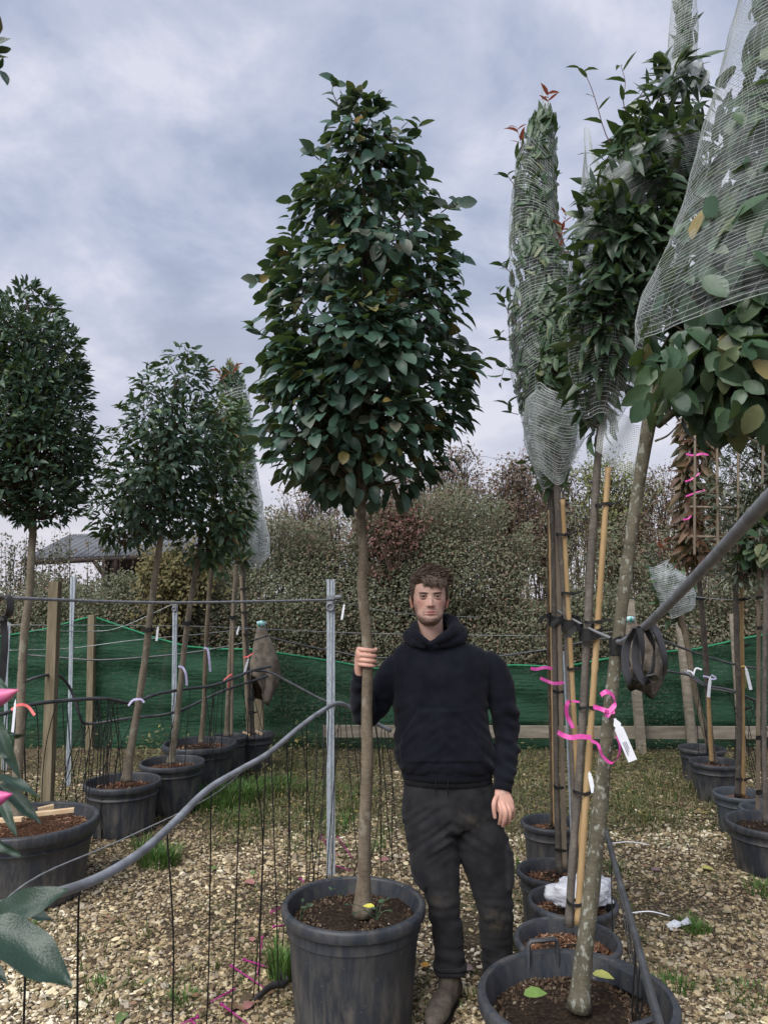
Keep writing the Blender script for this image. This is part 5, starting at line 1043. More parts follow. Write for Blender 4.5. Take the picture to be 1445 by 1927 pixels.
net('white net over the lower half of the magnolia crown', [(800, 1100, 1158), (750, 1086, 1184), (700, 1076, 1206), (640, 1072, 1226), (580, 1070, 1230), (520, 1070, 1200), (470, 1074, 1170), (420, 1084, 1150), (370, 1092, 1140), (320, 1096, 1130), (285, 1100, 1116)], (3.1, 3.0), lambda a, u: 0.09 * math.cos(a + 2.6) * (0.4 + u) + 0.015 * math.sin(a * 3), 90, 1.02, 0.18, 0.04, 40, tr=0.0009)
net('white netting sleeve round the pale tip of the magnolia', [(165, 1235, 1322), (140, 1248, 1316), (115, 1255, 1308), (60, 1258, 1312), (0, 1264, 1308), (-60, 1270, 1304), (-90, 1280, 1296)], 2.87, lambda a, u: 0.03 * math.cos(a) , 46, 1.0, 0.3, 0.04, 36, tr=0.0009, cross=34)
net('net stretched as a slanting band across the magnolia crown', [(470, 1085, 1200), (420, 1095, 1240), (370, 1105, 1285), (320, 1140, 1308), (270, 1200, 1312), (245, 1270, 1310)], (3.0, 2.85), lambda a, u: 0.12 * math.cos(a), 56, 1.04, 0.2, 0.05, 40, tr=0.0009, cross=26)
net('small crumpled net bag bound below the photinia crown', [(900, 1012, 1062), (870, 1000, 1076), (830, 988, 1092), (790, 985, 1094), (750, 992, 1085), (735, 1010, 1066)], 3.5, lambda a, u: 0.04 * math.sin(a * 2 + 1), 30, 1.04, 0.5, 0.09, 36, tr=0.0013, cross=30)
net('net wound round the slim red tipped tree near the hessian post', [(1050, 436, 494), (1010, 426, 500), (960, 424, 492), (900, 420, 482), (840, 418, 476), (780, 412, 472), (740, 406, 468)], 7.5, lambda a, u: 0.08 * math.cos(a) , 56, 1.04, 0.22, 0.05, 34, tr=0.002, cross=26)
net('loose whitish net bag hanging beside the slim red tipped tree', [(1062, 470, 492), (1045, 458, 508), (1010, 464, 510), (970, 464, 498), (930, 462, 492), (890, 458, 486), (850, 456, 478), (830, 460, 472)], 7.35, lambda a, u: 0.05 * math.sin(a * 2), 34, 1.0, 0.55, 0.10, 34, tr=0.002, cross=26)
net('white net bag tied over the little crown of the leaning trunk', [(1156, 1262, 1292), (1140, 1242, 1304), (1118, 1236, 1306), (1090, 1226, 1292), (1070, 1222, 1268), (1060, 1226, 1258)], 7.0, lambda a, u: 0.04 * math.cos(a), 28, 1.02, 0.75, 0.06, 34, tr=0.002, cross=24)
# collar of bunched net and loose net tail
mb = MB(); c = P(1285, 140, 2.86)
V = []; D = []; nu, nv = 40, 12
for i in range(nv + 1):
    for j in range(nu + 1):
        a = j / nu * 6.2832; u = i / nv; r = (34 + 6 * u) * MP(1285, 140, 2.86) * (1 + 0.12 * mn.noise(Vector((math.cos(a) * 4, math.sin(a) * 4, u * 5)))); V.append((c.x + r * math.cos(a), c.y + r * math.sin(a), c.z + 0.03 - 0.075 * u)); D.append(0.85)
F = [(i * (nu + 1) + j, i * (nu + 1) + j + 1, (i + 1) * (nu + 1) + j + 1, (i + 1) * (nu + 1) + j) for i in range(nv) for j in range(nu)]
props(build((np.array(V), F), 'net_collar', MAT_film, base=c, attrs={'dens': np.array(D), 'u': np.full(len(D), 0.25)}), 'thick bunched white net collar below the magnolia tip', 'net', 'white tree nets')
def net_tail(label, corners, Y, n=26, dens=0.3):
    pa, pb, pc, pd = [P(x, y, Y) for x, y in corners]; V = []; D = []
    for i in range(n + 1):
        for j in range(n + 1):
            u, v = j / n, i / n; q = pa.lerp(pb, u).lerp(pd.lerp(pc, u), v); V.append((q.x, q.y + 0.03 * math.sin(u * 9 + v * 4), q.z)); D.append(dens)
    F = [(i * (n + 1) + j, i * (n + 1) + j + 1, (i + 1) * (n + 1) + j + 1, (i + 1) * (n + 1) + j) for i in range(n) for j in range(n)]
    V = np.array(V); t = thing('net_tail', pa, label, 'net', 'white tree nets'); build((V, F), 'net_film', MAT_film, t, attrs={'dens': np.array(D), 'u': np.full(len(D), 0.25)})
    mb = MB(); G_ = V.reshape(n + 1, n + 1, 3)
    for i in range(n + 1): mb.tube(G_[i], 0.0011, 3, False); mb.tube(G_[:, i], 0.0007, 3, False)
    build(mb, 'threads', MAT_thread, t, kind='stuff')
net_tail('loose net tail hanging beside the magnolia stem', [(1140, 770), (1205, 800), (1200, 905), (1118, 850)], 3.05, 26, 0.14)
net_tail('crumpled clear net flap beside the magnolia collar', [(1302, 122), (1328, 128), (1330, 168), (1296, 172)], 2.8, 14, 0.6)
# ================================================================ the man
def smooth01(a, b, x): 
    t = np.clip((x - a) / (b - a), 0, 1); return t * t * (3 - 2 * t)
def person():
    YB = 3.32
    base = Vector((P(880, 1900, YB).x, YB, 0))
    HC = P(808, 1179, 3.30); hx, hy, hz0 = HC.x, 3.30, HC.z + 0.006          # chin level, head axis
    turn = math.radians(3)
    def H(x, f, z):   # head local (right, forward, up) -> world
        return np.stack([hx + x * math.cos(turn) - f * math.sin(turn) * -1 * 0.0 + f * 0.0, hy - f + x * math.sin(turn), hz0 + z], -1)
    # ---- head
    zk = np.array([-0.003, 0.002, 0.006, 0.016, 0.03, 0.06, 0.09, 0.125, 0.16, 0.19, 0.213, 0.228, 0.236])
    wk = np.array([0.018, 0.030, 0.036, 0.046, 0.055, 0.0635, 0.0695, 0.0735, 0.0745, 0.070, 0.056, 0.034, 0.004])
    fk = np.array([0.045, 0.068, 0.076, 0.088, 0.092, 0.0925, 0.092, 0.091, 0.0955, 0.084, 0.060, 0.034, 0.004])
    bk = np.array([0.02, 0.03, 0.035, 0.045, 0.055, 0.07, 0.087, 0.098, 0.10, 0.092, 0.072, 0.04, 0.004])
    nzr, na = 120, 144
    zs = np.concatenate([np.linspace(-0.003, 0.2, 95), 0.2 + 0.036 * np.sin(np.linspace(0, math.pi / 2, 26))[1:]]); nzr = len(zs)
    def itp(k): 
        from numpy.polynomial import polynomial as _p
        return np.interp(zs, zk, k)
    def sm(v):
        for _ in range(3): v = np.concatenate([[v[0]], (v[:-2] + 2 * v[1:-1] + v[2:]) / 4, [v[-1]]])
        return v
    w, f, b = sm(itp(wk)), sm(itp(fk)), sm(itp(bk)); an = np.linspace(0, 2 * math.pi, na, endpoint=False)
    X, FWD, Z = [], [], []
    for i in range(nzr):
        c, s = np.cos(an), np.sin(an); x = w[i] * np.sign(c) * np.abs(c) ** 0.92
        fr = np.where(s > 0, f[i] * np.abs(s) ** 0.86, -b[i] * np.abs(s) ** 0.95)
        X.append(x); FWD.append(fr); Z.append(np.full(na, zs[i]))
    X, FWD, Z = np.array(X), np.array(FWD), np.array(Z); front = smooth01(0.0, 0.035, FWD); ax = np.abs(X)
    g = lambda u, c, s: np.exp(-((u - c) / s) ** 2)
    nr = np.clip((0.132 - Z) / (0.132 - 0.089), 0, 1) ** 1.15 * smooth01(0.0775, 0.087, Z)
    d = 0.0255 * np.exp(-(X / (0.0075 + 0.004 * nr)) ** 2) * (0.10 * smooth01(0.15, 0.13, Z) * smooth01(0.08, 0.09, Z) + nr)
    d += 0.009 * g(ax, 0.0125, 0.0055) * g(Z, 0.0865, 0.0065) - 0.004 * g(ax, 0.007, 0.004) * g(Z, 0.0775, 0.003)
    d += -0.0125 * g(ax, 0.031, 0.0145) * g(Z, 0.1255, 0.0105) + 0.0045 * g(ax, 0.029, 0.018) * g(Z, 0.142, 0.006)
    d += 0.0065 * np.exp(-(X / 0.022) ** 2) * (0.9 * g(Z, 0.0625, 0.0042) + 1.1 * g(Z, 0.0525, 0.005)) - 0.0045 * np.exp(-(X / 0.024) ** 2) * g(Z, 0.0575, 0.0018)
    d += -0.004 * np.exp(-(X / 0.02) ** 2) * g(Z, 0.0425, 0.004) + 0.006 * np.exp(-(X / 0.02) ** 2) * g(Z, 0.018, 0.013) - 0.0015 * np.exp(-(X / 0.004) ** 2) * g(Z, 0.071, 0.005)
    d += 0.004 * g(ax, 0.048, 0.016) * g(Z, 0.108, 0.014) - 0.004 * g(ax, 0.05, 0.014) * g(Z, 0.065, 0.02)
    FWD = FWD + d * front
    # ---- colour
    skin = np.array([0.60, 0.385, 0.31]); C = np.ones(X.shape + (3,)) * skin
    def blend(mask, col): 
        nonlocal C
        C = C * (1 - mask[..., None]) + np.array(col) * mask[..., None]
    blend(0.55 * g(ax, 0.042, 0.02) * g(Z, 0.098, 0.022) * front, (0.50, 0.20, 0.165)); blend(0.45 * np.exp(-(X / 0.013) ** 2) * g(Z, 0.09, 0.014) * front, (0.50, 0.20, 0.16))
    sp = np.array([[mn.noise(Vector((X[i, j] * 260, FWD[i, j] * 260, Z[i, j] * 260))) for j in range(na)] for i in range(nzr)]); lo = np.array([[mn.noise(Vector((X[i, j] * 60, FWD[i, j] * 60, Z[i, j] * 60))) for j in range(na)] for i in range(nzr)])
    jaw = smooth01(0.048, 0.026, Z - 0.35 * np.clip(ax - 0.03, 0, 0.05)) * smooth01(-0.03, 0.01, FWD)
    side = 0.8 * smooth01(0.050, 0.060, ax) * smooth01(0.108, 0.07, Z) * smooth01(-0.012, 0.006, FWD) * smooth01(0.075, 0.05, FWD)
    must = g(Z, 0.070, 0.0045) * smooth01(0.034, 0.024, ax) * front * (1 - 0.5 * np.exp(-(X / 0.004) ** 2)); gote = smooth01(0.040, 0.026, Z) * smooth01(0.05, 0.02, ax) * front
    cor = g(ax, 0.029, 0.006) * g(Z, 0.052, 0.016) * front; soul = 0.55 * np.exp(-(X / 0.007) ** 2) * g(Z, 0.041, 0.006) * front
    beard = np.clip(np.maximum.reduce([0.86 * jaw, 0.72 * side, 0.52 * must, 0.92 * gote, 0.5 * cor, soul]) * (0.86 + 0.30 * sp + 0.12 * lo), 0, 0.92)
    lip = np.exp(-(X / 0.022) ** 4) * np.clip(g(Z, 0.0622, 0.0042) + g(Z, 0.0528, 0.0048), 0, 1) * front; beard = beard * (1 - 0.95 * lip)
    blend(beard, (0.055, 0.036, 0.028)); blend(0.9 * lip, (0.42, 0.15, 0.14)); blend(0.85 * np.exp(-(X / 0.023) ** 4) * g(Z, 0.0575, 0.0014) * front, (0.10, 0.03, 0.03))
    brow = g(Z - 0.0025 * np.clip((ax - 0.014) / 0.012, 0, 1) + 0.05 * np.clip(ax - 0.038, 0, 1) * 8 * 0.1, 0.1385, 0.0036) * smooth01(0.009, 0.015, ax) * smooth01(0.053, 0.044, ax) * front; blend(np.clip(brow * (1.25 + 0.4 * sp), 0, 0.95), (0.035, 0.022, 0.016))
    blend(0.35 * g(ax, 0.031, 0.016) * g(Z, 0.1175, 0.006) * front, (0.32, 0.16, 0.14)); blend(0.8 * g(ax, 0.0068, 0.0032) * g(Z, 0.0785, 0.0022) * front, (0.08, 0.03, 0.025))
    C = C * (1 + 0.07 * sp + 0.09 * lo)[..., None]; V = H(X.ravel(), FWD.ravel(), Z.ravel()); Fc = [(i * na + j, i * na + (j + 1) % na, (i + 1) * na + (j + 1) % na, (i + 1) * na + j) for i in range(nzr - 1) for j in range(na)]; Fc.append(tuple(range((nzr - 1) * na, nzr * na))); Fc.append(tuple(range(na - 1, -1, -1)))
    allV = [V]; allF = list(Fc); allC = [C.reshape(-1, 3)]; cnt = len(V)
    def addpart(V, F, col):
        nonlocal cnt
        allV.append(V); allF.extend([tuple(i + cnt for i in q) for q in F]); allC.append(np.tile(np.array(col), (len(V), 1)) if np.ndim(col) == 1 else col); cnt += len(V)
    # ears
    for s in (-1, 1):
        mb = MB(); e = Vector(H(np.array(s * 0.0775), np.array(-0.006), np.array(0.104)))
        R = Matrix.Rotation(s * 0.35, 4, 'Z') @ Matrix.Rotation(0.12, 4, 'X'); mb.ell(e, (0.0075, 0.0165, 0.030), R, 18, 14); mb.ell(e + Vector((s * 0.003, 0.004, 0.004)), (0.0055, 0.0165, 0.026), R, 18, 14)
        mb.ell(e + Vector((s * -0.001, -0.004, -0.024)), (0.006, 0.009, 0.010), None, 12, 8); v, fF, n = remesh(mb, 0.003, 2); addpart(v, fF, (0.50, 0.25, 0.20))
    # eyelids
    for s in (-1, 1):
        for up in (1, -1):
            mb = MB(); c = Vector(H(np.array(s * 0.0312), np.array(0.0785), np.array(0.1250))); R = Matrix.Rotation(up * 0.55, 4, 'X')
            pts = [c + Vector((q * 0.0165, -0.0105 * math.sqrt(max(0, 1 - (q * 0.95) ** 2)) - 0.001, up * (0.0058 if up > 0 else 0.0062) * math.sqrt(max(0, 1 - q * q)))) for q in np.linspace(-1, 1, 13)]
            mb.tube(pts, [0.0012 + 0.0016 * math.sqrt(max(0, 1 - q * q)) for q in np.linspace(-1, 1, 13)], 8, ends=False); addpart(mb.verts(), mb.F, (0.36, 0.20, 0.16) if up < 0 else (0.20, 0.10, 0.08))
    # neck, torso and limbs under the clothes: fused
    bb = MB()
    bb.tube(spline([P(809, 1160, 3.33), P(810, 1185, 3.335), P(812, 1212, 3.35), P(814, 1240, 3.36)], 10), [0.056, 0.056, 0.056, 0.057, 0.058, 0.059, 0.061, 0.064, 0.068, 0.07], 20, ry=[0.06] * 7 + [0.062, 0.064, 0.064])
    tor = [(1228, 785, 850, 0.05), (1250, 768, 890, 0.07), (1300, 768, 885, 0.08), (1380, 772, 890, 0.08), (1460, 785, 900, 0.075), (1515, 795, 905, 0.075)]
    bb.tube([P((a + c) / 2, y, 3.36) for y, a, c, dd in tor], [(c - a) / 2 * MP(a, y, 3.36) for y, a, c, dd in tor], 24, ry=[dd for *_, dd in tor], ends=True)
    ARML = [(900, 1275, 3.36), (940, 1318, 3.375), (953, 1375, 3.385), (950, 1440, 3.34), (945, 1492, 3.28)]
    ARMR = [(770, 1275, 3.37), (722, 1305, 3.38), (690, 1352, 3.36), (683, 1315, 3.29), (678, 1270, 3.215)]
    def limb(m, pts, rad, n=20, seg=16, ends=True): m.tube(spline([(*P(*p), r) for p, r in zip(pts, rad)], n)[:, :3], spline([(r, 0) for r in rad], n)[:, 0], seg, ends=ends)
    limb(bb, ARML, [0.036, 0.034, 0.032, 0.03, 0.026]); limb(bb, ARMR, [0.036, 0.034, 0.030, 0.028, 0.026])
    LEGA = [(805, 1530, 3.36), (818, 1620, 3.33), (834, 1695, 3.30), (845, 1780, 3.31), (847, 1838, 3.30)]; LEGB = [(892, 1530, 3.38), (912, 1620, 3.38), (930, 1705, 3.38), (934, 1780, 3.42), (936, 1850, 3.46)]
    limb(bb, LEGA, [0.055, 0.055, 0.038, 0.036, 0.032]); limb(bb, LEGB, [0.055, 0.055, 0.038, 0.036, 0.032])
    v, fF, n = remesh(bb, 0.010, 3); addpart(v, fF, (0.60, 0.385, 0.31))
    # hands
    def hand(palm, fingers, thumb, voxel=0.0022):
        mb = MB()
        for pts, rx, ry, up in palm: mb.tube(spline(pts, 12), spline([(q, 0) for q in rx], 12)[:, 0], 18, ry=spline([(q, 0) for q in ry], 12)[:, 0], up=up, ends=True)
        for pts, r in fingers + [thumb]:
            q = spline(pts, 14); rr = np.interp(np.linspace(0, 1, 14), [0, 0.35, 0.5, 0.8, 1], [r * 1.08, r, r * 1.04, r * 0.9, r * 0.78]); mb.tube(q, rr, 12, ends=True)
        v, fF, n = remesh(mb, voxel, 2); return v, fF
    def handcol(v, cen):
        c = np.tile(np.array([0.57, 0.345, 0.275]), (len(v), 1)); k = np.array([0.5 + 0.8 * mn.noise(Vector(tuple(q * 45))) for q in v])[:, None]; return c * (0.9 + 0.14 * k) * np.array([1.03, 0.97, 0.95])
    PF = lambda L: [P(*p) for p in L]
    fl = [PF([(938, 1510, 3.255), (942, 1524, 3.235), (942, 1538, 3.24), (939, 1550, 3.26)]), PF([(946, 1512, 3.25), (951, 1528, 3.228), (950, 1543, 3.235), (946, 1554, 3.26)]), PF([(953, 1511, 3.255), (959, 1527, 3.238), (958, 1541, 3.245), (954, 1551, 3.268)]), PF([(959, 1508, 3.27), (965, 1521, 3.26), (965, 1533, 3.265), (962, 1542, 3.28)])]
    v, fF = hand([(PF([(944, 1480, 3.285), (945, 1495, 3.275), (948, 1510, 3.262), (950, 1518, 3.255)]), [0.027, 0.035, 0.042, 0.040], [0.021, 0.018, 0.016, 0.014], (0, 1, 0))], [(q, r) for q, r in zip(fl, (0.0093, 0.0098, 0.0093, 0.0082))], (PF([(936, 1496, 3.27), (930, 1508, 3.245), (929, 1522, 3.238), (931, 1538, 3.24)]), 0.0102)); addpart(v, fF, handcol(v, None))
    # nails on the hanging hand's thumb stay in the skin tone; gripping hand wraps the trunk
    tc = P(692, 1238, YM); fin = []
    for k, (py, a1, r) in enumerate([(1223, 350, 0.0095), (1233, 356, 0.0100), (1242.5, 350, 0.0095), (1251.5, 338, 0.0083)]):
        c = P(691.5, py, YM); R0 = 0.0255 + r * 0.86; pts = []
        for a in np.linspace(178, a1, 7): pts.append(c + Vector((math.cos(math.radians(a)) * R0 * (1.10 if a < 215 else 1.0), math.sin(math.radians(a)) * R0, 0.004 * math.cos(math.radians(a - 200)))))
        fin.append((pts, r))
    thp = [P(691.5, y, YM) + Vector((math.cos(math.radians(a)) * 0.036, math.sin(math.radians(a)) * 0.036, 0)) for y, a in ((1250, 158), (1238, 125), (1228, 85), (1224, 45), (1222, 8))]
    wr = P(677, 1272, 3.215); kn = P(691.5, 1238, YM) + Vector((-0.037, 0.010, 0))
    v, fF = hand([([wr, wr.lerp(kn, 0.5) + Vector((-0.004, 0.004, 0)), kn, kn + Vector((0, -0.012, 0.012))], [0.026, 0.032, 0.036, 0.030], [0.021, 0.017, 0.0145, 0.0125], (1, 0.25, 0))], fin, (thp, 0.0105)); addpart(v, fF, handcol(v, None))
    person_o = obj('person', mesh_np('person', np.vstack(allV) - np.array(tuple(base)), allF, True, {'col': np.vstack(allC)}), vcol('skin', 0.5, 0.35, 0.12, 300, 0.0008, 0.12), None, base)
    props(person_o, 'bearded young man in black hoodie and dark cargo trousers holding the trunk', 'person'); PB = person_o
    # eyes
    me_eye = M('eye', 0.12, 0.5); me_eye.color(me_eye.attr('col', True)); me_eye = me_eye.m
    for s in (-1, 1):
        mb = MB(); c = Vector(H(np.array(s * 0.0312), np.array(0.0775), np.array(0.1246))); mb.ell(c, (0.0135, 0.0118, 0.0105), None, 32, 24); v = mb.verts(); dd = v - np.array(tuple(c)); rr = np.hypot(dd[:, 0] - 0.0, dd[:, 2] + 0.0005); fr = dd[:, 1] < 0
        col = np.tile([0.50, 0.47, 0.45], (len(v), 1)); col[fr & (rr < 0.0064)] = (0.02, 0.014, 0.012); col[fr & (rr < 0.003)] = (0.004, 0.004, 0.004)
        build((v, mb.F), 'eye', me_eye, PB, attrs={'col': col})
    # ---- hair: scalp cap with lifted locks
    hairm = M('hair', 0.5, 0.4); hc = hairm.mix(0.6, hairm.ramp(hairm.rnd(), [(0.0, (0.05, 0.034, 0.025)), (0.6, (0.10, 0.068, 0.05)), (1.0, (0.20, 0.145, 0.11))]), hairm.ramp(hairm.noise(180, 3, 0.6, (1, 1, 0.25)), [(0.3, (0.6,) * 3), (0.7, (1.4,) * 3)]), 'MULTIPLY'); hairm.color(hc); hairm = hairm.m
    def hairline(a):   # lowest hair z by angle (pi/2 = front)
        s, c = math.sin(a), abs(math.cos(a))
        if s > 0.2: return 0.183 - 0.012 * max(0, c - 0.45) * 2 if c < 0.80 else 0.183 - (c - 0.80) * 0.38
        if s > -0.15: return 0.107
        return 0.107 - 0.075 * min(1, (-0.15 - s) / 0.35)
    hl = np.array([hairline(a) for a in an])
    def thick(x, fwd, z, a):
        top = smooth01(0.165, 0.205, np.array(z)); t = 0.008 + 0.014 * float(top); t += 0.008 * float(smooth01(0.17, 0.2, np.array(z))) * max(0, math.sin(a)); return t
    HV = np.zeros((nzr, na, 3)); 
    for j in range(na):
        for i in range(nzr):
            z = zs[i]; e = float(smooth01(hl[j] - 0.004, hl[j] + 0.014, np.array(z))); t = thick(0, 0, z, an[j]) * e - 0.004 * (1 - e)
            nrm = Vector((X[i, j] / 0.075 ** 2, (FWD[i, j]) / 0.097 ** 2, (z - 0.13) / 0.105 ** 2 if z > 0.13 else 0.0)).normalized()
            lump = 1 + 0.22 * mn.noise(Vector((X[i, j] * 38, FWD[i, j] * 38, z * 38))) + 0.18 * mn.noise(Vector((X[i, j] * 110, FWD[i, j] * 40, z * 60)))
            x, f_, zz = X[i, j] + nrm.x * t * lump, FWD[i, j] + nrm.y * t * lump, z + nrm.z * t * lump
            HV[i, j] = H(np.array(x), np.array(f_), np.array(zz))
    keepF = [q for q in Fc[:-1] if zs[q[0] // na] > hl[q[0] % na] - 0.006]
    hair = build((HV.reshape(-1, 3), keepF), 'hair', hairm, PB, attrs={'rnd': RNG.random(nzr * na) * 0.5})
    mb = MB(); Vs = []; rn = []
    def lock(i, j, ln, dirv, lift, r):
        p0 = Vector(HV[i, j]); dv = Vector(dirv).normalized(); nrm = (p0 - Vector(H(np.array(0.0), np.array(0.0), np.array(0.13)))).normalized()
        pts = [p0 - nrm * 0.003, p0 + nrm * lift * 0.7 + dv * ln * 0.35, p0 + nrm * lift + dv * ln * 0.7, p0 + nrm * lift * 0.4 + dv * ln]; k = mb.n; mb.tube(spline(pts, 6), [r, r * 1.1, r, r * 0.8, r * 0.5, r * 0.12], 4, False); rn.extend([random.random()] * (mb.n - k))
    for _ in range(2400):
        i = random.randrange(40, nzr - 1); j = random.randrange(na); z = zs[i]
        if z < hl[j] + 0.004: continue
        s = math.sin(an[j])
        if z > 0.175: lock(i, j, random.uniform(0.018, 0.034), (0.8 + random.gauss(0, 0.22), -0.7 * (1 if s > -0.3 else 0.1) + random.gauss(0, 0.22), 0.15 + random.gauss(0, 0.12)), random.uniform(0.0005, 0.004), random.uniform(0.0014, 0.0028))
        else: lock(i, j, random.uniform(0.008, 0.016), (random.gauss(0, 0.15), 0.5 + random.gauss(0, 0.15), -1), random.uniform(0.0005, 0.002), random.uniform(0.0010, 0.0018))
    for _ in range(170):     # fringe falling forward and towards his left
        x = random.uniform(-0.045, 0.062); p0 = Vector(H(np.array(x), np.array(0.088 - 6 * x * x + 0.006), np.array(0.203 + random.uniform(-0.008, 0.008)))); ln = random.uniform(0.016, 0.028) + 0.020 * float(np.exp(-((x - 0.036) / 0.016) ** 2)) + 0.006 * float(np.exp(-((x + 0.01) / 0.02) ** 2))
        pts = [p0, p0 + Vector((0.008, -0.012, -0.003)), p0 + Vector((0.012, -0.014, -ln * 0.7)), p0 + Vector((0.012 + random.gauss(0, 0.004), -0.008, -ln - 0.004))]; k = mb.n; mb.tube(spline(pts, 6), [0.002, 0.0026, 0.0026, 0.002, 0.0014, 0.0004], 4, False); rn.extend([random.random()] * (mb.n - k))
    o = build(mb, 'hair_locks', hairm, PB, attrs={'rnd': np.array(rn)}); o['kind'] = 'stuff'
    # ---- clothes
    def cloth(name, c1, c2, sc=14, weave=500):
        m = M(name, 0.95, 0.12); m.color(m.ramp(m.noise(sc, 5, 0.6), [(0.35, c1), (0.68, c2)])); m.bump(m.noise(weave, 2), 0.5, 0.0015); m.b.inputs['Sheen Weight'].default_value = 0.06; m.b.inputs['Sheen Roughness'].default_value = 0.5; return m.m
    HOOD = cloth('black_fleece', (0.006, 0.007, 0.012), (0.0105, 0.0118, 0.0185)); RIB = cloth('black_rib', (0.006, 0.007, 0.0115), (0.0095, 0.011, 0.016))
    tm = M('dark_trouser_cloth', 0.9, 0.15); mud = tm.attr('mud'); cc = tm.mix(mud, tm.ramp(tm.noise(14, 5), [(0.35, (0.014, 0.0142, 0.017)), (0.68, (0.028, 0.028, 0.031))]), tm.ramp(tm.noise(40, 4), [(0.35, (0.05, 0.042, 0.03)), (0.7, (0.10, 0.085, 0.06))])); tm.color(cc); tm.bump(tm.noise(420, 2), 0.4, 0.0015); tm.b.inputs['Sheen Weight'].default_value = 0.04; TRO = tm.m
    mb = MB(); Yt = 3.36
    rows = [(1197, 780, 850, 0.055), (1206, 764, 874, 0.072), (1217, 748, 902, 0.090), (1232, 738, 920, 0.106), (1250, 735, 926, 0.118), (1275, 737, 922, 0.128), (1320, 740, 917, 0.132), (1370, 742, 921, 0.130), (1415, 742, 930, 0.134), (1436, 746, 932, 0.130), (1448, 756, 928, 0.116)]
    s = spline([(*P((a + c) / 2, y, Yt + 0.0), (c - a) / 2 * MP(a, y, Yt), dd) for y, a, c, dd in rows], 44); aa = np.linspace(0, 2 * math.pi, 44, endpoint=False)
    V = np.vstack([np.stack([q[0] + q[3] * np.sign(np.cos(aa)) * np.abs(np.cos(aa)) ** 0.85, q[1] + q[4] * np.sign(np.sin(aa)) * np.abs(np.sin(aa)) ** 0.9, np.full(44, q[2])], 1) for q in s])
    mb.add(V, [(k * 44 + j, (k + 1) * 44 + j, (k + 1) * 44 + (j + 1) % 44, k * 44 + (j + 1) % 44) for k in range(43) for j in range(44)] + [tuple(range(44)), tuple(range(44 * 44 - 1, 43 * 44 - 1, -1))])
    limb(mb, [(890, 1244, 3.36), (926, 1258, 3.365), (946, 1320, 3.375), (953, 1375, 3.385), (952, 1430, 3.35), (948, 1462, 3.315)], [0.045, 0.066, 0.065, 0.058, 0.053, 0.046], 30, 24)
    limb(mb, [(782, 1246, 3.37), (748, 1258, 3.38), (715, 1310, 3.385), (696, 1346, 3.37), (684, 1338, 3.33), (680, 1308, 3.275), (679, 1286, 3.24)], [0.045, 0.069, 0.064, 0.056, 0.055, 0.052, 0.042], 34, 24)
    V, F, N = remesh(mb, 0.0055, 4)
    px = CX + V[:, 0] / (V[:, 1] * cT + (V[:, 2] - CAMH) * sT) * FPX; py = CY - (-(V[:, 1]) * sT + (V[:, 2] - CAMH) * cT) / (V[:, 1] * cT + (V[:, 2] - CAMH) * sT) * FPX; fr = smooth01(-0.1, 0.5, -N[:, 1])
    disp = 0.0035 * nz(V, 9, 1) + 0.0025 * nz(V, 20, 3, (1, 1, 1.4))
    # drag folds: from armpits to waist, stacked rolls above the hem and at the elbows
    disp += 0.011 * nz(np.stack([px * 0.006, py * 0.016 - np.abs(px - 838) * 0.012, V[:, 1] * 2], 1), 4, 2) * smooth01(1260, 1400, py) * (0.4 + 0.6 * smooth01(40, 90, np.abs(px - 838)))
    arm = smooth01(925, 936, px); disp += 0.012 * arm * nz(V, 16, 6, (0.5, 0.5, 1.8)) * smooth01(1280, 1340, py)
    armr = smooth01(742, 728, px); disp += 0.012 * armr * nz(V, 15, 9, (0.9, 0.5, 1.5)) * smooth01(1265, 1310, py)
    pk = smooth01(1334, 1338, py) * (1 - smooth01(1432, 1436, py)); hwp = np.interp(py, [1334, 1345, 1385, 1400, 1436], [42, 46, 72, 74, 74]); pk = pk * smooth01(hwp + 2, hwp - 2, np.abs(px - 829)) * fr; disp += 0.008 * pk
    V = V + N * disp[:, None]; build((V, F), 'hoodie', HOOD, PB)
    # seams of the pocket openings and front
    # hem rib and cuffs, hood
    mb = MB(); q = [P((752 + 930) / 2, y, Yt) for y in (1440, 1447, 1456, 1462)]; mb.tube(q, [(0.5 * (929 - 753)) * MP(840, 1450, Yt) * k for k in (1.0, 0.985, 0.97, 0.965)], 48, ry=[0.124, 0.120, 0.117, 0.116]); V = mb.verts(); V[:, 1] += 0.002 * np.sin(V[:, 0] * 120); build((V, mb.F), 'hem_rib', RIB, PB)
    mb = MB(); q = [P(948, 1458, 3.318), P(947, 1468, 3.305), P(946, 1480, 3.292), P(945, 1489, 3.284)]; mb.tube(q, [0.044, 0.0415, 0.040, 0.040], 24, ry=[0.040, 0.037, 0.035, 0.035]); build(mb, 'cuff', RIB, PB)
    mb = MB(); q = [P(679.5, 1290, 3.245), P(678.5, 1280, 3.232), P(678, 1270, 3.22), P(677.5, 1264, 3.212)]; mb.tube(q, [0.041, 0.037, 0.0355, 0.036], 24, ry=[0.041, 0.036, 0.034, 0.034]); build(mb, 'cuff', RIB, PB)
    mb = MB()   # hood: thick rolled collar, open in a V at the throat, bunched behind his left shoulder
    pts = [(808, 1211, 3.235, 0.011), (795, 1203, 3.235, 0.015), (784, 1193, 3.255, 0.018), (779, 1183, 3.30, 0.020), (786, 1177, 3.37, 0.024), (810, 1172, 3.42, 0.030), (838, 1168, 3.41, 0.034), (853, 1174, 3.36, 0.033), (854, 1185, 3.29, 0.027), (842, 1195, 3.25, 0.021), (825, 1204, 3.235, 0.016), (808, 1212, 3.232, 0.011)]
    s = spline([(*P(a, b_, y), r) for a, b_, y, r in pts], 60); mb.tube(s[:, :3], s[:, 3], 18, ends=True)
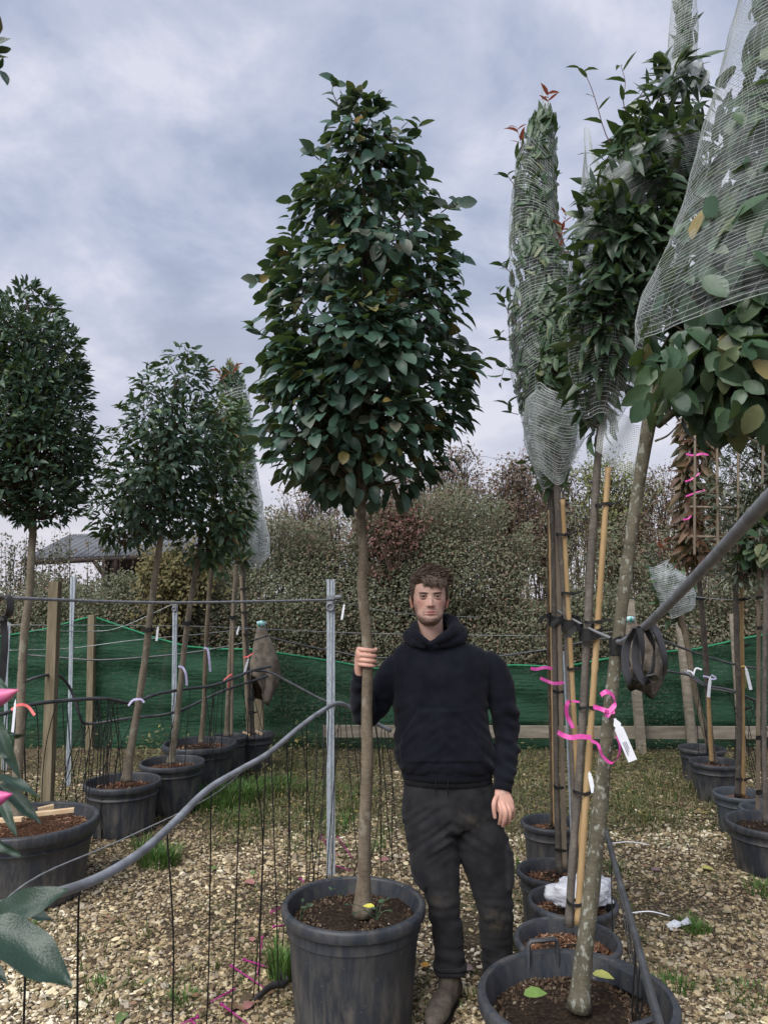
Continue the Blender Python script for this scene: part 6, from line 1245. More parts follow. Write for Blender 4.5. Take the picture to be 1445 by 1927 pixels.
    pts = [(797, 1215, 3.25, 0.014), (780, 1208, 3.28, 0.022), (768, 1199, 3.34, 0.027), (780, 1191, 3.41, 0.034), (815, 1187, 3.45, 0.042), (852, 1185, 3.44, 0.04), (868, 1193, 3.36, 0.032), (858, 1204, 3.29, 0.026), (830, 1213, 3.25, 0.016)]
    s = spline([(*P(a, b_, y), r) for a, b_, y, r in pts], 50); mb.tube(s[:, :3], s[:, 3], 18, ends=True)
    V, F, N = remesh(mb, 0.0055, 3); V = V + N * (0.004 * nz(V, 16, 4) + 0.003 * nz(V, 34, 7))[:, None]; build((V, F), 'hood', HOOD, PB)
    # t-shirt tail under the hem
    mb = MB(); q = [P(842, y, Yt) for y in (1445, 1460, 1472)]; mb.tube(q, [0.198, 0.196, 0.194], 48, ry=[0.112, 0.111, 0.110]); build(mb, 'shirt_hem', cloth('charcoal_jersey', (0.016, 0.016, 0.02), (0.024, 0.024, 0.03)), PB)
    # trousers
    mb = MB(); rows = [(1448, 770, 918, 0.098), (1475, 760, 928, 0.110), (1505, 756, 933, 0.116), (1535, 758, 938, 0.116), (1556, 764, 944, 0.105)]
    s = spline([(*P((a + c) / 2, y, 3.365), (c - a) / 2 * MP(a, y, 3.365), dd) for y, a, c, dd in rows], 20); mb.tube(s[:, :3], s[:, 3], 32, ry=s[:, 4])
    limb(mb, [(806, 1530, 3.365), (812, 1575, 3.355), (819, 1620, 3.345), (828, 1662, 3.33), (834, 1695, 3.315), (839, 1735, 3.32), (844, 1775, 3.325), (846, 1800, 3.315), (846, 1816, 3.305)], [0.108, 0.112, 0.104, 0.088, 0.069, 0.066, 0.066, 0.064, 0.056], 40, 24)
    limb(mb, [(893, 1530, 3.375), (905, 1580, 3.375), (915, 1625, 3.375), (924, 1665, 3.37), (930, 1705, 3.375), (933, 1745, 3.395), (935, 1785, 3.42), (936, 1830, 3.445), (936, 1865, 3.46)], [0.104, 0.114, 0.104, 0.090, 0.079, 0.073, 0.071, 0.067, 0.06], 40, 24)
    # cargo pockets on the outer thighs
    a, b_ = P(783, 1605, 3.33), P(796, 1664, 3.32); mb.tube(spline([a, a.lerp(b_, 0.5) + Vector((-0.004, 0, 0)), b_], 8), [0.020, 0.032, 0.034, 0.034, 0.034, 0.034, 0.033, 0.024], 16, ry=0.07, up=(0, 1, 0), ends=True)
    a, b_ = P(948, 1588, 3.37), P(954, 1664, 3.37); mb.tube(spline([a, a.lerp(b_, 0.5) + Vector((0.004, 0, 0)), b_], 8), [0.020, 0.030, 0.032, 0.032, 0.032, 0.032, 0.031, 0.022], 16, ry=0.075, up=(0, 1, 0), ends=True)
    V, F, N = remesh(mb, 0.0065, 4)
    zc_ = V[:, 1] * cT + (V[:, 2] - CAMH) * sT; px = CX + V[:, 0] / zc_ * FPX; py = CY - (-(V[:, 1]) * sT + (V[:, 2] - CAMH) * cT) / zc_ * FPX
    disp = 0.004 * nz(V, 10, 11) + 0.003 * nz(V, 24, 13)
    thigh = smooth01(1500, 1540, py) * (1 - smooth01(1600, 1640, py)); disp += 0.009 * thigh * nz(np.stack([px * 0.004, py * 0.016 - np.abs(px - 850) * 0.010, V[:, 1]], 1), 5, 15)
    knee = smooth01(1665, 1690, py) * (1 - smooth01(1735, 1760, py)); disp += 0.010 * knee * nz(V, 15, 17, (0.6, 0.6, 2.0))
    ank = smooth01(1760, 1785, py); disp += 0.012 * ank * nz(V, 15, 19, (0.6, 0.6, 2.2))
    V = V + N * disp[:, None]
    kn = np.exp(-((px - 935) / 30) ** 2 - ((py - 1735) / 22) ** 2) + 0.5 * np.exp(-((px - 835) / 28) ** 2 - ((py - 1690) / 20) ** 2) + 0.55 * np.exp(-((px - 885) / 30) ** 2 - ((py - 1548) / 22) ** 2)
    mud = np.clip(kn * (0.35 + 0.9 * nz(V, 30, 21) + 0.5 * nz(V, 70, 23)), 0, 0.6); build((V, F), 'trousers', TRO, PB, attrs={'mud': mud})
    mb = MB(); a = np.linspace(0, 6.2832, 40)
    cuffc = P(846.5, 1815, 3.307)
    for dz, r in ((0.0, 0.062), (-0.018, 0.060)): mb.tube([cuffc + Vector((math.cos(q) * r, math.sin(q) * r, dz + 0.004 * math.sin(q * 3))) for q in a], 0.010, 8, False)
    build(mb, 'trouser_cuff', TRO, PB, attrs={'mud': np.zeros(mb.n)})
    # drawcords
    for x in (820, 843):
        mb = MB(); mb.tube([P(x, 1466, 3.245), P(x, 1478, 3.238), P(x - 0.5, 1490 + (8 if x > 830 else 0), 3.235)], 0.0022, 6); build(mb, 'drawcord', RIB, PB)
    # boots
    bt = M('brown_suede', 0.9, 0.15); bt.color(bt.ramp(bt.noise(26, 5, 0.65), [(0.35, (0.065, 0.054, 0.045)), (0.7, (0.14, 0.12, 0.10))])); bt.bump(bt.noise(160, 3), 0.5, 0.002); bt = bt.m; sole = simple('boot_sole', (0.012, 0.01, 0.009), (0.03, 0.025, 0.02), 20, 0.8, 0.2, 0.3)
    def boot(ax_, ay, ang):
        dv = Vector((math.sin(ang), -math.cos(ang), 0)); rt = Vector((math.cos(ang), math.sin(ang), 0)); A = Vector((ax_, ay, 0)); mb = MB()
        q = [A + Vector((0, 0, 0.19)), A + Vector((0, 0, 0.13)), A + dv * 0.01 + Vector((0, 0, 0.085)), A + dv * 0.02 + Vector((0, 0, 0.05))]; mb.tube(spline(q, 12), [0.046] * 4 + [0.045] * 4 + [0.044] * 4, 20, ry=np.linspace(0.050, 0.075, 12), up=tuple(dv), ends=False)
        q = [A - dv * 0.055 + Vector((0, 0, 0.05)), A + Vector((0, 0, 0.055)), A + dv * 0.09 + Vector((0, 0, 0.056)), A + dv * 0.15 + Vector((0, 0, 0.047)), A + dv * 0.195 + Vector((0, 0, 0.038))]
        s = spline([(*p, r, h) for p, r, h in zip(q, (0.036, 0.040, 0.045, 0.050, 0.040), (0.042, 0.048, 0.044, 0.034, 0.026))], 20); mb.tube(s[:, :3], s[:, 3], 22, ry=s[:, 4], up=(0, 0, 1), ends=True)
        V, F, N = remesh(mb, 0.005, 4); V[:, 2] = np.maximum(V[:, 2], 0.012); V += N * (0.003 * nz(V, 22, 5))[:, None]; bo = build((V, F), 'boot', bt, PB)
        mb = MB(); s2 = np.array([A - dv * 0.075, A - dv * 0.03, A + dv * 0.06, A + dv * 0.14, A + dv * 0.20, A + dv * 0.232]); s3 = spline([(*p, r) for p, r in zip(s2, (0.026, 0.038, 0.040, 0.050, 0.042, 0.012))], 18); mb.tube(s3[:, :3] + np.array([0, 0, 0.014]), s3[:, 3], 16, ry=0.013, up=(0, 0, 1)); build(mb, 'sole', sole, bo)
    a = P(847, 1828, 3.30); boot(a.x, 3.31, -0.42)
    a = P(937, 1850, 3.46); boot(a.x + 0.005, 3.47, 0.12)
person()
# ================================================================ irrigation lines
def drip_line(name, label, pts, r, mat, tubes, tr=0.0028, n=70, stakes=()):
    """pts (px,py,Y); tubes: (t along pipe 0..1, [end px,py,Y or ground], bow)"""
    q = [P(*p) for p in pts]; b = Vector((q[0].x, q[0].y, 0)); t = thing(name, b, label, 'irrigation pipe'); s = spline(q, n); mb = MB(); mb.tube(s, r, 12); build(mb, 'pipe', mat, t)
    for (u, ex, ey, bow) in tubes:
        k = min(n - 1, int(u * (n - 1))); a = Vector(s[k]) - Vector((0, 0, r * 0.8)); e = ex if isinstance(ex, Vector) else a + Vector((ex, ey, -a.z + 0.02))
        m1 = a.lerp(e, 0.33) + Vector((bow, 0, 0)); m2 = a.lerp(e, 0.7) + Vector((bow * 0.9 + random.gauss(0, 0.008), 0, 0))
        mb = MB(); mb.tube(spline([a, a + Vector((bow * 0.3, 0, -0.05)), m1, m2, e], 16), tr, 6); build(mb, 'drip_tube', MAT_tube, t)
    return t, s
tubesA = [(0.13, 0.02, 0.0, 0.0), (0.20, 0.03, 0.05, -0.01), (0.36, 0.055, 0.0, 0.01), (0.44, -0.002, 0.02, 0.005), (0.505, -0.02, 0.02, 0.0), (0.545, 0.02, 0.1, 0.03), (0.57, -0.03, 0.0, 0.01), (0.585, 0.06, -0.1, 0.0), (0.62, 0.03, 0.0, 0.01), (0.635, -0.05, 0.1, 0.0), (0.66, 0.06, 0.0, 0.02), (0.68, 0.0, 0.1, 0.0), (0.71, -0.05, -0.2, 0.02), (0.73, -0.02, -0.3, 0.03), (0.755, -0.08, -0.2, 0.02), (0.775, 0.0, -0.2, 0.01), (0.80, -0.06, -0.1, 0.0), (0.84, 0.10, 0.0, -0.01), (0.86, 0.15, 0.0, -0.01), (0.90, 0.02, 0.0, 0.0), (0.93, -0.08, 0.0, 0.04), (0.95, -0.06, 0.0, 0.06), (0.965, 0.03, 0.1, 0.02), (0.975, 0.08, 0.1, -0.01), (0.985, 0.1, 0.0, 0.01), (0.992, 0.02, 0.0, 0.02)]
drip_line('drip_pipe', 'long grey irrigation pipe curving up past the held tree with black tubes', [(-140, 1722, 1.55), (-40, 1712, 1.66), (80, 1688, 1.82), (180, 1655, 1.98), (260, 1608, 2.18), (320, 1556, 2.42), (390, 1487, 2.8), (450, 1450, 3.1), (505, 1418, 3.35), (560, 1372, 3.7), (600, 1342, 4.0), (634, 1324, 4.3), (660, 1332, 4.45), (690, 1352, 4.55), (735, 1375, 4.65)], 0.0125, MAT_pipe, tubesA, n=120)
mb = MB(); q = spline([P(-40, 1740, 1.6), P(70, 1650, 1.9), P(230, 1580, 2.25), P(400, 1497, 2.85), P(480, 1430, 3.3)], 20); mb.tube(q, 0.0022, 5); props(build(mb, 'guide_wire', MAT_wire, base=q[0]), 'taut pale wire running just above the curved grey pipe', 'wire')
tubesB = [(random.uniform(0.02, 0.98), random.gauss(0, 0.08), random.gauss(0, 0.1), random.gauss(0, 0.03)) for _ in range(34)] + [(0.36 + random.gauss(0, 0.015), random.gauss(0.02, 0.05), random.gauss(0, 0.1), random.gauss(0, 0.04)) for _ in range(7)]
drip_line('drip_pipe', 'dark irrigation pipe tied level behind the ribboned trunks', [(-60, 1350, 4.6), (0, 1345, 4.75), (60, 1326, 5.0), (140, 1317, 5.3), (200, 1315, 5.5), (250, 1323, 5.7), (290, 1308, 5.9), (340, 1298, 6.2), (400, 1290, 6.5), (440, 1276, 6.8), (475, 1262, 7.0), (510, 1254, 7.1)], 0.013, MAT_pipedark, tubesB, 0.0032, 90)
drip_line('drip_pipe', 'black irrigation pipe looping over and dropping behind the timber post', [(40, 1285, 6.0), (80, 1272, 6.1), (112, 1272, 6.3), (135, 1300, 6.4), (150, 1345, 6.4), (165, 1362, 6.5), (240, 1352, 6.6), (330, 1340, 6.8), (420, 1300, 7.1), (505, 1272, 7.3)], 0.012, MAT_pipedark, [(random.uniform(0.35, 0.95), random.gauss(0, 0.08), random.gauss(0, 0.1), random.gauss(0, 0.03)) for _ in range(18)], 0.0032, 60)
drip_line('drip_pipe', 'black irrigation pipe sloping from hessian post down to the metal post', [(480, 1262, 7.4), (510, 1266, 7.4), (560, 1292, 7.2), (620, 1322, 7.0), (680, 1335, 6.9)], 0.012, MAT_pipedark, [(random.uniform(0.1, 0.95), random.gauss(0, 0.08), 0, random.gauss(0, 0.03)) for _ in range(6)], 0.003, 40)
drip_line('drip_pipe', 'dark irrigation pipe sloping down past the pot with raised handles', [(1262, 1990, 1.86), (1232, 1900, 2.05), (1190, 1745, 2.55), (1160, 1640, 3.05), (1138, 1560, 3.6), (1118, 1490, 4.3)], 0.0125, MAT_pipedark,
          [(0.30, -0.10, 0.1, 0.0), (0.36, -0.08, 0.0, 0.01), (0.38, -0.05, 0.0, 0.0), (0.42, -0.03, -0.1, 0.01), (0.45, 0.01, -0.2, 0.0), (0.55, -0.06, -0.3, 0.02), (0.6, -0.03, -0.3, 0.01), (0.7, -0.04, -0.1, 0.0)], 0.0028, 70)
drip_line('drip_pipe', 'far grey pipe with hanging tubes behind the white tagged trunks', [(1285, 1262, 6.9), (1330, 1292, 6.8), (1380, 1302, 6.7), (1430, 1320, 6.6), (1500, 1326, 6.5)], 0.011, MAT_pipe, [(random.uniform(0.05, 0.95), random.gauss(0.05, 0.1), 0, random.gauss(0, 0.03)) for _ in range(16)], 0.003, 40)
for lab, a, b in [('pale nylon strap held by the lower clip of the sloping pipe', (1150, 1587, 3.42), (1222, 1590, 3.45)), ('pale nylon strap held by the upper clip of the sloping pipe', (1186, 1718, 2.72), (1260, 1724, 2.76))]:
    A, B = P(*a), P(*b); mb = MB(); mb.tube(spline([A, A.lerp(B, 0.5) + Vector((0, 0, 0.01)), B], 10), 0.0022, 5); mb.tube([A + Vector((-0.02, 0, 0)), A], 0.006, 8); props(build(mb, 'zip_tie', MAT_white, base=A), lab, 'cable tie')
# magenta drip stakes lying about
for i, (x0, y0, x1, y1) in enumerate([(436, 1818, 506, 1864), (460, 1806, 530, 1828), (494, 1764, 484, 1838), (440, 1862, 392, 1888), (418, 1890, 470, 1930), (516, 1744, 542, 1740), (372, 1914, 330, 1932), (604, 1578, 640, 1612), (636, 1576, 664, 1616), (628, 1628, 664, 1640), (566, 1654, 574, 1662), (512, 1716, 534, 1704), (604, 1572, 620, 1588), (360, 1920, 376, 1935)]):
    a, b = G(x0, y0, 0.03), G(x1, y1, 0.012); d = (b - a); mb = MB(); mb.tube([a, a.lerp(b, 0.5), b], [0.0042, 0.0036, 0.0018], 6); sd = Vector((-d.y, d.x, 0)).normalized()
    mb.box(a, (0.014, 0.009, 0.010), Matrix.Rotation(math.atan2(d.y, d.x), 4, 'Z'), 0.002); mb.tube([a - sd * 0.010 + Vector((0, 0, 0.004)), a + sd * 0.010 + Vector((0, 0, 0.004))], 0.0028, 6)
    props(build(mb, 'drip_stake', MAT_purple, base=a), 'magenta plastic drip stake lying on gravel by the drip tubes', 'drip stake', 'magenta drip stakes')

# ================================================================ near cable on the right with hanging straps
cable('support_cable', 'thick grey coated cable slanting close past the hanging rubber straps', [(1560, 830, 0.60), (1445, 938, 0.78), (1330, 1062, 1.05), (1215, 1178, 1.45), (1172, 1207, 2.05), (1162, 1208, 2.42)], 0.0082, MAT_cable, 'cable', 50, seg=12)
cable('support_cable', 'steel cable joining the strapped stems of the cane row', [(1160, 1206, 2.44), (1115, 1186, 3.0), (1078, 1166, 3.46), (1050, 1150, 3.9), (1038, 1142, 4.6)], 0.0055, MAT_wire, 'cable', 30)
for lab, pts, w in [('narrow rubber strap loop beside the broad trunk strap', [(1196, 1182), (1180, 1210), (1176, 1250), (1184, 1282), (1196, 1280), (1206, 1262), (1208, 1220), (1203, 1182)], 0.017),
                    ('middle rubber strap loop folded over the cable', [(1205, 1178), (1196, 1215), (1198, 1255), (1210, 1282), (1224, 1270), (1230, 1230), (1222, 1196), (1212, 1176)], 0.018),
                    ('outer rubber strap loop curling away from the cable', [(1214, 1172), (1226, 1176), (1240, 1200), (1250, 1240), (1250, 1268), (1236, 1278), (1224, 1270)], 0.016)]:
    q = [P(a, b, 1.47 + 0.015 * math.sin(i * 1.7)) for i, (a, b) in enumerate(pts)]; s = spline(q, 40); mb = MB(); ph = np.linspace(0, 5, 40); mb.ribbon(s, w, np.stack([0.75 * np.cos(ph * 0.5) + 0.4, np.full(40, 0.5), 0.25 * np.sin(ph)], 1), 0.0028); props(build(mb, 'rubber_strap', MAT_strap, base=q[0], sharp=35), lab, 'strap')
# left strap looped over the head-height cable, hanging down
q = spline([P(-4, 1130, 2.72), P(8, 1122, 2.66), P(20, 1130, 2.66), P(18, 1155, 2.67), P(8, 1165, 2.7), P(10, 1210, 2.7), P(4, 1285, 2.7)], 40); mb = MB(); mb.ribbon(q, 0.024, np.stack([np.full(40, 0.9), np.full(40, 0.45), np.zeros(40)], 1), 0.004); mb.ribbon(spline([P(-10, 1160, 2.7), P(5, 1165, 2.65), P(22, 1156, 2.7)], 10), 0.012, (0, 0.3, 1), 0.004); props(build(mb, 'rubber_strap', MAT_strap, base=q[0], sharp=35), 'black rubber strap dangling from the head height cable by laurel trunk', 'strap')

# ================================================================ hessian sacks on posts
def sack(label, pts, Y, tear):
    mb = MB(); s = spline([(*P(a, b, Y), w * MP(a, b, Y), w * MP(a, b, Y) * 0.6) for a, b, w in pts], 26); mb.tube(s[:, :3], s[:, 3], 40, ry=s[:, 4], cap=True); V = mb.verts(); n = len(s); ctr = np.repeat(s[:, :3], 40, 0); a = np.tile(np.linspace(0, 6.2832, 40, endpoint=False), n); u = np.repeat(np.linspace(0, 1, n), 40)
    fac = 1 + u * (0.28 * np.sin(a * 3 + 1 + u * 2) + 0.16 * np.sin(a * 7 + u * 5)) + 0.10 * nz(V, 9, Y); V = ctr + (V - ctr) * fac[:, None]; V[:, 2] += np.where(u > 0.8, (u - 0.8) * 0.7 * np.sin(a * 2 + tear), 0)
    t = thing('hessian_sack', P(*pts[0][:2], Y), label, 'sack'); build((V, mb.F), 'cloth', MAT_hess, t)
    c = P(pts[0][0], pts[0][1] - 3, Y - 0.06); mb = MB(); mb.ribbon([c + Vector((-0.045, 0.012, 0.0)), c + Vector((0, 0, 0.012)), c + Vector((0.045, 0.012, 0.0))], 0.06, (0, -0.25, 1), 0.002); build(mb, 'label_sheet', MAT_teal, t)
sack('brown hessian sack draped over the post beside the slim netted tree', [(492, 1178, 8), (494, 1200, 14), (497, 1225, 20), (497, 1250, 25), (495, 1275, 26), (490, 1300, 18)], 8.1, 0.5)
sack('brown hessian sack draped behind the hanging rubber straps', [(1186, 1170, 8), (1191, 1190, 20), (1198, 1215, 32), (1203, 1240, 38), (1203, 1262, 38), (1198, 1280, 24)], 7.6, 2.0)

# ================================================================ ribbons and tags
def strip(name, label, pts, Y, wpx, mat, cat, wd=(0, 0.3, 1), group=None, dY=0.006):
    q = [P(a, b, Y + dY * math.sin(i * 2.1)) for i, (a, b) in enumerate(pts)]; s = spline(q, 24); mb = MB(); mb.ribbon(s, wpx * MP(pts[0][0], pts[0][1], Y), wd, 0.0006); return props(build(mb, name, mat, base=q[0], sharp=35), label, cat, group)
for lab, pts, Y, w, wd in [('pink ribbon tail sticking out towards the man from the thin dark stem', [(998, 1258), (1010, 1259), (1024, 1256), (1040, 1258), (1046, 1256)], 4.6, 6, (0, 0.3, 1)), ('narrow pink ribbon round the grey stem and stake', [(1016, 1276), (1030, 1282), (1042, 1286), (1056, 1285), (1070, 1283)], 3.87, 6, (0, 0.3, 1)),
                           ('long pink ribbon curling down the crooked stem', [(1090, 1321), (1072, 1320), (1066, 1328), (1066, 1345), (1072, 1358), (1078, 1370)], 3.4, 8, (0.95, 0.3, 0.1)), ('pink ribbon bow round the lichen trunk and magnolia', [(1116, 1330), (1130, 1334), (1145, 1338), (1156, 1325), (1152, 1308), (1140, 1302), (1130, 1308)], 2.42, 9, (0.1, 0.5, 0.9)),
                           ('pink ribbon tail crossing below the bow on lichen trunk', [(1156, 1340), (1148, 1341), (1138, 1338), (1142, 1348), (1150, 1336)], 2.41, 6, (0.2, 0.4, 0.9)), ('wide pink ribbon strip bound across the two cane pairs', [(1049, 1378), (1060, 1384), (1075, 1388), (1090, 1386), (1112, 1388)], 3.02, 9, (0, 0.3, 1)), ('pink ribbon loop dangling under the white plant tag', [(1112, 1394), (1124, 1400), (1128, 1410), (1134, 1424), (1150, 1436), (1162, 1426), (1166, 1404), (1160, 1384)], 2.42, 7, (0.7, 0.6, 0.3))]:
    strip('ribbon', lab, pts, Y, w, MAT_pink, 'ribbon', wd)
for lab, pts, Y, w, mt, wd in [('coral ribbon tied round the trunk in the slat pot', [(22, 1336), (32, 1328), (40, 1326), (48, 1327), (56, 1332), (66, 1346)], 4.37, 5, MAT_coral, (0, 0.3, 1)), ('lilac ribbon bow on the loose round headed trunk', [(242, 1328), (250, 1318), (258, 1316), (266, 1316), (272, 1322)], 5.5, 4, MAT_lilac, (0, 0.3, 1)), ('lilac ribbon strip hanging on the lower dark crowned trunk', [(336, 1254), (344, 1256), (350, 1268), (352, 1290)], 6.05, 4, MAT_lilac, (0.9, 0.3, 0.2)), ('lilac ribbon strip hanging on the slender trunk', [(384, 1219), (391, 1222), (394, 1240), (396, 1264)], 6.65, 4, MAT_lilac, (0.9, 0.3, 0.2)), ('coral ribbon knot on the pale staked trunk', [(418, 1284), (428, 1274), (436, 1270), (432, 1282), (430, 1296)], 7.1, 3, MAT_coral, (0.5, 0.3, 0.8)), ('coral ribbon on the slim wrapped trunk', [(458, 1237), (466, 1236), (472, 1232), (477, 1230)], 7.45, 3, MAT_coral, (0, 0.3, 1)),
                               ('lilac ribbon bow on the brown column trunk', [(1322, 1272), (1332, 1274), (1340, 1278), (1347, 1276), (1338, 1270)], 6.2, 3, MAT_lilac, (0, 0.3, 1)), ('white ribbon loop on the leaning bagged trunk', [(1292, 1262), (1300, 1264), (1304, 1270), (1303, 1276), (1308, 1258), (1320, 1260)], 6.95, 3, MAT_white, (0, 0.3, 1)), ('thin yellow tie on the trellised stem', [(1384, 1254), (1392, 1255), (1400, 1254), (1402, 1270), (1403, 1296)], 5.28, 2.5, MAT_yel, (0.3, 0.3, 0.8)), ('pink tie high on the brown column', [(1290, 854), (1305, 857), (1320, 854), (1332, 856)], 5.6, 4, MAT_pink, (0, 0.3, 1)), ('pink tie midway down the brown column', [(1288, 906), (1300, 902), (1316, 890)], 5.6, 3, MAT_pink, (0, 0.3, 1)), ('pink tie low on the brown column', [(1290, 934), (1306, 928), (1326, 922)], 5.6, 3, MAT_pink, (0, 0.3, 1)), ('pink tie near the foot of the brown column', [(1284, 978), (1294, 976), (1300, 970)], 5.6, 3, MAT_pink, (0, 0.3, 1))]:
    strip('ribbon', lab, pts, Y, w, mt, 'ribbon', wd)
def tag(label, x0, y0, x1, y1, wpx, Y, printed=False):
    a, b = P(x0, y0, Y), P(x1, y1, Y - 0.02); w = wpx * MP(x0, y0, Y); d = (b - a); sd = Vector((d.z, 0, -d.x)).normalized(); t = thing('plant_tag', a, label, 'tag')
    mb = MB(); s = [a, a + d * 0.04, a + d * 0.14, a + d * 0.2, a + d * 0.24, b]; mb.ribbon(s, [w * 0.25, w * 0.3, w * 0.9, w * 0.6, w, w], tuple(sd), 0.0008); build(mb, 'sheet', MAT_white, t, smooth=False)
    if printed:
        for k, (o, ln) in enumerate(((0.22, 0.30), (0.05, 0.24), (-0.12, 0.18))):
            m2 = MB(); c = a + d * 0.55 + sd * w * o + Vector((0, -0.0016, 0)); m2.ribbon([c, c + d * ln], w * 0.07, tuple(sd), 0.0004); build(m2, 'print_line', MAT_ink, t, smooth=False)
tag('large white plant tag with faint print hanging off the lichen trunk', 1156, 1352, 1190, 1432, 17, 2.36, True)
tag('long white plant tag hanging at the coral ribbon of the slat pot trunk', 30, 1316, 24, 1382, 5, 4.33)
tag('white plant tag dangling from the clamp on the tall metal post', 648, 1136, 643, 1166, 4, 4.66)
tag('white plant tag hanging near tie of the loose round headed trunk', 298, 1178, 295, 1206, 4, 5.5)
tag('white plant tag at the wire beside the slim wrapped trunk', 450, 1178, 446, 1194, 3, 7.4)
tag('white plant tag on the coral ribbon of the slim wrapped trunk', 468, 1238, 459, 1270, 4, 7.4)
tag('white plant tag hanging from the lilac bow on the brown column trunk', 1336, 1272, 1332, 1312, 6, 6.15)
tag('white plant tag on the yellow tie of the trellised stem', 1402, 1254, 1412, 1298, 6, 5.25)
tag('white plant tag poking out behind the magnolia canes', 1108, 1452, 1116, 1492, 8, 3.0)

# ================================================================ bag, slats, litter
def bag():
    c = P(1092, 1680, 3.46); mb = MB(); mb.ell(c + Vector((0, 0, 0.005)), (0.135, 0.085, 0.055), None, 60, 36); V = mb.verts(); dv = V - np.array(tuple(c)); n1 = nz(V, 11, 3); n2 = nz(V, 26, 5); n3 = nz(V, 55, 8); V = np.array(tuple(c)) + dv * (1 + 0.55 * n1 + 0.32 * np.abs(n2) + 0.14 * np.abs(n3))[:, None]
    zb = c.z - 0.035; V[:, 2] = np.maximum(V[:, 2], zb); m = M('crumpled_polythene', 0.3, 0.5, (0.72, 0.74, 0.80)); m.translucent(0.3, (0.7, 0.72, 0.78)); m.bump(m.noise(60, 4), 0.6, 0.01); props(build((V, mb.F), 'plastic_bag', m.m, base=c), 'crumpled white polythene bag lying in a black pot', 'plastic bag')
bag()
for lab, a, b, Yp in [('pale timber slat lying flat before the trunk in the biggest slat pot', (-20, 1545, 4.28), (44, 1541, 4.28), 0), ('curved pale timber slat leaning up beside the trunk in the biggest slat pot', (48, 1534, 4.38), (140, 1524, 4.46), 0), ('short pale timber slat half buried behind another in the biggest slat pot', (72, 1524, 4.58), (102, 1517, 4.62), 0), ('shorter timber slat in the pot under the slim wrapped tree', (457, 1378, 7.45), (470, 1384, 7.45), 0), ('timber slat by the rim of the pot under slim wrapped tree', (481, 1375, 7.5), (494, 1382, 7.5), 0)]:
    A, B = P(*a), P(*b); d = B - A; R = Matrix.Rotation(math.atan2(d.y, d.x), 4, 'Z') @ Matrix.Rotation(-math.asin(d.z / d.length), 4, 'Y'); mb = MB(); mb.box((A + B) / 2, (d.length, 0.035, 0.022), R, 0.002); props(build(mb, 'wood_offcut', MAT_slat, base=A, smooth=False), lab, 'wood piece')
T_fl = leaf_template(0.55, 0.3, 0.15); fl_mats = {}
def fallen(label, px, py, size, col, z=0.018, ang=None, Y=None):
    key = str(col)
    if key not in fl_mats: fl_mats[key] = simple('fallen_leaf_' + str(len(fl_mats)), col, tuple(min(1, q * 1.35) for q in col), 40, 0.5, 0.35, 0.2)
    q = G(px, py, z) if Y is None else P(px, py, Y); a = random.uniform(0, 6.28) if ang is None else ang; d = np.array([[math.cos(a), math.sin(a), 0.12]]); V, F, A = leaves_np(T_fl, np.array([tuple(q)]), frames(d, np.array([[0.15, -0.35, 1.0]])), np.array([size]), np.array([0.5])); props(build((V, F), 'fallen_leaf', fl_mats[key], base=q), label, 'leaf')
PINK, GRN, YEL, ORG, BRN = (0.26, 0.12, 0.11), (0.10, 0.15, 0.05), (0.42, 0.40, 0.07), (0.5, 0.26, 0.04), (0.12, 0.07, 0.04)
fallen('bright green fallen leaf in the handled pot', 985, 1872, 0.075, (0.11, 0.18, 0.045), Y=2.42, ang=0.1); fallen('yellow fallen leaf behind the lichen trunk in the handled pot', 1114, 1832, 0.07, (0.28, 0.29, 0.08), Y=2.62, ang=-0.5)
fallen('orange fallen leaf on gravel behind the man\'s boot', 792, 1818, 0.05, ORG, ang=0.4)
for lab, px, py, s, c in [('pink fallen leaf on gravel between the held trunk and the man', 732, 1616, 0.07, PINK), ('long pink fallen leaf on gravel among the hanging drip tubes', 478, 1664, 0.09, PINK), ('pinkish leaf among gravel near the drip stakes', 476, 1772, 0.06, PINK), ('pink leaf beside the lowest drip stakes', 458, 1900, 0.07, PINK), ('yellow green leaf on gravel by the thin tubes', 472, 1640, 0.06, GRN), ('pale leaf on gravel below the curved pipe', 396, 1636, 0.06, GRN), ('green fallen leaf near the big foreground leaf', 236, 1905, 0.08, GRN), ('grey pink leaf beside the man\'s hidden boot', 890, 1822, 0.08, (0.22, 0.16, 0.15)), ('pale leaf on path near the sloping pipe', 1255, 1590, 0.06, (0.2, 0.25, 0.14)), ('curled yellow leaf on the path gravel', 1318, 1632, 0.08, (0.3, 0.28, 0.08)), ('brown leaf lying on the path near pipe', 1288, 1832, 0.07, BRN), ('purple brown leaf in mid path', 1224, 1636, 0.06, (0.14, 0.09, 0.1)), ('dark leaf on gravel near magenta stakes', 448, 1888, 0.08, BRN), ('dark shiny leaf by the grass clump near the algae stained pot', 232, 1622, 0.09, (0.03, 0.03, 0.028)), ('yellow leaf on soil at the main trunk foot', 705, 1708, 0.05, YEL)]:
    if 'main trunk' in lab: fallen(lab, px, py, s, c, Y=3.02)
    else: fallen(lab, px, py, s, c)
for _ in range(90):
    px, py = random.uniform(150, 1440), random.uniform(1560, 1920); fallen('small dry brown leaf scattered on the gravel', px, py, random.uniform(0.022, 0.055), random.choice([BRN, (0.2, 0.12, 0.07), (0.17, 0.15, 0.09)]))
for o in COL.objects:
    if o.get('label') == 'small dry brown leaf scattered on the gravel': o['group'] = 'dry leaves on gravel'
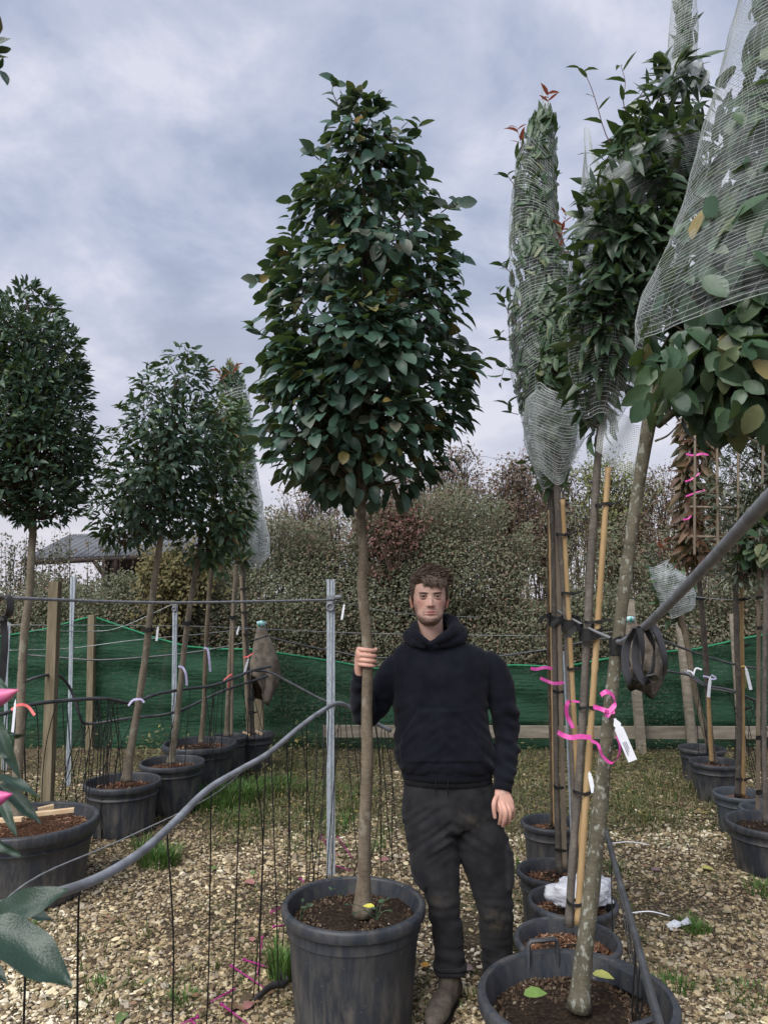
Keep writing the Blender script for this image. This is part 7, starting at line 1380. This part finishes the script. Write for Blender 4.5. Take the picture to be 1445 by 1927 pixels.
q = G(1276, 1742, 0.02); mb = MB(); mb.ribbon([q + Vector((-0.06, -0.02, 0.0)), q + Vector((-0.01, 0, 0.012)), q + Vector((0.02, 0.012, 0.004)), q + Vector((0.07, 0.03, 0.014))], [0.035, 0.04, 0.02, 0.035], (0.2, 0.8, 0.6), 0.001); props(build(mb, 'paper_scrap', MAT_white, base=q), 'torn white label scrap on the path beside the grass tuft', 'scrap')
q = G(510, 1870, 0.02); mb = MB(); mb.ribbon(spline([q + Vector((-0.06, -0.06, 0)), q + Vector((0.0, 0.0, 0.03)), q + Vector((0.06, 0.04, 0.02)), q + Vector((0.03, 0.10, 0.03)), q + Vector((-0.02, 0.14, 0.0))], 20), 0.03, (0.3, 0.3, 1), 0.003); props(build(mb, 'strap_scrap', MAT_strap, base=q), 'loose black strap scrap lying against the main pot', 'strap')
# seedlings in the main pot
for lab, px, py, Y, n in [('sprawling seedling beside the held trunk in its pot', 708, 1722, 2.98, 6), ('tiny seedling behind the held trunk in the main pot', 640, 1680, 3.28, 2), ('small seedling by the rim of the main pot', 566, 1722, 3.02, 4)]:
    b = P(px, py, Y); t = thing('seedling', b, lab, 'seedling')
    for k in range(n):
        e = b + Vector((random.gauss(0, 0.045), random.gauss(0, 0.03), random.uniform(0.01, 0.05))); mb = MB(); mb.tube(spline([b - Vector((0, 0, 0.02)), b.lerp(e, 0.5) + Vector((0, 0, 0.012)), e], 6), 0.0013, 4, False); build(mb, 'stem', MAT_mag, t, attrs={'rnd': np.full(mb.n, 0.9)})
        d = np.array([[random.gauss(0, 1), random.gauss(0, 1), 0.3]]); leaf_set([T_fl], np.array([tuple(e)]), d, np.array([[0, -0.3, 1.0]]), np.array([random.uniform(0.02, 0.035)]), t, MAT_mag, 1, np.ones(1), 'leaf')

# ================================================================ foreground shrub at the left edge, and leaf tips top left
def fine_leaf(w, fold, curl, wav):
    V, F = [], []; nt_, nw = 14, 6
    for i in range(nt_ + 1):
        t = i / nt_; h = w * 0.5 * math.sin(math.pi * min(1, max(0.0, t * 0.97 + 0.02)) ** 0.85) ** 0.8
        for j in range(nw + 1):
            x = (j / nw * 2 - 1); V.append((x * h, t, -curl * t * t + fold * abs(x) * h + wav * math.sin(t * 14 + x) * abs(x) * 0.03))
    for i in range(nt_):
        for j in range(nw): a = i * (nw + 1) + j; F += [(a, a + 1, a + nw + 2), (a, a + nw + 2, a + nw + 1)]
    return np.array(V), np.array(F)
FL = [fine_leaf(0.38, 0.35, 0.12, 1), fine_leaf(0.36, 0.25, 0.3, 0.6)]
sb = thing('camellia_shrub', (P(-160, 1700, 0.80).x, 0.80, 0), 'camellia shrub with pink buds reaching in over the curved pipe', 'shrub')
mb = MB(); st = P(-130, 1640, 0.82); mb.tube(spline([(st.x - 0.01, 0.82, 0), P(-140, 1800, 0.82), P(-110, 1560, 0.82), P(-60, 1380, 0.82), P(-40, 1230, 0.82)], 16), np.linspace(0.012, 0.004, 16), 8)
for a in [[(-115, 1600), (-60, 1520), (-20, 1440)], [(-125, 1750), (-50, 1780), (-10, 1790)], [(-125, 1700), (-60, 1700), (0, 1745)], [(-80, 1420), (-40, 1330), (-15, 1300)]]: mb.tube(spline([P(x, y, 0.8) for x, y in a], 8), np.linspace(0.004, 0.002, 8), 6)
build(mb, 'stem', MAT_twig, sb)
for k, (bx, by, tx, ty, Y, nrm, ln) in enumerate([(-30, 1735, 134, 1842, 0.72, (0.15, -0.55, 0.85), 1), (-25, 1745, 86, 1668, 0.76, (-0.3, -0.75, 0.5), 1), (20, 1722, 102, 1722, 0.80, (0, -0.25, 1), 1), (0, 1720, 116, 1758, 0.84, (0, 0.3, 1), 1), (-20, 1270, 20, 1310, 0.80, (0.2, -0.9, 0.4), 0), (-20, 1330, 24, 1450, 0.80, (0.25, -0.9, 0.2), 0), (10, 1372, 46, 1392, 0.82, (0.2, -0.6, -0.5), 1), (-30, 1465, 70, 1462, 0.80, (0, -0.2, 1), 1), (-5, 1475, 76, 1542, 0.82, (0.3, -0.6, 0.6), 1), (0, 1490, 22, 1562, 0.78, (0.3, -0.8, 0.1), 0), (-30, 1560, 30, 1615, 0.78, (0.3, -0.8, -0.2), 1), (-40, 1790, 10, 1830, 0.76, (0, -0.4, 0.9), 1), (-60, 1560, -5, 1600, 0.8, (0.2, -0.8, 0.2), 1), (-70, 1400, -8, 1420, 0.8, (0.2, -0.8, 0.2), 1)]):
    a, b = P(bx, by, Y), P(tx, ty, Y - 0.03); d = b - a; size = d.length; Rm = frames(np.array([tuple(d)]), np.array([nrm]))[0]; tv, tf = FL[k % 2]; tv = tv * np.array([1.0 if k < 2 else 0.55, 1, 1]); o = obj('leaf', mesh_np('leaf', tv, tf, True), MAT_glauc, sb); mm = Matrix(Rm.tolist()).to_4x4() @ Matrix.Scale(size, 4); mm.translation = Vector(np.array(tuple(a)) - WLOC[sb.name]); o.matrix_local = mm
for a, b in [((-40, 1316, 0.72), (36, 1298, 0.71)), ((-45, 1502, 0.72), (24, 1494, 0.71)), ((-40, 1715, 0.82), (4, 1718, 0.8))]:
    A, B = P(*a), P(*b); mb = MB(); s = spline([A, A.lerp(B, 0.5) + Vector((0, 0, -0.003)), B], 12); mb.tube(s, [0.003, 0.006, 0.008, 0.0088, 0.009, 0.0088, 0.0082, 0.007, 0.0055, 0.004, 0.002, 0.0005], 14); build(mb, 'bud', MAT_bud, sb)
tb = thing('overhanging_branch', P(-60, 120, 1.0), 'leafy branch tip poking out against the open sky', 'branch')
mb = MB(); mb.tube(spline([P(-60, 160, 1.0), P(-15, 120, 1.0), P(-4, 60, 1.0)], 8), 0.003, 6); build(mb, 'stem', MAT_twigred, tb)
for k, (bx, by, tx, ty, nrm) in enumerate([(-6, 66, 4, 30, (0.9, -0.4, 0.1)), (-20, 90, 14, 66, (0.2, -0.9, 0.3)), (-4, 100, 22, 86, (0.0, 0.2, 1)), (-6, 110, 16, 102, (0, -0.3, 1)), (-5, 130, 8, 112, (0.8, -0.5, 0)), (0, 132, 17, 153, (0.2, -0.3, 0.9))]):
    a, b = P(bx, by, 1.0), P(tx, ty, 0.99); d = b - a; Rm = frames(np.array([tuple(d)]), np.array([nrm]))[0]; o = obj('leaf', mesh_np('leaf', *fine_leaf(0.45, 0.3, 0.2, 0.4), True), MAT_brn if k in (0, 3) else MAT_glauc, tb); mm = Matrix(Rm.tolist()).to_4x4() @ Matrix.Scale(d.length, 4); mm.translation = Vector(np.array(tuple(a)) - WLOC[tb.name]); o.matrix_local = mm
